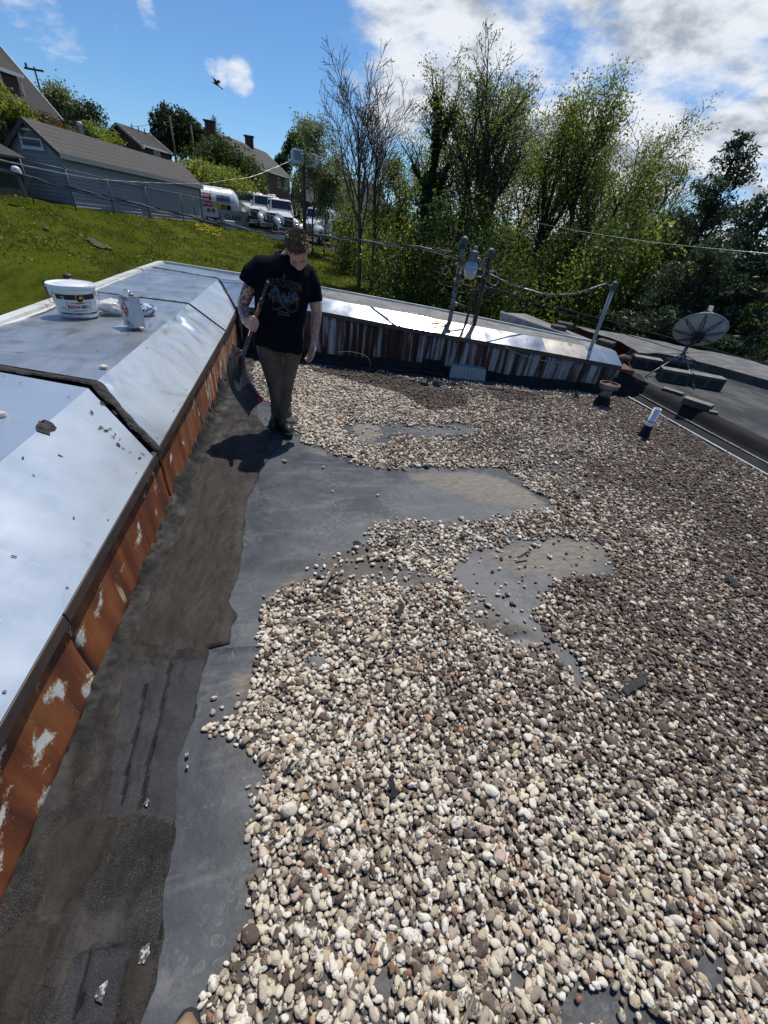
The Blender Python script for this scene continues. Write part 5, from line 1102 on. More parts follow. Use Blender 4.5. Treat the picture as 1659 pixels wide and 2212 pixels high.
for sgn in (-1, 0, 1):
    m = MB(); m.tube([ctr+V(*(q @ Vector((sgn*Rd*.8, Rd*(.6 if sgn else 1.0), .096)))), lnb], .008, 6); m.build('feed_arm', 'galv_steel', dp, True)
m = MB(); m.box(tuple(lnb), (.075, .09, .12), q); m.build('feed_horn', 'galv_steel', dp, bevel=.012)
m = MB(); m.tube(loop([V(db[0]+.02, db[1]-.05, .45), V(db[0]+.12, db[1]-.25, .40), V(db[0]+.05, db[1]-.45, .30), onz(1500, 836, ZR+.01)]), .008, 6); m.build('coax_cable', 'cable_black', dp, True)
# ballast blocks
def cblock(c, a, L_=.40, W_=.20, h_=.17, lab='', hollow=True):
    t = thing('concrete_block', lab, 'block', (c[0], c[1], ZR), 'concrete blocks round the dish', a)
    m = MB(); m.box((0, 0, h_/2+.004), (L_, W_, h_)); local(m.build('body', 'concrete_block', None, bevel=.006), t)
    if hollow:
        for sx_ in (-1, 1):
            m = MB(); m.box((sx_*L_*.24, -W_/2-.001, h_*.5), (L_*.34, .008, h_*.6)); local(m.build('core_hole', 'print_black', None), t)
    m = MB(); m.box((0, 0, h_+.007), (L_*.985, W_*.97, .006)); local(m.build('lit_top', 'lit_block_top', None, bevel=.002), t); return t  # top plate in a paler colour that stands for sunlight on the block
ang = math.atan2(-.45, .9)
for px, py, lab, L_ in ((1455, 826, 'concrete block in front of the dish tripod, left of the front pair', .42), (1524, 838, 'concrete block in front of the dish tripod, right of the front pair', .46), (1395, 797, 'concrete block behind at the left foot of the dish tripod', .44), (1462, 803, 'concrete block directly under the dish mast', .40)):
    c = onz(px, py, ZR+.02); cblock(c+V(.06, .12, 0), ang, L_, .22, .17, lab)
c = onz(1502, 882, ZR); cblock(c+V(.05, .05, 0), R(-62), .34, .16, .075, 'flat paver lying on the black curb at right, the larger one', False)
c = onz(1451, 851, ZR); cblock(c+V(.05, .05, 0), R(-62), .28, .10, .03, 'thin slat like paver on the black curb nearer the dish', False)
c = onz(1537, 896, ZR); cblock(c+V(.03, .02, 0), R(-30), .10, .07, .03, 'tiny broken block chip at the end of the larger paver', False)
c = onz(1535, 803, ZR); cblock(c, R(-20), .22, .10, .05, 'dark block chip lying by the upstand right of the dish', False)

# ---- cables
def cable(name, pts, rad, mat_, label, cat='cable', twist=0, group=None):
    P_ = loop(pts, 10); t = thing(name, label, cat, P_[0], group)
    if not twist:
        m = MB(); m.tube(P_, rad, 6); m.build('strand', mat_, t, True)
    else:
        L_ = np.cumsum([0]+[np.linalg.norm(b-a) for a, b in zip(P_[:-1], P_[1:])]); s_ = np.linspace(0, L_[-1], max(60, int(L_[-1]*10))); C_ = np.stack([np.interp(s_, L_, [p[i] for p in P_]) for i in range(3)], 1)
        for k in range(3):
            ph = 2*math.pi*k/3; off = np.stack([0*s_, np.cos(s_*twist+ph)*rad*1.1, np.sin(s_*twist+ph)*rad*1.1], 1); m = MB(); m.tube(C_+off, rad*(.8 if k else .7), 5); m.build('strand', mat_ if k else 'cable_alu', t, True)
    return t
D_ = lambda px, D: None
def path(pl): return [atd(a, b, d) for a, b, d in pl]
cable('service_drop', path([(-260, 290, 9.5), (0, 365, 9.0), (132, 400, 8.6), (264.6, 433, 8.2), (364, 456, 8.0), (548.6, 496, 7.5), (669, 506.5, 7.1), (768, 518, 6.8), (823, 526, 6.7), (906, 534, 6.5), (985, 546, 6.38)]), .0095, 'cable_black', 'thick twisted black service cable sagging from upper left to the masts', 'cable', 9)
cable('service_drop', path([(-260, 296, 9.6), (0, 369, 9.1), (132, 405, 8.7), (300, 449, 8.2), (430, 477, 8.0), (548, 500, 7.6), (600, 506, 7.5), (668, 509, 7.2), (768, 519.5, 6.85), (870, 530, 6.6), (990, 560, 6.38)]), .0075, 'cable_black', 'thinner black cable running just under the thick service cable', 'cable')
cable('overhead_wire', path([(-200, 300, 22), (0, 345.6, 24), (132, 374, 27), (225, 388.6, 30), (331, 395, 33), (430, 397, 37), (496, 388.6, 40), (549, 380, 42), (650, 338, 46)]), .014, 'cable_alu', 'pale twisted overhead wire crossing the shed to the wooden pole', 'cable', 2)
cable('overhead_wire', path([(1050, 590, 6.4), (1120, 620, 6.5), (1190, 637, 6.6), (1250, 632, 6.9), (1311, 612, 7.18)]), .008, 'cable_black', 'drooping twin cable between the mast cluster and the grey mast pipe', 'cable', 12)
cable('overhead_wire', path([(1048, 620, 6.4), (1090, 630, 6.6), (1236, 672, 7.4), (1400, 716, 9), (1659, 787, 13), (1900, 850, 18)]), .008, 'cable_black', 'upper of two straight black cables running from the masts to the right', 'cable', 0, 'cables to the right')
cable('overhead_wire', path([(1048, 623, 6.4), (1090, 634, 6.6), (1236, 683, 7.4), (1400, 737, 9), (1659, 812, 13), (1900, 880, 18)]), .008, 'cable_black', 'lower of two straight black cables running from the masts to the right', 'cable', 0, 'cables to the right')
cable('thin_wire', path([(1120, 470, 14), (1200, 490, 13), (1400, 522, 12), (1659, 548, 11), (1800, 560, 11)]), .006, 'cable_alu', 'thin pale wire in front of the dark conifers at right', 'cable')
cable('loose_cable', [wp(-.3, .03, .12), wp(.3, .05, .16), wp(.9, .02, .16), wp(1.5, .035, .14), wp(1.75, .05, .10), wp(2.1, .03, .16)], .009, 'cable_black', 'loose black cable lying along the foot of the far parapet')
cable('loose_cable', [wp(2.9, .49, .03), wp(3.1, .43, .035), wp(3.4, .38, .04), wp(3.7, .37, .035), wp(3.95, .40, .03)], .006, 'cable_alu', 'thin pale cable drooping across the streaked fascia')
cable('guy_wire', [aty(985, 700+75, 5.75), aty(1065, 680, 6.35)], .003, 'cable_black', 'thin straight wire slanting up from the louvred box to the raised roof wedge')
cable('weed_stalk', [wp(1.0, .0, .35), wp(1.02, .12, .33), wp(.95, .22, .30), wp(.75, .25, .28), wp(.55, .22, .26)], .004, 'stick', 'dry curved weed stalk growing out of the gravel before the far parapet', 'weed')
# ------------------------------------------------------------------ the man with the shovel
def fuse(name, mb, vox, mat, parent, it=4, fac=.6, fold=None):
    me = bpy.data.meshes.new('tmp'); me.from_pydata([tuple(p) for p in mb.v], [], mb.f); o = bpy.data.objects.new('tmp', me); COL.objects.link(o)
    bm = bmesh.new(); bm.from_mesh(me); bmesh.ops.recalc_face_normals(bm, faces=bm.faces[:]); bm.to_mesh(me); bm.free()
    r = o.modifiers.new('r', 'REMESH'); r.mode = 'VOXEL'; r.voxel_size = vox
    s = o.modifiers.new('s', 'SMOOTH'); s.factor = fac; s.iterations = it
    dg = bpy.context.evaluated_depsgraph_get(); ev = o.evaluated_get(dg); nm = bpy.data.meshes.new_from_object(ev, depsgraph=dg)
    bpy.data.objects.remove(o, do_unlink=True); nm.name = name
    if fold is not None:
        n_ = len(nm.vertices); c = np.empty(n_*3, np.float32); nn = np.empty(n_*3, np.float32); nm.vertices.foreach_get('co', c); nm.vertices.foreach_get('normal', nn); c = c.reshape(-1, 3); nn = nn.reshape(-1, 3)
        c = c+nn*fold(c)[:, None]; nm.vertices.foreach_set('co', c.astype(np.float32).ravel()); nm.update()
    nm.materials.clear(); nm.materials.append(MAT[mat]); nm.polygons.foreach_set('use_smooth', [True]*len(nm.polygons))
    q = bpy.data.objects.new(name, nm); COL.objects.link(q); q.parent = parent; q.matrix_parent_inverse = pinv(parent); return q
def coords(o):
    c = np.empty(len(o.data.vertices)*3, np.float32); o.data.vertices.foreach_get('co', c); return c.reshape(-1, 3)
def rings(mb, rs, n_=28, sq=2.3):
    b = len(mb.v)
    for (cx, cy, cz, rx, ry, tl_) in rs:
        for k in range(n_):
            t = 2*math.pi*k/n_; ct, st = math.cos(t), math.sin(t); ex = 2/sq
            x_ = rx*abs(ct)**ex*math.copysign(1, ct); y_ = ry*abs(st)**ex*math.copysign(1, st); mb.v.append((cx+x_, cy+y_, cz+tl_*x_))
    for i in range(len(rs)-1):
        for k in range(n_): mb.f.append((b+i*n_+k, b+i*n_+(k+1) % n_, b+(i+1)*n_+(k+1) % n_, b+(i+1)*n_+k))
    mb.f.append(tuple(b+k for k in range(n_-1, -1, -1))); mb.f.append(tuple(b+(len(rs)-1)*n_+k for k in range(n_))); return mb
man = thing('person', 'person in navy T-shirt and khaki trousers looking down, holding a shovel', 'person', (-.19, 3.78, 0))
# head frame
F0 = V(.10, -1, 0)/math.hypot(.1, 1); pt = R(54); HF = F0*math.cos(pt)+V(0, 0, -1)*math.sin(pt); HU = F0*math.sin(pt)+V(0, 0, 1)*math.cos(pt); HR = np.cross(HF, HU)
rl = R(-9); HR, HU = HR*math.cos(rl)+HU*math.sin(rl), HU*math.cos(rl)-HR*math.sin(rl)
HC = V(-.012, 3.700, 1.512); HM = Matrix([[HR[i], HF[i], HU[i]] for i in range(3)])
def hp(r, f, u): return HC+HR*r+HF*f+HU*u
b = MB()
def he(c, r): b.ellip(tuple(hp(*c)), r, HM, 20, 14)
HS = 1.10
_hp0 = hp
def hp(r, f, u): return _hp0(r*HS, f*HS, u*HS)
def he(c, r): b.ellip(tuple(hp(*c)), tuple(q*HS for q in r), HM, 20, 14)
he((0, -.012, .028), (.076, .097, .087)); he((0, .034, -.040), (.060, .060, .078)); he((0, .066, -.098), (.028, .022, .020)); he((0, .020, -.075), (.052, .050, .042))
for s in (-1, 1): he((s*.030, .080, .014), (.028, .014, .010)); he((s*.036, .060, -.032), (.024, .024, .028)); he((s*.030, .080, -.006), (.014, .010, .010)); he((s*.079, -.006, -.012), (.010, .020, .031)); he((s*.011, .098, -.036), (.009, .011, .008))
b.tube([hp(0, .088, .012), hp(0, .100, -.012), hp(0, .114, -.032)], [.011, .012, .014], 10); he((0, .090, -.064), (.025, .010, .006)); he((0, .088, -.073), (.021, .010, .006))
b.tube([(-.10, 3.83, 1.36), (-.085, 3.81, 1.44), tuple(hp(0, -.03, -.05)), tuple(hp(0, -.02, .0))], [.075, .064, .060, .055], 16)
# torso and legs under the clothes
rings(b, [(-.185, 3.82, .80, .15, .10, 0), (-.17, 3.81, .98, .15, .10, 0), (-.14, 3.81, 1.2, .165, .105, 0), (-.12, 3.82, 1.36, .16, .085, 0), (-.105, 3.82, 1.44, .08, .06, 0)], 20)
b.tube([(-.275, 3.82, .86), (-.245, 3.757, .50), (-.228, 3.80, .27), (-.225, 3.83, .08)], [.075, .046, .036, .034], 12); b.tube([(-.100, 3.84, .86), (-.140, 3.80, .47), (-.157, 3.79, .27), (-.148, 3.735, .08)], [.075, .046, .036, .034], 12)
# arms
ELB = V(-.462, 3.80, 1.085); WRI = V(-.432, 3.635, .985)
b.tube([(-.28, 3.82, 1.37), (-.36, 3.81, 1.29), lerp(V(-.36, 3.81, 1.29), ELB, .55), ELB, lerp(ELB, WRI, .35), lerp(ELB, WRI, .75), WRI], [.060, .058, .052, .046, .047, .037, .030], 16)
WR2 = V(.112, 3.80, .815); EL2 = V(.140, 3.86, 1.06)
b.tube([(.05, 3.84, 1.36), (.10, 3.85, 1.25), lerp(V(.10, 3.85, 1.25), EL2, .6), EL2, lerp(EL2, WR2, .3), lerp(EL2, WR2, .75), WR2], [.060, .058, .050, .045, .046, .036, .029], 16)
# gripping hand
S0 = V(-.243, 3.60, 1.285); S1 = V(-.478, 3.60, .725); sv = (S0-S1)/np.linalg.norm(S0-S1); G = lerp(S0, S1, .545); bv = V(0, -1, 0); av = np.cross(bv, sv); av = -av if av[0] < 0 else av
def gp(a, f, s): return G+av*a+bv*f+sv*s
b.tube([WRI, gp(-.052, .000, .0), gp(-.040, .012, -.002)], [.029, .036, .032], 12); b.ellip(tuple(gp(-.040, .004, 0)), (.022, .030, .046), Matrix([[av[i], bv[i], sv[i]] for i in range(3)]))
for k, o_ in enumerate((.034, .012, -.011, -.032)):
    l_ = (1.0, 1.08, 1.02, .86)[k]; b.tube([gp(-.042, .014, o_*.9), gp(-.020*l_, .034, o_), gp(.012*l_, .034, o_-.003), gp(.031*l_, .018, o_-.006), gp(.030*l_, -.002, o_-.008)], [.0115, .0112, .0102, .0095, .008], 10)
b.tube([gp(-.040, .0, .040), gp(-.018, .022, .058), gp(.008, .032, .056), gp(.026, .028, .046)], [.014, .0125, .0115, .009], 10)
# hanging hand
dv = V(-.22, -.20, -.95); dv /= np.linalg.norm(dv); wv = V(.62, -.75, .0); wv = wv-wv.dot(dv)*dv; wv /= np.linalg.norm(wv); nv_ = np.cross(dv, wv)
def h2(d, w, n_): return WR2+dv*d+wv*w+nv_*n_
b.tube([WR2, h2(.03, 0, 0)], [.029, .032], 12); b.ellip(tuple(h2(.052, 0, 0)), (.046, .040, .018), Matrix([[dv[i], wv[i], nv_[i]] for i in range(3)]))
sgn = 1 if nv_[0] < 0 else -1
for k, o_ in enumerate((-.030, -.010, .011, .030)):
    L_ = (.066, .080, .085, .076)[k]; b.tube([h2(.075, o_, 0), h2(.095+L_*.2, o_*1.05, sgn*.006), h2(.095+L_*.62, o_*1.05, sgn*.020), h2(.088+L_*.92, o_*1.0, sgn*.040)], [.0105, .0105, .0095, .0078], 10)
b.tube([h2(.020, .026, sgn*.006), h2(.050, .048, sgn*.016), h2(.078, .052, sgn*.024), h2(.100, .048, sgn*.030)], [.015, .0125, .0115, .009], 10)
nsk = MAT['skin']; body = fuse('body', b, .0055, 'skin', man, 2, .5)
c = coords(body); ink = np.zeros(len(c)); 
for A_, B_ in ((V(-.40, 3.81, 1.22), WRI), (EL2, WR2)):
    t = np.clip(((c-A_) @ (B_-A_))/((B_-A_) @ (B_-A_)), 0, 1); d = np.linalg.norm(c-(A_+t[:, None]*(B_-A_)), axis=1); ink = np.maximum(ink, ((d < .07) & (t > .02) & (t < .93)).astype(float)*(.95 if A_[0] < -.2 else .45))
setattr_f(body, 'ink', ink)
nt = nsk.node_tree; bs = [x for x in nt.nodes if x.type == 'BSDF_PRINCIPLED'][0]; lk = bs.inputs['Base Color'].links[0]; src = lk.from_socket
at_ = nt.nodes.new('ShaderNodeAttribute'); at_.attribute_name = 'ink'; tn = nt.nodes.new('ShaderNodeTexNoise'); tn.inputs['Scale'].default_value = 48; tn.inputs['Detail'].default_value = 5; tcn = nt.nodes.new('ShaderNodeNewGeometry'); nt.links.new(tcn.outputs['Position'], tn.inputs['Vector'])
mr = nt.nodes.new('ShaderNodeMapRange'); nt.links.new(tn.outputs[0], mr.inputs[0]); mr.inputs[1].default_value = .47; mr.inputs[2].default_value = .53
ml = nt.nodes.new('ShaderNodeMath'); ml.operation = 'MULTIPLY'; nt.links.new(mr.outputs[0], ml.inputs[0]); nt.links.new(at_.outputs['Fac'], ml.inputs[1])
mxn = nt.nodes.new('ShaderNodeMix'); mxn.data_type = 'RGBA'; nt.links.new(ml.outputs[0], mxn.inputs[0]); nt.links.new(src, mxn.inputs[6]); mxn.inputs[7].default_value = (.085, .062, .06, 1); nt.links.new(mxn.outputs[2], bs.inputs['Base Color'])
# eyes and brows
for s in (-1, 1):
    m = MB(); m.ellip(tuple(hp(s*.031, .0885, -.008)), (.011, .003, .0022), HM, 12, 8); m.build('eyelid_line', 'hair', man, True)
    m = MB(); m.tube([hp(s*.012, .093, .019), hp(s*.030, .0935, .024), hp(s*.048, .080, .020)], [.003, .0042, .0025], 6); m.build('eyebrow', 'hair', man, True)
# hair: scalp cap and short tousled tufts
hr = MB(); r_ = np.random.RandomState(4)
vsph, fsph = icosphere(4); keepv = []
def hairline(p): return p[:, 2] > np.where(p[:, 1] > .2, .32+.42*np.clip(p[:, 1]-.35, 0, 1), np.where(p[:, 1] > -.3, -.05, -.55))
hm_ = hairline(vsph); rad_ = np.array([.0795, .1005, .0905])*(1+.012*r_.randn(len(vsph)))[:, None]
wv_ = np.array([hp(*(q*rr_+np.array([0, -.012, .028]))) for q, rr_ in zip(vsph, rad_)])
hr.add(wv_, [tuple(f) for f in fsph if hm_[f].all()])
idx = np.where(hm_)[0]
for k in range(2600):
    q = vsph[idx[r_.randint(len(idx))]]+.03*r_.randn(3); q /= np.linalg.norm(q)
    side = abs(q[0]) > .72 or q[1] < -.75; L_ = (.009 if side else .024)*r_.uniform(.6, 1.25); base = q*np.array([.078, .099, .089])
    n_ = q/np.array([.078, .099, .089]); n_ /= np.linalg.norm(n_); sw = np.array([.9*math.sin(9*q[0]+4*q[1]), .55+.6*math.sin(7*q[1]), .2])+.7*r_.randn(3); sw -= sw.dot(n_)*n_; dr = n_*.75+sw*.75; dr /= np.linalg.norm(dr); tip = base+dr*L_; mid = base+dr*L_*.5+n_*.003
    sd_ = np.cross(dr, r_.randn(3)); sd_ /= np.linalg.norm(sd_)+1e-9; w_ = .0032; off = np.array([0, -.012, .028])
    hr.add([hp(*(base-sd_*w_+off)), hp(*(base+sd_*w_+off)), hp(*(mid+sd_*w_*.8+off)), hp(*(mid-sd_*w_*.8+off)), hp(*(tip+off))], [(0, 1, 2, 3), (3, 2, 4)])
hr.build('hair', 'hair', man, True)
# T-shirt
sh = MB(); rings(sh, [(-.195, 3.80, .765, .205, .150, -.17), (-.192, 3.80, .80, .212, .155, -.15), (-.180, 3.80, .95, .212, .150, -.06), (-.150, 3.80, 1.12, .222, .147, 0), (-.132, 3.80, 1.25, .228, .142, 0), (-.122, 3.805, 1.345, .216, .125, 0), (-.115, 3.81, 1.415, .172, .100, 0), (-.105, 3.81, 1.455, .110, .085, 0), (-.098, 3.805, 1.472, .082, .074, 0)])
sh.tube([(-.22, 3.81, 1.37), (-.30, 3.81, 1.365), (-.36, 3.80, 1.31), (-.403, 3.795, 1.235)], [.085, .088, .090, .086], 20); sh.tube([(.0, 3.82, 1.36), (.055, 3.835, 1.345), (.098, 3.85, 1.26), (.118, 3.852, 1.145)], [.082, .084, .080, .078], 20)
def folds(c):
    a = .011*fbm(c[:, 0]*10+2.6*c[:, 2], c[:, 2]*2.4, c[:, 1]*4, 3, 301); b_ = .012*np.abs(vnoise(c[:, 0]*15-6*c[:, 2], c[:, 2]*4, c[:, 1]*5, 310)); w = np.clip((1.45-c[:, 2])/.5, .25, 1); return (a-b_)*w
shirt = fuse('t_shirt', sh, .0065, 'shirt', man, 5, .6, folds)
m = MB(); cpt = []
for t in np.linspace(0, 2*math.pi, 30): cpt.append((-.098+.078*math.cos(t), 3.803+.072*math.sin(t), 1.468-.028*(-math.sin(t))*(1 if math.sin(t) < 0 else .3)+.004))
m.tube(cpt, .010, 8); m.build('collar', 'shirt', man, True)
# print on the chest, laid onto the cloth
from mathutils.bvhtree import BVHTree
bvh = BVHTree.FromPolygons([v.co for v in shirt.data.vertices], [tuple(p.vertices) for p in shirt.data.polygons])
pc = aty(613, 642, 3.65); PR = V(1, 0, -.06); PR /= np.linalg.norm(PR); PU = V(.06, 0, 1); PU /= np.linalg.norm(PU)
def onshirt(pts, lift=.0025):
    o = []
    for p in pts:
        q = V(pc[0], 3.2, pc[2])+PR*p[0]+PU*p[1]; h = bvh.ray_cast(Vector(tuple(q)), Vector((0, 1, 0)), 1.2)[0]
        o.append((q[0], (h.y if h else 3.66)-lift, q[2]))
    return o
def subdiv(v, f, n_=1):
    me = bpy.data.meshes.new('t'); me.from_pydata([(p[0], p[1], 0) for p in v], [], f); bm = bmesh.new(); bm.from_mesh(me); bmesh.ops.triangulate(bm, faces=bm.faces[:])
    for _ in range(n_): bmesh.ops.subdivide_edges(bm, edges=[e for e in bm.edges if e.calc_length() > .012], cuts=1, use_grid_fill=True)
    bmesh.ops.triangulate(bm, faces=bm.faces[:]); vv = [tuple(p.co) for p in bm.verts]; ff = [tuple(q.index for q in fc.verts) for fc in bm.faces]; bm.free(); bpy.data.meshes.remove(me); return vv, ff
def printed(pts, mat, lift, nm='shirt_print'):
    v, f = subdiv(pts, [tuple(range(len(pts)))], 2); return mkobj(nm, onshirt(v, lift), f, mat, shirt)
simple('print_grey', (.16, .16, .165), None, rough=.8); simple('print_bluegrey', (.012, .016, .026), (.085, .105, .135), 70, .9, lo=.42, hi=.58, spec=.1); simple('print_orange', (.13, .055, .012), (.03, .014, .006), 70, .9, lo=.42, hi=.58, spec=.1); simple('print_dark', (.006, .006, .007), None, rough=.9); simple('print_tan', (.13, .095, .07), None, rough=.9, spec=.1)
v, f = text_mesh('HARLEY-DAVIDSON', .056, .275, .012); v = v.copy(); v[:, 1] += .095-.9*v[:, 0]**2
for off, mt_, lf, sc_ in ((.0, 'print_tan', .0022, 1.0),):
    vv, ff = subdiv(v, f, 1); mkobj('shirt_lettering', onshirt(vv, lf), ff, mt_, shirt)
v2, f2 = text_mesh('HARLEY-DAVIDSON', .042, .266, -.016); v2 = v2.copy(); v2[:, 1] += .095-.9*v2[:, 0]**2; vv, ff = subdiv(v2, f2, 1); mkobj('shirt_lettering', onshirt(vv, .0034), ff, 'print_dark', shirt)
def arc(cx, cy, r0, r1, a0, a1, n_=14): return [(cx+r1*math.cos(a), cy+r1*math.sin(a)) for a in np.linspace(a0, a1, n_)]+[(cx+r0*math.cos(a), cy+r0*math.sin(a)) for a in np.linspace(a1, a0, n_)]
printed([(-.012, .128), (.0, .165), (.014, .126), (.008, .126), (0, .150), (-.006, .127)], 'print_tan', .0024)
wing = [(-.005, -.02), (.03, .02), (.045, .062), (.06, .055), (.065, .066), (.08, .052), (.085, .060), (.098, .04), (.105, .045), (.108, .022), (.116, .018), (.105, -.002), (.110, -.010), (.085, -.030), (.060, -.042), (.030, -.050), (.0, -.055)]
printed(wing, 'print_bluegrey', .0026); printed([(-x_, y_) for x_, y_ in wing][::-1], 'print_bluegrey', .0026)
printed([(-.02, .01), (0, .04), (.022, .012), (.028, -.05), (.0, -.085), (-.028, -.05)], 'print_bluegrey', .0032)
for s in (-1, 1):
    printed(arc(s*.062, -.055, .044, .049, R(-160 if s > 0 else -120), R(40 if s > 0 else -20)+(0 if s > 0 else 0), 16), 'print_tan', .0030); printed(arc(s*.062, -.055, .034, .038, R(-160), R(20), 16), 'print_orange', .0030); printed(arc(s*.060, -.055, .016, .032, R(20), R(200)), 'print_orange', .0034); printed([(s*.09, -.02), (s*.125, -.045), (s*.118, -.010)][::s], 'print_orange', .0030); printed([(s*.095, .02), (s*.13, .0), (s*.10, -.015)][::s], 'print_tan', .0030)
printed([(-.045, -.135), (.050, -.135), (.035, -.105), (-.034, -.105)], 'print_tan', .0026); printed([(-.038, -.130), (.042, -.130), (.031, -.109), (-.030, -.109)], 'print_dark', .0034); printed([(-.022, -.126), (.024, -.126), (.02, -.113), (-.018, -.113)], 'print_orange', .0040)
# trousers
tr = MB(); tr.ellip((-.186, 3.82, .86), (.185, .128, .15)); tr.tube([(-.275, 3.815, .86), (-.272, 3.80, .72), (-.245, 3.755, .50), (-.228, 3.80, .27), (-.225, 3.83, .13), (-.225, 3.835, .075)], [.122, .116, .080, .064, .068, .074], 20)
tr.tube([(-.098, 3.835, .86), (-.100, 3.81, .70), (-.140, 3.80, .47), (-.158, 3.79, .27), (-.150, 3.735, .12), (-.145, 3.732, .070)], [.118, .108, .078, .064, .070, .076], 20)
def pfold(c):
    k = np.clip((.35-c[:, 2])/.3, 0, 1); return .012*k*np.sin(c[:, 2]*75+7*vnoise(c[:, 0]*8, c[:, 1]*8, c[:, 2]*3, 5))*.7+.009*fbm(c[:, 0]*9+4*c[:, 2], c[:, 2]*5, c[:, 1]*8, 3, 320)-.010*np.abs(vnoise(c[:, 0]*13+9*c[:, 2], c[:, 2]*7, c[:, 1]*9, 330))
trous = fuse('trousers', tr, .0065, 'pants', man, 4, .6, pfold)
m = MB(); m.tube([aty(611, 770, 3.68), aty(612, 790, 3.69)], .003, 6); m.build('drawstring', 'boot_tan', trous)
# boots
for bx, by, az in ((-.262, 3.790, R(168)), (-.140, 3.665, R(190))):
    e = bpy.data.objects.new('work_boot', None); COL.objects.link(e); e.parent = man; e.location = (bx+.19, by-3.78, .016); e.rotation_euler = (0, 0, az); e.scale = (1.12, 1.08, 1.1)
    v_, f_ = bootshape(None, .30, .052); local(mkobj('upper', v_, f_, 'boot_black', None, True), e); m = MB(); m.prism(soleshape(.315, .058), (0, 0, .030)); local(m.build('sole', 'sole_black', None, False, .006), e)
    m = MB(); m.lathe([(.052, .05), (.056, .10), (.055, .16)], (0, -.10, 0), 16); local(m.build('shaft', 'boot_black', None, True), e)
# ---- shovel
sv_ = thing('shovel', 'snow shovel with black D grip, wooden shaft and dark curved blade held by the person', 'shovel', tuple(S1))
gt = S0; yk = lerp(S0, S1, .235); m = MB(); m.tube([lerp(S0, S1, .25), lerp(S0, S1, .74)], .0155, 14); m.build('shaft', 'wood_handle', sv_, True)
m = MB(); m.tube([lerp(S0, S1, .30), lerp(S0, S1, .20)], [.019, .020], 14); hw = V(.10, -.99, 0)
for s in (-1, 1): m.tube([yk, yk+sv*.05+hw*s*.030, S0-sv*.012+hw*s*.052, S0+hw*s*.052], [.012, .011, .010, .010], 10)
m.tube([S0+hw*.058, S0-hw*.058], .0145, 14); m.build('d_grip', 'black_plastic', sv_, True)
BE = V(-.505, 3.60, .655); m = MB(); m.tube([lerp(S0, S1, .72), S1, BE], [.019, .019, .016], 14); m.build('socket', 'shovel_grey', sv_, True)
# blade: curved scoop, long way from shoulder to cutting edge, seen edge-on from the camera
top_ = V(-.535, 3.62, .735); tip_ = V(-.428, 3.56, .285); n_u, n_v = 26, 15; us = np.linspace(0, 1, n_u); vs_ = np.linspace(-1, 1, n_v)
wdir = V(.27, .96, .03); wdir /= np.linalg.norm(wdir); ax = tip_-top_; bn = np.cross(ax, wdir); bn /= np.linalg.norm(bn); bn = bn if bn[0] < 0 else -bn
U, W = np.meshgrid(us, vs_, indexing='ij'); prof_ = .075*np.sin(math.pi*np.clip(U, 0, 1)**.75)
hwid = .185*(1-.06*U)*np.where(U < .06, .75+.25*U/.06, 1); Q = top_+U[..., None]*ax+W[..., None]*hwid[..., None]*wdir+(prof_+.0-.035*W**2+.004*np.sin(W*math.pi*5)*(1-U))[..., None]*bn
o = fastmesh('blade', Q.reshape(-1, 3), grid(us, vs_), 'shovel_dark', sv_, True); s = o.modifiers.new('s', 'SOLIDIFY'); s.thickness = .006
for k in (-.6, -.2, .2, .6):
    m = MB(); pts = [top_+u*ax+wdir*.185*k+bn*(.075*math.sin(math.pi*u**.75)+.012-.035*k*k) for u in np.linspace(.0, .38, 10)]; m.tube(pts, [.010, .011, .011, .011, .010, .009, .008, .006, .005, .003], 6); m.build('blade_rib', 'shovel_grey', sv_, True)
m = MB(); m.hexa([tip_+wdir*.10+bn*.03-ax*.02, tip_+wdir*.175+bn*.02-ax*.02, tip_+wdir*.175+bn*.018-ax*.1, tip_+wdir*.10+bn*.03-ax*.1]+[q+bn*-.05 for q in (tip_+wdir*.10+bn*.03-ax*.02, tip_+wdir*.175+bn*.02-ax*.02, tip_+wdir*.175+bn*.018-ax*.1, tip_+wdir*.10+bn*.03-ax*.1)])
m.build('red_sticker', 'red_paint', sv_)
# ------------------------------------------------------------------ ground beyond the roof
AZ = np.array([-60., -27.2, -22.6, -10.7, -2.4, 5.1, 9, 14, 60]); DF = np.array([33., 33, 33.5, 45, 51, 54, 52, 45, 40]); ZF = np.array([1.2, .98, .75, .13, -.58, -1.55, -2.1, -2.9, -3.2])
HILL = np.array([.20, .20, .17, .09, .055, .02, 0, 0, 0])
def tz(x_, y_):
    x_ = np.asarray(x_, float); y_ = np.asarray(y_, float); az = np.degrees(np.arctan2(x_, y_)); D = np.hypot(x_, y_)
    df, zf, hl = np.interp(az, AZ, DF), np.interp(az, AZ, ZF), np.interp(az, AZ, HILL)
    front = (np.abs(az) < 75)
    t = np.clip((D-10)/(df-10), 0, 1); z = lerp(-2.9, zf, t**1.05)
    z = np.where(D > df, zf+np.clip(D-df-14, 0, 70)*hl, z)
    return np.where(front, z, lerp(-2.9, np.where(az < 0, 1.0, -3.2), t))
az_ = np.radians(np.concatenate([np.arange(-180, -40, 10), np.arange(-40, 60, .8), np.arange(60, 181, 10)])); Ds = np.concatenate([[0.5, 5, 9], np.arange(12, 60, .8), np.arange(60, 140, 6), [160, 220, 320, 500, 900, 1600]])
Dg, Ag = np.meshgrid(Ds, az_, indexing='ij'); xg, yg = Dg*np.sin(Ag), Dg*np.cos(Ag); zg = tz(xg, yg)+np.where(Dg > 14, .05*fbm(xg*.25, yg*.25, 0, 3, 400), 0)
soil = np.zeros(xg.shape); sp_ = atd(213, 527, 29.5)
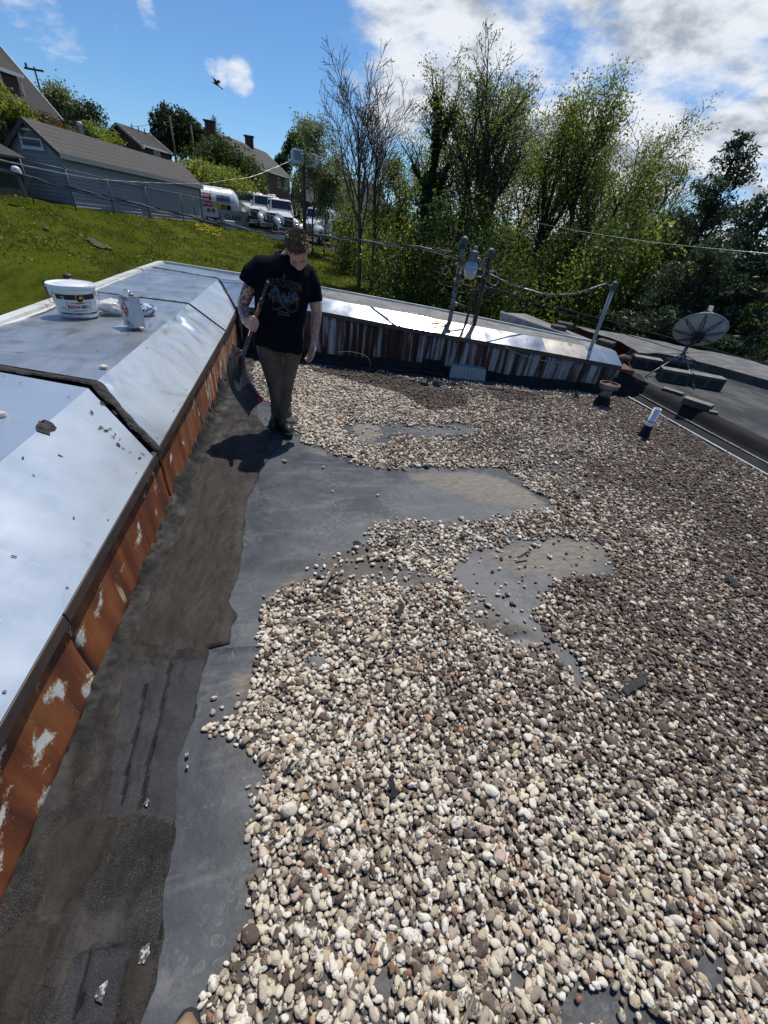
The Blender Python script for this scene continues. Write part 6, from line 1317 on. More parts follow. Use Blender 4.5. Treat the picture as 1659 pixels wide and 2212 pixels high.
P_ = np.stack([xg, yg, zg], 2).reshape(-1, 3); q, dd = proj(P_); okk = dd > 1
soil = np.zeros(len(q))
soil_px = ([[(186, 519), (200, 517), (225, 531), (245, 540), (225, 541), (205, 534)], [(92, 492), (108, 497), (100, 500)]])
dfv = np.interp(np.degrees(Ag), AZ, DF).ravel(); yard = ((Dg.ravel() > dfv+.6) & (Dg.ravel() < dfv+16) & (np.degrees(Ag).ravel() < 8) & (np.degrees(Ag).ravel() > -40)).astype(float)
lw = fastmesh('lawn', P_, grid(Ds, az_), 'lawn', smooth=True); struct(lw); setattr_f(lw, 'soil', soil); setattr_f(lw, 'yard', yard)
# dandelions
dm = MB(); rr_ = np.random.RandomState(3)
for k in range(150):
    px, py = 400+rr_.rand()*60, 492+rr_.rand()*20+(0); c = None
    D0 = 40+rr_.rand()*5; a = R(-11.2+rr_.rand()*2.6); x_, y_ = D0*math.sin(a), D0*math.cos(a); z_ = float(tz(x_, y_))+.06; s = .05; dm.ellip((x_, y_, z_+.03), (s, s, s*.6), None, 6, 4)
for pl in soil_px:
    pts = []
    for a_, b_ in zip(pl, pl[1:]+pl[:1]):
        for k in range(4):
            x_, y_ = lerp(a_[0], b_[0], k/4)+random.uniform(-4, 4), lerp(a_[1], b_[1], k/4)+random.uniform(-2.2, 2.2); D0 = 25.0
            for _ in range(60):
                p = atd(x_, y_, D0); D0 += (p[2]-float(tz(p[0], p[1])))*2.0
            pts.append(p+V(0, 0, .09))
    m = MB(); c = sum(pts)/len(pts); m.add([c+V(0, 0, .05)]+pts, [(0, i+1, (i+1) % len(pts)+1) for i in range(len(pts))]); struct(m.build('bare_soil', 'soil_bare'))
tag(dm.build('dandelions', 'dandelion'), 'patch of yellow dandelions in the lawn near the shed corner', 'flowers', None, 'stuff')
def gpt(px, D):      # ground point in the direction of column px (along the horizon line) at distance D
    hy = 492+.1305*(px-909.6); r = ray(px, hy); k = D/math.hypot(r[0], r[1]); return V(r[0]*k, r[1]*k, float(tz(r[0]*k, r[1]*k)))
def azd(a, D): x_, y_ = D*math.sin(R(a)), D*math.cos(R(a)); return V(x_, y_, float(tz(x_, y_)))

# ---- generic house bits
def frame2(A_, B_): u = (B_-A_); u[2] = 0; L_ = np.linalg.norm(u); u = u/L_; return u, np.array([u[1], -u[0], 0]), L_      # along, and the side towards the right of travel
Z3 = V(0, 0, 1)
def window(parent, o_, u, n_, w, h, nm='window', lights=2, curtain=False):
    """o_ lower-left corner on the wall, u along, n_ outwards"""
    m = MB(); fr = .09
    def q(a, z, d): return o_+u*a+Z3*z+n_*d
    for a0, a1, z0, z1 in ((-fr, 0, -fr, h+fr), (w, w+fr, -fr, h+fr), (0, w, h, h+fr), (0, w, -fr, 0), (w/2-.035, w/2+.035, 0, h) if lights == 2 else (0, w, h/2-.03, h/2+.03)):
        m.hexa([q(a0, z0, .0), q(a1, z0, .0), q(a1, z0, .07), q(a0, z0, .07), q(a0, z1, 0), q(a1, z1, 0), q(a1, z1, .07), q(a0, z1, .07)])
    if lights == 2: m.hexa([q(0, h/2-.03, 0), q(w, h/2-.03, 0), q(w, h/2-.03, .06), q(0, h/2-.03, .06), q(0, h/2+.03, 0), q(w, h/2+.03, 0), q(w, h/2+.03, .06), q(0, h/2+.03, .06)])
    f = m.build(nm, 'window_white', parent)
    halves = ((0, w/2), (w/2, w)) if lights == 2 else ((0, w),)
    for a0, a1 in halves:
        for z0, z1, mt_ in ((0, h/2, 'window_dark'), (h/2, h, 'curtain' if curtain else 'window_dark')):
            m = MB(); m.add([q(a0, z0, .03), q(a1, z0, .03), q(a1, z1, .03), q(a0, z1, .03)], [(0, 1, 2, 3)]); m.build('pane', mt_, f)
    m = MB(); m.hexa([q(-fr-.05, -fr-.06, 0), q(w+fr+.05, -fr-.06, 0), q(w+fr+.05, -fr-.06, .12), q(-fr-.05, -fr-.06, .12), q(-fr-.05, -fr, 0), q(w+fr+.05, -fr, 0), q(w+fr+.05, -fr, .10), q(-fr-.05, -fr, .10)]); m.build('sill', 'window_white', f)
    return f
def gable_house(t, A_, u, n_, L_, W_, zb, ze, zr, wall, roof, eave=.35):
    """A_ = corner; long side runs along u (eave side faces n_), depth W_ goes along -n_"""
    def q(a, d, z): return V(A_[0], A_[1], 0)+u*a-n_*d+Z3*z
    m = MB(); m.add([q(0, 0, zb), q(L_, 0, zb), q(L_, W_, zb), q(0, W_, zb), q(0, 0, ze), q(L_, 0, ze), q(L_, W_, ze), q(0, W_, ze), q(0, W_/2, zr-.06), q(L_, W_/2, zr-.06)], [(0, 1, 5, 4), (2, 3, 7, 6), (1, 2, 6, 9, 5), (3, 0, 4, 8, 7)]); m.build('wall', wall, t)
    sl = (zr-ze)/(W_/2); e = eave; rf = None
    for s in (0, 1):
        d0, d1 = (-e, W_/2) if s == 0 else (W_+e, W_/2); m = MB(); th = .12
        c = [q(-e*.7, d0, ze-sl*e), q(L_+e*.7, d0, ze-sl*e), q(L_+e*.7, d1, zr), q(-e*.7, d1, zr)]; m.hexa(c+[p+Z3*th for p in c]); o = m.build('roof_slope', roof, t)
        if s == 0: rf = o
        g_ = MB(); c = [q(-e*.7, d0, ze-sl*e-.10), q(L_+e*.7, d0, ze-sl*e-.10)]; dn_ = n_*.02 if s == 0 else -n_*.02; g_.hexa([c[0], c[1], c[1]+dn_*4, c[0]+dn_*4, c[0]+Z3*.2, c[1]+Z3*.2, c[1]+dn_*4+Z3*.2, c[0]+dn_*4+Z3*.2]); g_.build('gutter', 'window_white', t)
    for a_ in (-e*.7, L_+e*.7-.06):
        m = MB()
        for d0 in (-e, W_+e):
            p0, p1 = q(a_, d0, ze-sl*e-.12), q(a_, W_/2, zr-.12); m.hexa([p0, p0+u*.06, p1+u*.06, p1, p0+Z3*.26, p0+u*.06+Z3*.26, p1+u*.06+Z3*.26, p1+Z3*.26])
        m.build('barge_board', 'window_white', t)
    return q, rf
def chimney(parent, c, w, h, mat='brick_dark'):
    m = MB(); m.box(c+Z3*h/2, (w, w*.8, h)); o = m.build('chimney', mat, parent); m = MB(); m.box(c+Z3*(h+.08), (w*1.25, w*1.05, .16)); m.build('chimney_cap', 'chimney_dark', o) if True else None; return o

# ---- grey shed
A_ = azd(-21.9, 34.0); B_ = azd(-10.25, 46.5); u, nrm_, L_ = frame2(A_, B_); n_ = nrm_          # long side faces right/front
ze = 1.75+.0379*34.0; zr = 1.75+.0651*36.5; zb = min(A_[2], B_[2])-.4; C_ = azd(-25.1, 34.9); Wd = np.linalg.norm((C_-A_)[:2])+.6
sh_ = thing('garden_shed', 'long grey clapboard shed with a gable window behind the lawn', 'shed', (A_+B_)/2)
ze2 = 1.75+.0213*46.5
def q_(a, d, z): return V(A_[0], A_[1], 0)+u*a-n_*d+Z3*z
def zeA(a): return lerp(ze, ze2, a/L_)
def zbA(a): return float(lerp(A_[2], B_[2], a/L_))-.05
m = MB(); m.add([q_(0, .03, zb-1), q_(L_, .03, zb-1), q_(L_, Wd-.03, zb-1), q_(0, Wd-.03, zb-1), q_(0, .03, ze), q_(L_, .03, ze2), q_(L_, Wd-.03, ze2), q_(0, Wd-.03, ze), q_(0, Wd/2, zr), q_(L_, Wd/2, zr-(ze-ze2))], [(0, 1, 5, 4), (2, 3, 7, 6), (1, 2, 6, 9, 5), (3, 0, 4, 8, 7)]); m.build('wall_core', 'siding', sh_)
nb_ = 15; hb = .185
for k in range(nb_):
    m = MB(); z0 = lambda a: zeA(a)-.02-hb*(k+1); p = [q_(0, .012, z0(0)+hb), q_(L_, .012, z0(L_)+hb), q_(L_, -.028, z0(L_)), q_(0, -.028, z0(0))]; m.hexa([p[3], p[2], p[2]-n_*.04, p[3]-n_*.04, p[0], p[1], p[1]-n_*.02, p[0]-n_*.02]); m.build('siding_board', 'siding', sh_)
gz = ze-.02-hb*nb_; rise = zr-ze
for k in range(nb_+9):
    z0, z1 = gz+hb*k, gz+hb*(k+1)
    def half(z): return (0, Wd) if z <= ze else ((z-ze)/rise*Wd/2, Wd-(z-ze)/rise*Wd/2)
    if z1 > zr-.05: break
    a0, b0 = half(z0); a1, b1 = half(z1); m = MB(); m.hexa([q_(-.028, a0, z0), q_(.02, a0, z0), q_(.02, b0, z0), q_(-.028, b0, z0), q_(.0, a1, z1), q_(.02, a1, z1), q_(.02, b1, z1), q_(.0, b1, z1)]); m.build('siding_board', 'siding', sh_)
for s in (0, 1):
    e = .22; sl = rise/(Wd/2); d0 = -e if s == 0 else Wd+e; m = MB(); dz_ = ze-ze2
    c = [q_(-.3, d0, ze-sl*e), q_(L_+.3, d0, ze2-sl*e), q_(L_+.3, Wd/2, zr-dz_), q_(-.3, Wd/2, zr)]; m.hexa(c+[p+Z3*.10 for p in c]); m.build('roof_slope', 'shingle_grey', sh_)
    m = MB(); m.hexa([c[0]-Z3*.14, c[1]-Z3*.14, c[1]-Z3*.14+n_*(.03 if s == 0 else -.03), c[0]-Z3*.14+n_*(.03 if s == 0 else -.03), c[0]+Z3*.1, c[1]+Z3*.1, c[1]+Z3*.1+n_*(.03 if s == 0 else -.03), c[0]+Z3*.1+n_*(.03 if s == 0 else -.03)]); m.build('fascia', 'siding_trim', sh_)
    m = MB(); p0, p1 = q_(-.31, d0, ze-sl*e-.14), q_(-.31, Wd/2, zr-.14); m.hexa([p0, p0+u*.05, p1+u*.05, p1, p0+Z3*.24, p0+u*.05+Z3*.24, p1+u*.05+Z3*.24, p1+Z3*.24]); m.build('barge_board', 'trim_brown', sh_)
wo = q_(-.05, Wd*.70, ze+.05); window(sh_, wo, n_, -u, 1.05, .62, 'window', 1)
for k in range(6):
    m = MB(); m.box(wo+n_*(.12+k*.16)+Z3*.31-u*.05, (.03, .03, .6)); m.build('window_bar', 'siding_trim', sh_)
for a in (0, L_):
    m = MB(); m.box(q_(a, -.03, (zeA(a)+zbA(a))/2-.1), (.12, .12, zeA(a)-zbA(a)+.2), Matrix.Rotation(math.atan2(u[1], u[0]), 3, 'Z')); m.build('corner_post', 'siding_trim', sh_)
# flue pipe behind the shed
c = atd(290, 392/1.0, 40); fpp = atd(174, 295, 43); m = MB(); m.lathe([(.13, -4), (.13, 0), (.16, .0), (.16, .18), (.10, .22)], tuple(atd(173, 272, 43)), 12); t = m.build('flue_pipe', 'white_paint', None, True); tag(t, 'white flue pipe standing up behind the shed roof', 'pipe')

# ---- green board shed at the left edge
A_ = azd(-28.6, 31.5); t = thing('board_shed', 'dark green board shed cut off by the left edge of the picture', 'shed', A_); u2 = V(.30, .95, 0); u2 /= np.linalg.norm(u2); n2 = V(u2[1], -u2[0], 0); hz = 1.75+.022*31
for k in range(16):
    m = MB(); p = A_-n2*(.25*k)+V(0, 0, -1); top_ = hz+(.08*k if k < 9 else .08*8-.05*(k-8)); m.hexa([V(p[0], p[1], A_[2]-1), V(*(p-n2*.235)[:2], A_[2]-1), V(*(p-n2*.235+u2*3)[:2], A_[2]-1), V(*(p+u2*3)[:2], A_[2]-1), V(p[0], p[1], top_), V(*(p-n2*.235)[:2], top_+.06), V(*(p-n2*.235+u2*3)[:2], top_+.06), V(*(p+u2*3)[:2], top_)]); m.build('wall_board', 'green_boards', t)
m = MB(); p0 = A_+n2*.15-u2*.2; c = [V(p0[0], p0[1], hz-.02), V(*(p0+u2*3.4)[:2], hz-.02), V(*(p0-n2*2.4+u2*3.4)[:2], hz+.86), V(*(p0-n2*2.4)[:2], hz+.86)]; m.hexa(c+[q+Z3*.1 for q in c]); m.build('roof_slope', 'shingle_dark', t)
wc = atd(36, 371, 31.0); m = MB(); m.box(wc, (.34, .3, .24)); m.ellip(wc+V(0, 0, .1), (.19, .16, .12)); t = thing('white_globe', 'small bright white rounded object on a post beside the dark green shed', 'globe', wc-V(0, 0, 1.2)); m.build('globe', 'white_paint', t, True, .05)
m = MB(); m.box(wc-V(0, 0, .55), (.12, .12, .9)); m.build('stand', 'post_dark', t)

# ---- chain-link fence along the top of the lawn
fe = thing('chain_link_fence', 'long chain link fence with grey top rail along the crest of the lawn', 'fence', azd(-15, 38)); fa = np.concatenate([np.arange(-25, -11, 3.2), np.arange(-11, 9, 2.6)])
def fdist(a): return float(np.interp(a, [-27, -22.3, -10.2, -2.4, 5, 9], [31.5, 32.5, 44.8, 50.2, 53, 52]))
fpts = [azd(a, fdist(a)) for a in fa]; FH = 1.75
for p in fpts:
    m = MB(); m.tube([p+Z3*-.3, p+Z3*(FH+.04)], .035, 7); m.ellip(tuple(p+Z3*(FH+.06)), (.045, .045, .04), None, 8, 6); m.build('post', 'fence_grey', fe, True)
m = MB(); m.tube([p+Z3*FH for p in fpts], .028, 6); m.build('top_rail', 'fence_grey', fe, True)
m = MB()
for p0, p1 in zip(fpts[:-1], fpts[1:]):
    L2 = np.linalg.norm(p1-p0); k = int(L2/.11)
    for i in range(-9, k):
        for s in (0, 1):
            a0, a1 = i*.11, i*.11+FH*.55
            f0, f1 = np.clip([a0, a1], 0, L2)
            if f1-f0 < .02: continue
            z0, z1 = (f0-a0)/(a1-a0)*FH, (f1-a0)/(a1-a0)*FH
            if s: z0, z1 = FH-z0, FH-z1
            P0, P1 = lerp(p0, p1, f0/L2)+Z3*z0, lerp(p0, p1, f1/L2)+Z3*z1; d = .0032
            b0 = len(m.v); m.v += [tuple(P0-Z3*d), tuple(P1-Z3*d), tuple(P1+Z3*d), tuple(P0+Z3*d)]; m.f.append((b0, b0+1, b0+2, b0+3))
tag(m.build('wire_mesh', 'fence_grey', fe), kind='stuff')

# ---- brick houses
def H(px, py, D): return atd(px, py, D)
# upper left: two-storey brick house with dormer, steep shingle roof falling to the right
t = thing('brick_house', 'big brick house with steep grey roof and dormer windows at upper left', 'house', azd(-23, 60))
a1 = R(-21.2); cr_ = V(66*math.sin(a1), 66*math.cos(a1), 0); u = V(-.36, -.93, 0); u /= np.linalg.norm(u); n_ = V(-u[1], u[0], 0); n_ = n_ if n_[1] < 0 else -n_
zb = 2.0; ze = 1.75+.0795*66; zr = 12.0; L_ = 18; Wd = 10
q, rf = gable_house(t, cr_, u, n_, L_, Wd, zb, ze, zr, 'brick_dark', 'shingle_dark', .3)
do = H(75, 168, 58); 
def slab(nm, pts, d, mat, par): mm = MB(); mm.prism(pts, d); return mm.build(nm, mat, par)
dz0, dz1 = ze+.75, ze+1.95; dq = lambda a, d, z: V(cr_[0], cr_[1], 0)+u*a-n_*d+Z3*z
da0, da1 = 2.7, 16
slab('dormer_wall', [dq(da0, .9, dz0-.6), dq(da1, .9, dz0-.6), dq(da1, .9, dz1+.35), dq(da0, .9, dz1+.35)], -n_*3.5, 'brick_dark', t)
c = [dq(da0-.35, .5, dz1+.30), dq(da1+.3, .5, dz1+.30), dq(da1+.3, 4.6, dz1+2.9), dq(da0-.35, 4.6, dz1+2.9)]; m = MB(); m.hexa(c+[p+Z3*.12 for p in c]); m.build('dormer_roof', 'shingle_dark', t)
m = MB(); m.hexa([dq(da0-.35, .44, dz1+.16), dq(da1+.3, .44, dz1+.16), dq(da1+.3, .52, dz1+.16), dq(da0-.35, .52, dz1+.16)]+[dq(da0-.35, .44, dz1+.42), dq(da1+.3, .44, dz1+.42), dq(da1+.3, .52, dz1+.42), dq(da0-.35, .52, dz1+.42)]); m.build('gutter', 'window_white', t)
m = MB(); m.tube([dq(da0-.2, .5, dz1+.3), dq(da0-.15, .75, dz1-.1), dq(da0-.12, .8, dz0-.3), dq(da0-.3, .4, dz0-.55)], .06, 6); m.build('downpipe', 'window_white', t)
window(t, dq(6.6, .9, dz0+.10), -u, n_, 2.1, 1.35, 'window', 2, True); window(t, dq(11.6, .9, dz0+.10), -u, n_, 2.1, 1.35, 'window', 2, True)
window(t, dq(5.6, 0, ze-1.95), -u, n_, 1.9, 1.35, 'window', 2, True); window(t, dq(12.5, 0, ze-1.95), -u, n_, 1.9, 1.35, 'window', 2, True)
chimney(t, dq(4.2, 5.2, zr-1.5), 1.6, 3.2, 'chimney_dark')
c = H(155, 282, 60); m = MB(); m.box((c[0]-.4, c[1]+2.0, zb+1.0), (4.0, 3.0, 4.6)); m.build('side_annex', 'siding', t)
# second brick house, gable towards us
def house2():
    t = thing('brick_house', 'small brick house with plain gable end behind the shed roof', 'house', azd(-15, 72))
    pk, el, er = H(237, 262, 72), H(216, 300, 72), H(300, 308, 72); far = H(367, 343, 78)
    A_ = V(el[0]+.1, el[1], 0); n_g = V(-.28, -.96, 0); n_g /= np.linalg.norm(n_g)
    gl_ = V(er[0], er[1], 0); u = V(far[0]-er[0], far[1]-er[1], 0); u /= np.linalg.norm(u); n_ = V(u[1], -u[0], 0); ze, zr = er[2], pk[2]; W_ = 2*np.dot(V(er[0]-pk[0], er[1]-pk[1], 0), n_)
    W_ = abs(W_); L_ = np.linalg.norm((far-er)[:2]); q, rf = gable_house(t, gl_, u, n_, L_, W_, 2, ze, zr, 'brick_dark', 'shingle_dark', .3)
    window(t, q(L_*.45, 0, ze-1.6), u, n_, 1.2, 1.2, 'window', 2, True); m = MB(); m.box(q(.1, -.35, ze-.3), (.3, .3, .4)); m.build('flood_light', 'window_white', t)
    for a in (.35, .55, .75): m = MB(); m.tube([q(L_*a, W_*.42, zr-.5), q(L_*a, W_*.42, zr+.4)], .06, 6); m.build('vent_pipe', 'post_dark', t)
house2()
def house3():
    t = thing('brick_house', 'long two storey red brick house with two chimneys above the trucks', 'house', azd(-2, 92))
    er = H(640, 385, 90); ga = H(480, 295, 98); el = H(540, 345, 95)
    er = H(625, 382, 100); u = V(.32, .947, 0); L_ = 18.0; p0 = V(er[0], er[1], 0)-u*L_; n_ = V(u[1], -u[0], 0); n_ = n_ if n_[1] < 0 else -n_
    ze = er[2]; zr = ze+3.0; W_ = 9.0; q, rf = gable_house(t, p0, u, n_, L_, W_, -1.5, ze, zr, 'brick_red', 'shingle_grey', .4)
    for a, z0, h in ((.66, -1.9, 1.25), (.87, -1.9, 1.25), (.62, -5.2, 1.6), (.86, -5.0, 1.5)): window(t, q(L_*a, 0, ze+z0), u, n_, .95, h, 'window', 1)
    m = MB(); m.tube([q(L_-.15, -.08, ze-.3), q(L_-.15, -.08, ze-8)], .06, 6); m.build('downpipe', 'window_white', t)
    chimney(t, q(-.3, W_*.60, zr-2.6), 1.35, 3.7, 'brick_dark'); chimney(t, q(L_*.62, W_*.5, zr-.8), 1.3, 2.0, 'brick_dark')
    m = MB(); m.tube([q(L_*.70, W_*.25, zr-2.6), q(L_*.70, W_*.25, zr-1.4)], .07, 6); m.build('vent_pipe', 'post_dark', t)
    # lower wing on the right
    m = MB(); W0 = q(L_+.0, 1.0, 0); ze_w = ze-4.1
    c = [q(L_+.02, .4, ze_w), q(L_+5.2, .4, ze_w), q(L_+5.2, 4.5, ze_w+3.2), q(L_+.02, 4.5, ze_w+3.2)]; m.hexa(c+[p+Z3*.12 for p in c]); m.build('wing_roof', 'shingle_grey', t)
    m = MB(); m.hexa([q(L_+.02, .8, -2), q(L_+5, .8, -2), q(L_+5, 8, -2), q(L_+.02, 8, -2), q(L_+.02, .8, ze_w+.3), q(L_+5, .8, ze_w+.3), q(L_+5, 8, ze_w+.3), q(L_+.02, 8, ze_w+.3)]); m.build('wing_wall', 'brick_red', t)
    window(t, q(L_+2.0, .8, ze_w-2.4), u, n_, .95, 1.5, 'window', 1); m = MB(); m.hexa([q(L_+.02, .30, ze_w-.14), q(L_+5.2, .30, ze_w-.14), q(L_+5.2, .4, ze_w-.14), q(L_+.02, .4, ze_w-.14), q(L_+.02, .30, ze_w+.1), q(L_+5.2, .30, ze_w+.1), q(L_+5.2, .4, ze_w+.1), q(L_+.02, .4, ze_w+.1)]); m.build('gutter', 'window_white', t)
house3()
def house4():
    t = thing('brick_house', 'brick house with grey roof and tall chimney half hidden behind young trees', 'house', azd(4, 105))
    p0 = H(655, 420, 100); p1 = H(835, 470, 106); p0[2] = p1[2] = 0; u = p1-p0; L_ = np.linalg.norm(u); u /= L_; n_ = V(u[1], -u[0], 0); n_ = n_ if n_[1] < 0 else -n_
    ze = 1.75+.022*102; q, rf = gable_house(t, p0, u, n_, L_, 10, -2, ze, ze+4.2, 'brick_dark', 'shingle_grey', .4); chimney(t, q(L_*.45, 3, ze+1.5), 1.3, 5.0, 'chimney_dark')
    for a in (.12, .3, .62, .8): window(t, q(L_*a, 0, ze-2.2), u, n_, 1.0, 1.5, 'window', 1)
house4()

# ---- trucks and tanker
def wheel(par, c, ax, r=.5, w=.28):
    q4 = Vector(tuple(ax)).to_track_quat('Z', 'Y').to_matrix(); e = MB(); e.lathe([(r*.62, -w/2), (r*.97, -w/2), (r, -w*.3), (r, w*.3), (r*.97, w/2), (r*.62, w/2)], tuple(c), 20, q4, caps=False); wo_ = e.build('wheel', 'rubber', par, True)
    e = MB(); e.lathe([(r*.62, -w*.45), (r*.55, w*.1), (r*.3, w*.2), (r*.28, w*.45), (.01, w*.5)], tuple(c), 18, q4, caps=False); e.build('rim', 'tank_steel', wo_, True)
def truck(base, hd, label, tank='white_paint', body=6.0, tank_r=1.05):
    """conventional-cab tank truck; base = middle of the front axle on the ground, hd = heading (unit vector the truck looks along)"""
    t = thing('tank_truck', label, 'truck', base, 'parked tank trucks'); f = V(*hd); s_ = V(-f[1], f[0], 0)
    def q(a, b_, z): return base+f*a+s_*b_+Z3*z
    def blk(nm, a0, a1, w0, w1, z0, z1, mat, bev=.05, ta=0.0, w0t=None, w1t=None, par=t):
        m = MB(); w0t = w0 if w0t is None else w0t; w1t = w1 if w1t is None else w1t; m.hexa([q(a0, -w0, z0), q(a1, -w1, z0), q(a1, w1, z0), q(a0, w0, z0), q(a0+ta, -w0t, z1), q(a1, -w1t, z1), q(a1, w1t, z1), q(a0+ta, w0t, z1)]); return m.build(nm, mat, par, False, bev)
    # a grows forwards
    m = MB(); m.hexa([q(-1.1, -.62, .95), q(.95, -.50, .95), q(.95, .50, .95), q(-1.1, .62, .95), q(-1.1, -.80, 1.95), q(.85, -.52, 1.62), q(.85, .52, 1.62), q(-1.1, .80, 1.95)]); m.build('hood', 'truck_white', t, False, .10, 3)
    blk('grille', .93, 1.02, .40, .40, .85, 1.55, 'grille_dark', .02)
    for k in range(7): blk('grille_bar', 1.02, 1.035, .38, .38, .92+.09*k, .945+.09*k, 'chrome', 0)
    blk('bumper', .95, 1.25, 1.15, 1.10, .42, .78, 'chrome', .06)
    for b_ in (-1, 1):
        m = MB(); pts = [q(a, b_*.86, .52+.72*math.sin(x_)) for a, x_ in ((-.75, 0), (-.66, .6), (-.4, 1.2), (0, 1.57), (.4, 1.2), (.72, .7), (.85, .35))]; m.tube(pts, [.22, .26, .28, .30, .30, .27, .18], 10); m.build('fender', 'truck_white', t, True)
        blk('headlight', .80, .93, .0, .0, .95, 1.2, 'lamp_lens', 0) if False else None
        m = MB(); m.ellip(tuple(q(.86, b_*.80, 1.0)), (.12, .12, .12)); m.build('headlight', 'chrome', t, True)
        wheel(t, q(0, b_*.95, .5), s_*b_)
        m = MB(); m.tube([q(-.95, b_*1.05, 1.7), q(-.8, b_*1.32, 1.75), q(-.8, b_*1.34, 2.35)], .03, 6); m.box(q(-.8, b_*1.34, 2.1), (.14, .14, .5)); m.build('mirror', 'chrome', t, False, .02)
        for a in (-body*.62-1.9, -body*.62-3.1): wheel(t, q(a, b_*.85, .5), s_*b_, .5, .5)
        m = MB(); m.tube([q(-1.75, b_*1.12, .62), q(-3.3, b_*1.12, .62)], .30, 14); m.build('fuel_tank', 'chrome', t, True)
    blk('cab', -2.75, -1.02, 1.14, 1.12, .95, 2.05, 'truck_white', .06); m = MB(); m.hexa([q(-2.75, -1.12, 2.03), q(-1.04, -1.10, 2.03), q(-1.04, 1.10, 2.03), q(-2.75, 1.12, 2.03), q(-2.72, -1.0, 2.85), q(-1.45, -.98, 2.85), q(-1.45, .98, 2.85), q(-2.72, 1.0, 2.85)]); cab = m.build('cab_top', 'truck_white', t, False, .10, 3)
    m = MB(); e = f*.02+Z3*.012; m.hexa([q(-1.085, -.98, 2.10)+e*0, q(-1.085, .98, 2.10), q(-1.06, .98, 2.10), q(-1.06, -.98, 2.10), q(-1.40, -.90, 2.72)+e, q(-1.40, .90, 2.72)+e, q(-1.385, .90, 2.72)+e*2, q(-1.385, -.90, 2.72)+e*2]); m.build('windscreen', 'dark_glass', t)
    for b_ in (-1, 1):
        m = MB(); m.hexa([q(-2.05, b_*1.09, 2.10), q(-1.35, b_*1.09, 2.10), q(-1.35, b_*1.125, 2.10), q(-2.05, b_*1.125, 2.10), q(-2.02, b_*1.01, 2.68), q(-1.55, b_*1.01, 2.68), q(-1.55, b_*1.045, 2.68), q(-2.02, b_*1.045, 2.68)]); m.build('side_window', 'dark_glass', t)
        m = MB(); m.hexa([q(-2.12, b_*1.13, 1.0), q(-1.2, b_*1.12, 1.0), q(-1.2, b_*1.15, 1.0), q(-2.12, b_*1.16, 1.0), q(-2.12, b_*1.13, 2.02), q(-1.2, b_*1.12, 2.02), q(-1.2, b_*1.15, 2.02), q(-2.12, b_*1.16, 2.02)]); dr = m.build('door', 'truck_white', t, False, .02); m = MB(); m.box(q(-2.0, b_*1.17, 1.75), (.12, .05, .04)); m.build('handle', 'chrome', dr)
    for b_ in (-.7, -.35, 0, .35, .7): m = MB(); m.box(q(-1.75, b_, 2.90), (.14, .14, .09)); m.build('marker_lamp', 'orange_lamp', cab, False, .02)
    m = MB(); m.box(q(-2.75-body/2, 0, .85), (.9, .9, .25)); 
    blk('chassis', -3.0-body, -.8, .45, .45, .62, .92, 'rubber', .02)
    m = MB(); L0 = -3.05; ax_ = [(L0, .35), (L0-.10, .75), (L0-.3, .97), (L0-.6, 1.0), (L0-body+.6, 1.0), (L0-body+.3, .97), (L0-body+.1, .75), (L0-body, .35)]
    m.tube([q(a, 0, 1.98) for a, r in ax_], [tank_r*r for a, r in ax_], 24); m.build('tank', tank, t, True)
    for k in (.2, .5, .8): m = MB(); m.lathe([(.28, 0), (.28, .14), (.2, .2), (.01, .2)], tuple(q(L0-body*k, 0, 1.98+tank_r-.03)), 14); m.build('tank_hatch', 'truck_white', t, True)
    t.scale = (1.18, 1.18, 1.18)
    return t
tr_dir = V(.42, -.91, 0); tr_dir /= np.linalg.norm(tr_dir)
def tb(px, py, D): p = atd(px, py, D); return V(p[0], p[1], float(tz(p[0], p[1])))
SC = 1.0
truck(tb(548, 490, 58), V(.30, -.95, 0)/np.linalg.norm(V(.30, -.95, 0)), 'white tank truck with its cab right beside the tanker trailer', 'truck_white')
truck(tb(582, 498, 57.5), V(.30, -.95, 0)/np.linalg.norm(V(.30, -.95, 0)), 'white tank truck, second from the tanker trailer', 'truck_white')
truck(tb(618, 505, 56.5), V(.30, -.95, 0)/np.linalg.norm(V(.30, -.95, 0)), 'white tank truck, third from the tanker trailer, left of the wooden pole', 'truck_white')
truck(tb(672, 522, 57), V(-.42, -.90, 0)/np.linalg.norm(V(-.42, -.90, 0)), 'white truck with steel tank behind the wooden pole, rightmost of the row', 'tank_steel', 6.5, .95)
# tanker trailer, its side towards us
tA, tB = atd(405, 440, 52), atd(522, 455, 53.5); tA[2] = tB[2] = 0; uT = tB-tA; LT = np.linalg.norm(uT); uT /= LT; nT = V(uT[1], -uT[0], 0); nT = nT if nT[1] < 0 else -nT; zT = float(tz(*((tA+tB)/2)[:2]))
tt = thing('tanker_trailer', 'white tanker trailer with a red COMFORT YOU CAN COUNT ON banner', 'trailer', V(*((tA+tB)/2)[:2], zT)); RT = 1.28; zc_ = 1.62
tA = tA-uT*7
LT += 7
def tq(a, b_, z): return tA+uT*a+nT*b_+Z3*z
ax_ = [(LT, .30), (LT-.06, .55), (LT-.18, .80), (LT-.4, .96), (LT-.75, 1.0), (.7, 1.0), (.3, .95), (0, .4)]; m = MB(); m.tube([tq(a, -RT, zc_) for a, r in ax_], [RT*r for a, r in ax_], 36); m.build('tank', 'truck_white', tt, True)
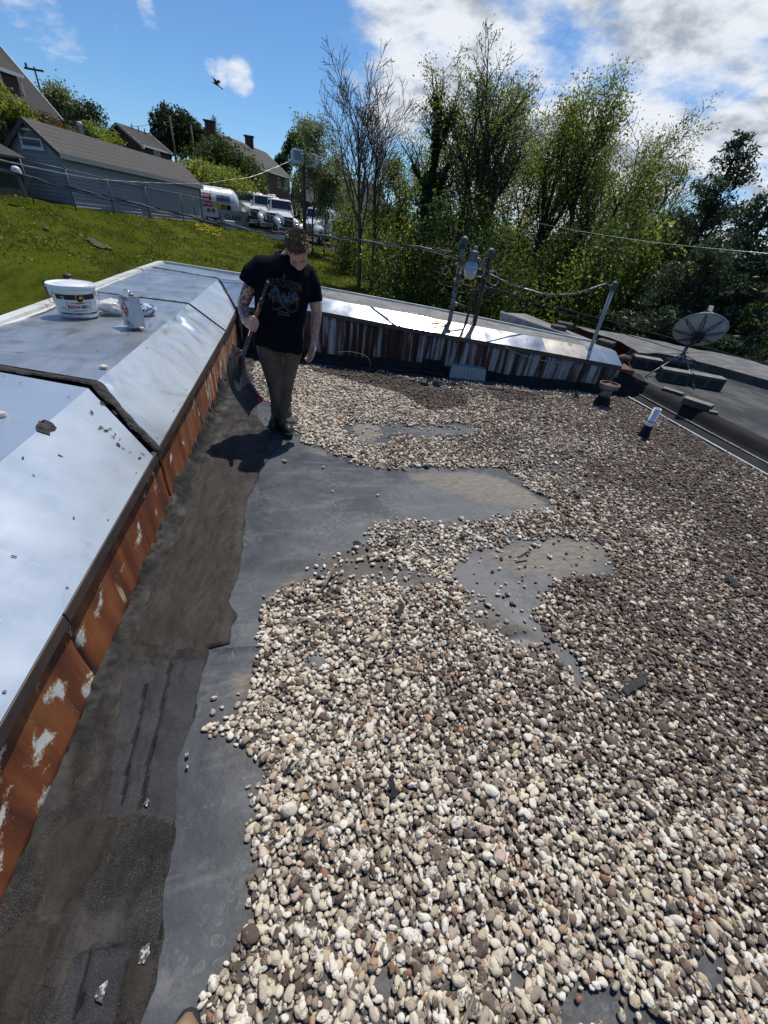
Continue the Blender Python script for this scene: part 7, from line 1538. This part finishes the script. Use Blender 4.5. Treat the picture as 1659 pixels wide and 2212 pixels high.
def tank_band(nm, a0, a1, z0, z1, mat, lift=.012, na_=24):
    v = []; th0, th1 = math.asin(np.clip(z0/RT, -1, 1)), math.asin(np.clip(z1/RT, -1, 1)); vv = []; ff = []
    for i in range(na_+1):
        for j in range(13):
            th = lerp(th0, th1, j/12); a = lerp(a0, a1, i/na_); vv.append(tq(a, -RT+(RT+lift)*math.cos(th), zc_+(RT+lift)*math.sin(th)))
    for i in range(na_):
        for j in range(12): ff.append((i*13+j, (i+1)*13+j, (i+1)*13+j+1, i*13+j+1))
    return mkobj(nm, vv, ff, mat, tt, True)
aE = LT
rb0, rb1 = aE-11.9+2.6, aE-4.75+.0
tank_band('banner', aE-8.0, aE-2.95, -.80, .66, 'red_paint'); tank_band('banner_picture', aE-2.95, aE-1.05, -.80, .66, 'tree_print')
def tank_text(txt, size, width, a, z, mat='print_white', bold=.03):
    v, f = text_mesh(txt, size, width, bold); me_v, me_f = subdiv(v, f, 2); th = [(math.asin(np.clip((z+p[1])/RT, -1, 1))) for p in me_v]; mkobj('banner_lettering', [tq(a+p[0], -RT+(RT+.03)*math.cos(t_), zc_+(RT+.03)*math.sin(t_)) for p, t_ in zip(me_v, th)], me_f, mat, tt)
tank_text('COMFORT', .21, 1.30, aE-3.72, .44); tank_text('YOU CAN', .21, 1.15, aE-3.75, .14); tank_text('COUNT ON', .21, 1.38, aE-3.68, -.16)
tank_band('banner_small_print', aE-4.1, aE-3.2, -.46, -.40, 'print_white', .03, 4); tank_band('banner_small_print', aE-4.2, aE-3.1, -.68, -.58, 'print_white', .03, 4)
for a0, a1, z0, z1, mt_ in ((aE-2.9, aE-2.45, .1, .60, 'print_white'), (aE-2.3, aE-1.1, .15, .60, 'print_blue'), (aE-2.2, aE-1.6, .28, .45, 'print_red'), (aE-2.85, aE-2.35, -.7, .05, 'print_yellow'), (aE-2.1, aE-1.7, -.7, -.1, 'wood_handle'), (aE-1.5, aE-1.1, -.7, -.1, 'print_dark')): tank_band('banner_figure', a0, a1, z0, z1, mt_, .022, 6)
m = MB(); m.hexa([tq(.5, -RT*1.7, zT+.95), tq(LT-1, -RT*1.7, zT+.95), tq(LT-1, -.3, zT+.95), tq(.5, -.3, zT+.95), tq(.5, -RT*1.6, zT+1.2), tq(LT-1, -RT*1.6, zT+1.2), tq(LT-1, -.4, zT+1.2), tq(.5, -.4, zT+1.2)]); m.build('frame', 'truck_white', tt, False, .03)
for k, a in enumerate((3.0, 4.3)):
    for b_ in (-.25, -2.3): wheel(tt, tq(a, b_, zT+.52), nT, .52, .3)
m = MB(); m.hexa([tq(LT-8, -.05, zT+.45), tq(LT-2.4, -.05, zT+.45), tq(LT-2.4, -.1, zT+.45), tq(LT-8, -.1, zT+.45), tq(LT-8, -.05, zT+1.25), tq(LT-2.4, -.05, zT+1.25), tq(LT-2.4, -.1, zT+1.25), tq(LT-8, -.1, zT+1.25)]); m.build('side_skirt', 'white_paint', tt)
ex = tq(LT-4.0, .1, zT+1.0); m = MB(); m.lathe([(.11, -.35), (.12, .25), (.06, .36), (.03, .42)], tuple(ex), 14); m.build('fire_extinguisher', 'red_ext', tt, True)
for a_ in (LT-3.3, LT-2.85): m = MB(); m.tube([tq(a_, -.02, zT+.98), tq(a_, .03, zT+.98)], .17, 14); m.build('gauge', 'vent_rust', tt, True)
for a_ in (LT-3.2, LT-1.2): m = MB(); m.box(tq(a_, -RT, zT+.45), (.2, .2, 1.0)); m.build('landing_leg', 'post_dark', tt)
# sign with CLARK on the fence, bins and kerb blocks under it
sA, sB = atd(474, 470, 47), atd(535, 480, 48.2); us_ = (sB-sA); us_[2] = 0; Ls = np.linalg.norm(us_); us_ /= Ls; ns_ = V(us_[1], -us_[0], 0); ns_ = ns_ if ns_[1] < 0 else -ns_; zs_ = 1.75-.022*47
sg = thing('yard_sign', 'grey board sign reading CLARK hung on the chain link fence', 'sign', V(sA[0], sA[1], zs_-.6)); Hs = 1.05
def sq(a, d, z): return V(sA[0], sA[1], zs_)+us_*a+ns_*d+Z3*(z-Hs/2+.35)
m = MB(); m.hexa([sq(0, .1, -.4), sq(Ls, .1, -.4), sq(Ls, .14, -.4), sq(0, .14, -.4), sq(0, .1, Hs-.4), sq(Ls, .1, Hs-.4), sq(Ls, .14, Hs-.4), sq(0, .14, Hs-.4)]); m.build('board', 'sign_grey', sg)
v, f = text_mesh('CLARK', .42, 1.75, .03); mkobj('lettering', [sq(1.30+p[0], .155, .15+p[1]) for p in v], f, 'sign_letter', sg)
m = MB(); m.add([sq(2.42, .155, -.05), sq(2.95, .155, -.05), sq(2.80, .155, .42)], [(0, 1, 2)]); m.build('emblem', 'sign_letter', sg)
for a in (.1, Ls-.1): m = MB(); m.tube([sq(a, .06, -1.2), sq(a, .06, Hs-.35)], .04, 6); m.build('post', 'post_dark', sg)
for k, (px, py, D, s, lab, mt_) in enumerate(((498, 508, 46, (.9, .5, .7), 'white concrete block under the left end of the CLARK sign', 'white_paint'), (443, 498, 45, (.7, .5, .35), 'low dark timber block beside the shed corner', 'post_dark'), (466, 503, 45.5, (.8, .5, .4), 'dark block between the shed corner and the white block', 'concrete_block'),
                                             (602, 531, 49, (2.4, .8, .6), 'pale low trough just left of the person head behind the fence', 'white_paint'))):
    p = atd(px, py, D); p[2] = float(tz(p[0], p[1])); m = MB(); m.box(p+Z3*s[2]/2, s, Matrix.Rotation(R(35), 3, 'Z')); tag(m.build('yard_block', mt_, None, False, .05), lab, 'block')
p0, p1 = atd(430, 468, 45), atd(445, 497, 44.5); m = MB(); m.tube([p0, p1], .045, 6); tag(m.build('leaning_board', 'yellow_board'), 'yellowish board leaning by the right corner of the shed', 'board')

# ---- wooden pole with two floodlight boxes
pb = atd(658, 500, 46); pb[2] = float(tz(pb[0], pb[1])); ptop = atd(657, 330, 46); wpole = thing('wooden_pole', 'weathered wooden utility pole with two floodlight boxes behind the person', 'utility pole', pb)
m = MB(); m.tube([pb-Z3*.5, V(pb[0], pb[1], ptop[2])], [.17, .13], 12); m.build('pole', 'pole_wood', wpole, True)
for px, py, s, rz in ((642, 341, 1.0, .25), (674, 350, .95, -.45)):
    c = atd(px, py, 45.6); m = MB(); M_ = Matrix.Rotation(rz, 3, 'Z') @ Matrix.Rotation(-.25, 3, 'X'); m.box(c, (.95*s, .7, 1.0*s), M_); o = m.build('floodlight_box', 'white_paint', wpole, False, .05)
    m = MB(); m.box(c+V(*(M_ @ Vector((0, -.36, .05)))), (.75*s, .03, .62*s), M_); m.build('lamp_glass', 'sign_grey', o)
m = MB(); m.tube([atd(642, 352, 45.8), atd(674, 362, 45.8)], .06, 6); m.build('cross_arm', 'post_dark', wpole)
# farther utility poles with wires
for k, (px, py0, py1, D, lab) in enumerate(((366, 250, 350, 78, 'dark utility pole in front of the evergreens'), (412, 270, 330, 80, 'utility pole with a transformer can among the evergreens'), (73, 144, 190, 90, 'distant utility pole with a crossarm above the big brick house roof'))):
    a, b_ = atd(px, py0, D), atd(px+3, py1, D); t = thing('utility_pole', lab, 'utility pole', V(a[0], a[1], b_[2]-4), 'distant utility poles'); m = MB(); m.tube([V(a[0], a[1], b_[2]-5), a], [.15, .11], 8); m.build('pole', 'pole_wood', t, True)
    if k == 1: m = MB(); m.lathe([(.32, -.6), (.34, .5), (.1, .6)], (a[0]+.4, a[1]-.3, a[2]-4.2), 12); m.build('transformer', 'rail_grey', t, True)
    if k == 2: m = MB(); m.box((a[0], a[1]-.2, a[2]-.3), (2.2, .15, .2)); m.build('crossarm', 'pole_wood', t); m = MB(); m.box((a[0]-.8, a[1]-.2, a[2]), (.2, .2, .4)); m.build('insulator', 'post_dark', t)
for k, (a, b_, sg_) in enumerate((((160, 247), (364, 256), .9), ((160, 250), (364, 262), 1.6), ((165, 258), (360, 277), 1.5), ((170, 262), (360, 281), 1.6))):
    cable('distant_wire', sag(atd(*a, 75), atd(*b_, 78), sg_, 8), .022, 'cable_black', 'distant utility wire, number %s from the top, between the brick house and the dark pole' % ('one', 'two', 'three', 'four')[k], 'cable', 0, 'distant wires')

# ---- bird
bc = atd(467, 182, 44); bd = thing('bird', 'dark bird with raised wings flying in the blue sky', 'bird', bc)
m = MB(); m.tube([bc+V(.42, .05, -.20), bc+V(.25, .03, -.10), bc+V(.05, 0, 0), bc+V(-.10, 0, .03), bc+V(-.20, 0, .06), bc+V(-.27, 0, .07)], [.05, .035, .075, .065, .04, .012], 8, flat=.8); m.build('body', 'bird_black', bd, True)
for s, tip_ in ((1, V(.25, .25, .27)), (-1, V(-.28, -.20, .32))):
    r0 = bc+V(.02, .02*s, .04); m = MB(); mid = lerp(r0, bc+tip_, .55)+V(.02, 0, .05); m.add([r0+V(-.10, 0, .02), r0+V(.12, 0, -.02), mid+V(.14, 0, -.03), bc+tip_+V(.05, 0, -.02), bc+tip_, mid+V(-.06, 0, .06)], [(0, 1, 2, 5), (5, 2, 3, 4)]); o = m.build('wing', 'bird_black', bd); sm = o.modifiers.new('s', 'SOLIDIFY'); sm.thickness = .012
# ------------------------------------------------------------------ trees
def leafmesh(name, P_, s, mat, parent, rs, droop=.3, asp=.55):
    """one diamond leaf per point"""
    n_ = len(P_); s = np.broadcast_to(np.asarray(s, float), (n_,))*rs.uniform(.6, 1.35, n_)
    a = rs.normal(size=(n_, 3)); a[:, 2] -= droop; a /= np.linalg.norm(a, axis=1)[:, None]; b = np.cross(a, rs.normal(size=(n_, 3))); b /= np.linalg.norm(b, axis=1)[:, None]+1e-9
    v = np.stack([P_-a*s[:, None]*.5, P_+b*s[:, None]*asp*.5, P_+a*s[:, None]*.5, P_-b*s[:, None]*asp*.5], 1).reshape(-1, 3)
    return fastmesh(name, v, np.arange(4*n_).reshape(-1, 4), mat, parent)
class Tree:
    def __init__(s, seed): s.r = np.random.RandomState(seed); s.seg = []; s.tips = []
    def grow(s, p, d, L_, rad, lvl, maxl, nb, ang, up=.15, wob=.12, fork=.55, minr=.010):
        n_ = max(3, int(L_/(.45 if lvl else .8))); pts = [p]; rr = [rad]; q = p.copy(); dd = d/np.linalg.norm(d)
        for i in range(n_):
            dd = dd+s.r.normal(size=3)*wob*(.5 if lvl == 0 else 1)+V(0, 0, up*.17 if lvl else up*.05); dd /= np.linalg.norm(dd); q = q+dd*L_/n_; pts.append(q.copy()); rr.append(max(minr, rad*(1-.72*(i+1)/n_)))
        s.seg.append((pts, rr, lvl))
        if lvl >= maxl: s.tips.append((pts, lvl)); return
        if lvl == maxl-1: s.tips.append((pts[len(pts)//2:], lvl))
        k = nb[lvl]; st = fork if lvl == 0 else .25
        for i in range(k):
            t = st+(1-st)*(i+s.r.rand())/k; t = min(t, .99); j = int(t*n_); b = lerp(pts[j], pts[min(j+1, n_)], t*n_-j); ax = pts[min(j+1, n_)]-pts[j]; ax = ax/(np.linalg.norm(ax)+1e-9)
            sd_ = np.cross(ax, s.r.normal(size=3)); sd_ /= np.linalg.norm(sd_)+1e-9; an = R(ang[lvl]*s.r.uniform(.8, 1.6)); nd = ax*math.cos(an)+sd_*math.sin(an)
            l2 = L_*(.54 if lvl == 0 else .55)*(1.22-.70*t)*s.r.uniform(.7, 1.25); s.grow(b, nd, l2, max(minr, rr[j]*.58), lvl+1, maxl, nb, ang, up, wob*1.1, fork, minr)
    def wood(s, name, mat, parent, lv=(0, 9), sides=(9, 6, 4, 3, 3)):
        m = MB()
        for pts, rr, l in s.seg:
            if lv[0] <= l <= lv[1]: m.tube(pts, rr, sides[min(l, 4)], l < 2)
        return m.build(name, mat, parent, True)
    def leafpts(s, per, spread):
        o = []
        for pts, l in s.tips:
            P_ = np.array(pts); k = s.r.poisson(per)
            if not k: continue
            i = s.r.rand(k)*(len(P_)-1); j = i.astype(int); t = (i-j)[:, None]; o.append(P_[j]*(1-t)+P_[np.minimum(j+1, len(P_)-1)]*t+s.r.normal(size=(k, 3))*spread)
        return np.concatenate(o) if o else np.zeros((0, 3))
def tree(name, label, px_base, px_top, D, seed, leaf, per, lsize, bark='bark', rad=.2, maxl=3, nb=(9, 6, 5), ang=(32, 38, 40), fork=.35, up=.35, wob=.10, spread=.12, cat='tree', group='trees of the wood', stems=1, ivy=None, minr=.011, zoff=0):
    tp_ = atd(px_top[0], px_top[1], D); bp_ = atd(px_base[0], px_base[1], D); bp_ = V(bp_[0], bp_[1], float(tz(bp_[0], bp_[1]))+zoff-.3)
    t = thing(name, label, cat, bp_, group); T = Tree(seed); Hh = tp_[2]-bp_[2]
    for k in range(stems):
        off = V(0, 0, 0) if stems == 1 else V((k-(stems-1)/2)*1.1, .5*k, 0); d = tp_+off*1.5-bp_-off; T.grow(bp_+off, d, Hh*(.80 if maxl > 1 else 1)*(1-.08*k), rad*(1-.15*k), 0, maxl, nb, ang, up, wob, fork, minr)
    T.wood('trunk', bark, t, (0, 1)); T.wood('branches', bark, t, (2, 9))
    if leaf:
        P_ = T.leafpts(per*11.5, spread*1.9)
        hh_ = (P_[:, 2]-bp_[2])/max(Hh, 1) if len(P_) else np.zeros(0); P_ = P_[T.r.rand(len(P_)) < np.clip(1.45-1.15*hh_, .18, 1)]
        if len(P_): leafmesh('crown', P_, lsize, leaf, t, T.r)
    if ivy:
        o = []
        for pts, rr, l in T.seg:
            if l > ivy.get('lv', 0): continue
            P_ = np.array(pts); n_ = int(ivy['n']*(1 if l == 0 else .22)); i = T.r.rand(n_)*(len(P_)-1)*(ivy.get('to', 1.0) if l == 0 else .6); j = i.astype(int); f_ = (i-j)[:, None]; c = P_[j]*(1-f_)+P_[np.minimum(j+1, len(P_)-1)]*f_
            w_ = ivy['w']*(1.1-.55*i/len(P_))*(1+.9*fbm(c[:, 2]*.8+seed, c[:, 0]*.3, 0, 2, seed)).clip(.3, 2)*(1 if l == 0 else .5); dr = T.r.normal(size=(n_, 3)); dr[:, 2] *= .6; dr *= (.35+.9*T.r.rand(n_)**2)[:, None]; o.append(c+dr*w_[:, None]*.62)
        leafmesh('ivy', np.concatenate(o), ivy.get('s', .16), ivy.get('mat', 'leaf_ivy'), t, T.r, .8, .8)
    return t
tree('bare_tree', 'leafless twin stemmed tree rising behind the person, left of the ivy tree', (797, 520), (826, 150), 34, 11, 'leaf_red', 1.0, .05, 'bark_pale', .16, 3, (15, 8, 5), (24, 30, 34), .30, .5, .06, .05, stems=2, minr=.012)
tree('young_tree', 'slender young tree with pale sparse leaves left of the bare twin tree', (688, 490), (700, 250), 47, 12, 'leaf_pale', 5, .17, 'bark_pale', .10, 3, (10, 6, 3), (30, 36, 40), .15, .5, .08, .12, stems=2)
tree('ivy_tree', 'tall tree with its trunk wrapped thickly in dark ivy', (903, 600), (962, 128), 29, 13, 'leaf_spring', 1.6, .11, 'bark', .28, 3, (9, 6, 4), (30, 36, 40), .50, .4, .07, .12, ivy=dict(n=3600, w=.62, s=.16, to=.93, lv=1))
tree('broadleaf_tree', 'many limbed tree with fresh green leaves just right of the ivy tree', (968, 600), (1035, 190), 32, 14, 'leaf_spring', 4.0, .13, 'bark', .24, 3, (11, 7, 5), (30, 36, 40), .28, .45, .09, .14)
tree('vine_tree', 'tallest tree, half bare and hung with grey vines, above the mast cluster', (1035, 560), (1124, 140), 30, 15, 'leaf_spring', 1.8, .10, 'bark', .32, 3, (13, 8, 5), (26, 34, 38), .38, .5, .08, .10, ivy=dict(n=2600, w=.55, s=.20, mat='vine_grey', to=.62, lv=0), stems=2)
tree('broadleaf_tree', 'leafy spring tree right of the tallest vine hung tree', (1130, 610), (1245, 190), 35, 16, 'leaf_spring', 4.2, .13, 'bark', .24, 3, (11, 7, 5), (28, 36, 40), .30, .45, .09, .15, ivy=dict(n=420, w=.35, s=.15, to=.5))
tree('broadleaf_tree', 'dense leaning tree with ivy on its limbs before the big cloud', (1190, 640), (1345, 200), 33, 17, 'leaf_spring', 3.6, .14, 'bark', .26, 3, (12, 7, 5), (28, 36, 40), .30, .45, .09, .15, ivy=dict(n=620, w=.36, s=.15, to=.75, lv=0))
tree('broadleaf_tree', 'thin leafed tree with bare twig tips, rightmost of the deciduous trees', (1275, 640), (1452, 235), 35, 18, 'leaf_spring', 1.6, .12, 'bark', .22, 3, (12, 7, 5), (30, 38, 42), .28, .45, .09, .12)
tree('broadleaf_tree', 'yellow green tree in front of the right deciduous trees', (1240, 660), (1375, 330), 30, 19, 'leaf_spring', 4.0, .13, 'bark', .18, 3, (10, 6, 5), (34, 40, 42), .25, .4, .10, .15)
tree('broadleaf_tree', 'low green tree between the bare twin tree and the ivy tree', (850, 590), (872, 330), 36, 20, 'leaf_spring', 3.6, .13, 'bark', .15, 3, (10, 6, 5), (30, 38, 40), .20, .4, .10, .15)
tree('broadleaf_tree', 'thin backlit tree behind the mast cluster between taller trunks', (1075, 600), (1175, 260), 41, 27, 'leaf_spring', 3.0, .14, 'bark', .18, 3, (11, 6, 5), (30, 38, 40), .25, .4, .10, .15)
tree('broadleaf_tree', 'feathery tree filling the gap left of the pines', (1330, 650), (1500, 330), 36, 28, 'leaf_spring', 2.6, .13, 'bark', .18, 3, (11, 6, 5), (32, 38, 40), .2, .4, .10, .15)
tree('broadleaf_tree', 'slim tree standing between the ivy tree and the many limbed tree', (935, 600), (1000, 260), 38, 29, 'leaf_mid', 2.6, .13, 'bark', .15, 3, (10, 6, 5), (30, 38, 40), .2, .4, .10, .15)
tree('broadleaf_tree', 'round topped tree with tight leaves just right of the tallest tree', (1160, 620), (1300, 270), 40, 30, 'leaf_spring', 3.4, .14, 'bark', .18, 3, (11, 6, 5), (32, 38, 40), .2, .4, .10, .16)
# conifers
def conifer(name, label, px, py_top, D, w, seed, mat='needle', dens=1.0, group='conifers at the right', py_base=None, brown=False, lean=None, start=.10):
    a = atd(px, py_top, D); g = V(a[0], a[1], float(tz(a[0], a[1]))); t = thing(name, label, 'tree', g, group); r = np.random.RandomState(seed); Hh = a[2]-g[2]; m = MB(); m.tube([g-Z3*.3, lerp(g, a, .5), a], [.24, .15, .02], 8); m.build('trunk', 'bark', t, True)
    b_ = MB(); P_ = []; nbr = int(Hh*9)
    for k in range(nbr):
        h = start+(1-start)*(k+r.rand())/nbr; L_ = w*(1-h)**.75*r.uniform(.65, 1.15)+.15; az = r.rand()*6.283; d = V(math.cos(az), math.sin(az), r.uniform(-.05, .35)); p0 = lerp(g, a, h); pts = [p0+d*L_*s_+V(0, 0, .18*L_*s_*s_) for s_ in np.linspace(0, 1, 5)]; b_.tube(pts, [.035*(1-h)+.01]*4+[.006], 3, False)
        n_ = int(dens*105*L_); s_ = r.rand(n_)**.7; c = np.array([p0+d*L_*x_+V(0, 0, .18*L_*x_*x_) for x_ in s_]); P_.append(c+r.normal(size=(n_, 3))*np.array([.22, .22, .11])*(.5+.5*min(L_, 1.6)/1.6))
    b_.build('branches', 'bark', t); leafmesh('crown', np.concatenate(P_), .20, mat, t, r, -.1, .30); return t
conifer('pine_tree', 'tall dark pine against the sky at the right edge of the picture', 1612, 285, 27, 3.2, 31, dens=1.3)
conifer('pine_tree', 'dark pine cut off by the right edge below the tall pine', 1690, 400, 22, 3.3, 32, dens=1.4)
conifer('pine_tree', 'broad dark pine filling the lower right behind the dish', 1560, 520, 20, 3.2, 33, dens=1.5)
conifer('pine_tree', 'dark pine left of the dish in front of the wood', 1470, 575, 23, 2.8, 34, dens=1.3)
conifer('dead_spruce', 'brownish half dead spruce between deciduous trees and pines', 1418, 400, 38, 3.0, 35, 'needle_brown', 1.1)
conifer('pine_tree', 'dark pine standing between the dead spruce and the tall pine', 1530, 430, 33, 2.6, 36, dens=1.2)
# rounded broadleaf trees and shrubs of the left background
def bush(name, label, c_px, D, rad, seed, mat, n_=2600, ls=.22, cat='tree', group='shrubs and trees by the houses', trunk=True, lobes=9):
    c = atd(*c_px, D); r = np.random.RandomState(seed); g = V(c[0], c[1], min(float(tz(c[0], c[1])), c[2]-rad[2]*.6)); t = thing(name, label, cat, g, group); lb_ = []; P_ = []
    for k in range(lobes):
        d = r.normal(size=3); d /= np.linalg.norm(d); d[2] = abs(d[2])*.9-.25; o_ = c+d*np.array(rad)*.62; rr = np.array(rad)*r.uniform(.34, .52); lb_.append(o_); m_ = n_//lobes; v = r.normal(size=(m_, 3)); v /= np.linalg.norm(v, axis=1)[:, None]; P_.append(o_+v*rr*(r.rand(m_, 1)**.35)*(1+.25*fbm(v[:, 0]*3, v[:, 1]*3, v[:, 2]*3, 2, seed+k))[:, None])
    leafmesh('crown', np.concatenate(P_), ls, mat, t, r)
    m = MB(); m.tube([g-Z3*.2, lerp(g, c, .6), c], [.16, .12, .05], 7)
    for o_ in lb_: m.tube([lerp(g, c, .55), lerp(lerp(g, c, .7), o_, .5), o_], [.07, .045, .015], 5, False)
    m.build('trunk', 'bark', t, True); return t
for k, (px, py, D, rad, lab) in enumerate(((362, 298, 92, (3.0, 2.5, 4.8), 'left dark evergreen of the clump behind the dark utility pole'), (385, 296, 90, (3.0, 2.5, 5.0), 'middle dark evergreen of the clump'), (410, 305, 88, (3.0, 2.5, 4.2), 'right dark evergreen of the clump'), (436, 312, 108, (3.0, 2, 3.6), 'small dark evergreen left of the lone spruce'), (612, 362, 112, (2.6, 2, 3.2), 'dark evergreen behind the right end of the long brick house'), (347, 325, 95, (2.2, 2, 2.8), 'low dark evergreen right of the small brick house'))):
    bush('evergreen_tree', lab, (px, py), D, rad, 40+k, 'leaf_dark', 5200, .42, 'tree', 'evergreens behind the houses', True, 14)
for k, (px, py, D, w, lab) in enumerate(((462, 250, 118, 3.4, 'lone spruce just left of the long brick house chimney'), (484, 300, 115, 2.2, 'evergreen tip behind the long brick house roof'))):
    conifer('evergreen_tree', lab, px, py, D, w, 46+k, 'leaf_dark', .7, 'evergreens behind the houses', start=.0)
bush('deciduous_tree', 'big olive green tree standing before the long brick house', (480, 365), 66, (5.2, 4.0, 3.5), 51, 'leaf_bush', 10000, .30, lobes=18)
bush('deciduous_tree', 'lower right part tree of the olive green mass beside the brick wall', (538, 408), 64, (2.6, 2.4, 2.6), 52, 'leaf_bush', 4200, .28, lobes=9)
bush('flowering_shrub', 'bright yellow green shrub above the tanker trailer', (455, 385), 57, (4.6, 3, 1.9), 53, 'leaf_yellow', 5200, .26, 'shrub', lobes=12)
bush('deciduous_tree', 'yellowish green tree at the left edge in front of the big brick house', (0, 238), 41, (1.9, 2.0, 2.5), 54, 'leaf_yellow', 5200, .20, lobes=12)
bush('deciduous_tree', 'lower dark green tree behind the shed gable at left', (30, 290), 43, (2.0, 2.0, 1.5), 55, 'leaf_mid', 4200, .22, lobes=10)
bush('reddish_shrub', 'reddish shrub peeping over the shed ridge by the brick house', (105, 268), 50, (2.4, 1.5, .9), 56, 'leaf_red', 1600, .2, 'shrub', lobes=6)
bush('light_shrub', 'light green shrub between shed ridge and small brick house', (205, 292), 60, (2.8, 2, 1.3), 57, 'leaf_yellow', 2000, .24, 'shrub', lobes=7)
bush('dark_shrub', 'dark shrub left of the flue pipe behind the shed', (160, 283), 56, (1.6, 1.2, 1.2), 58, 'leaf_dark', 1300, .22, 'shrub', lobes=5)
bush('deciduous_tree', 'round green tree behind the wooden pole', (650, 325), 84, (3.0, 3, 3.4), 59, 'leaf_mid', 4200, .36, lobes=10)
tree('garden_tree', 'airy blue green tree behind the big brick house', (180, 300), (118, 185), 75, 60, 'leaf_pale', 5, .28, 'bark', .14, 3, (9, 6, 4), (36, 40, 42), .12, .3, .1, .25, group='shrubs and trees by the houses', zoff=2)
bush('deciduous_tree', 'mid green tree right of the airy tree above the shed', (188, 262), 72, (2.6, 2, 2.6), 61, 'leaf_dark', 2400, .26, lobes=8)
# undergrowth that closes the wood towards the roof: leaves in drifts over many stems, too dense to count
r = np.random.RandomState(77); P1 = []; P2 = []; P3 = []; stems = MB()
for k in range(430):
    a = r.uniform(5.0, 54); D = r.uniform(23, 44) if a > 11 else r.uniform(38, 50); x_, y_ = D*math.sin(R(a)), D*math.cos(R(a)); g = float(tz(x_, y_)); topz = 1.75+D*(.012+.030*math.sin(a*.35+1)+.02*math.sin(a*1.3)+r.uniform(-.06, .028)); hh = max(1.0, topz-g); w_ = r.uniform(.7, 1.5); n_ = int(150*hh*.95)
    z_ = r.rand(n_)**.85; sp = w_*(.55+.6*np.sin(math.pi*np.clip(z_, .05, .95))); v = r.normal(size=(n_, 2)); pts = np.stack([x_+v[:, 0]*sp*.55, y_+v[:, 1]*sp*.55, g+z_*hh+r.normal(size=n_)*.15], 1); (P1 if r.rand() < .45 else P2 if r.rand() < .75 else P3).append(pts)
    for j in range(2): q0 = V(x_+r.normal()*.3, y_+r.normal()*.3, g-.2); stems.tube([q0, q0+V(r.normal()*.3, r.normal()*.3, hh*.5), q0+V(r.normal()*.6, r.normal()*.6, hh*.95)], [.04, .03, .01], 3, False)
for P_, mt_, lab in ((P1, 'leaf_mid', 'mid green undergrowth along the edge of the wood'), (P2, 'leaf_spring', 'fresh green undergrowth along the edge of the wood'), (P3, 'leaf_dark', 'dark green undergrowth along the edge of the wood')):
    tag(leafmesh('undergrowth', np.concatenate(P_), .165, mt_, None, r), lab, 'undergrowth', None, 'stuff')
tag(stems.build('undergrowth_stems', 'bark'), 'thin dark stems inside the undergrowth of the wood', 'undergrowth', None, 'stuff')
# far wood that reads as one mass behind
Pf = []
for k in range(150):
    a = r.uniform(7, 75); D = r.uniform(55, 85); x_, y_ = D*math.sin(R(a)), D*math.cos(R(a)); g = -3.5; hh = r.uniform(5, 8.5); n_ = 420; v = r.normal(size=(n_, 3)); v /= np.linalg.norm(v, axis=1)[:, None]; Pf.append(np.array([x_, y_, g+hh*.45])+v*np.array([2.8, 2.8, hh*.55])*(r.rand(n_, 1)**.4))
tag(leafmesh('far_wood', np.concatenate(Pf), .55, 'leaf_mid', None, r), 'far wood seen as one green mass between the trunks', 'wood', None, 'stuff')

# grass blades over the visible lawn
r = np.random.RandomState(91); n_ = 90000; a_ = np.radians(r.uniform(-34, 9, n_)); D = 21+33*r.rand(n_)**.7; x_, y_ = D*np.sin(a_), D*np.cos(a_); kp = D < np.interp(np.degrees(a_), AZ, DF)-.3; x_, y_ = x_[kp], y_[kp]
cl = fbm(x_*.9, y_*.9, 0, 3, 500); kp = r.rand(len(x_)) < np.clip(.5+.7*cl, .12, 1); x_, y_ = x_[kp], y_[kp]; P_ = np.stack([x_, y_, tz(x_, y_)+.05+.05*fbm(x_*.25, y_*.25, 0, 3, 400)], 1)
tag(leafmesh('grass', P_, .15, 'grass_blade', None, r, -1.2, .30), 'grass blades of the sloping lawn', 'grass', None, 'stuff')
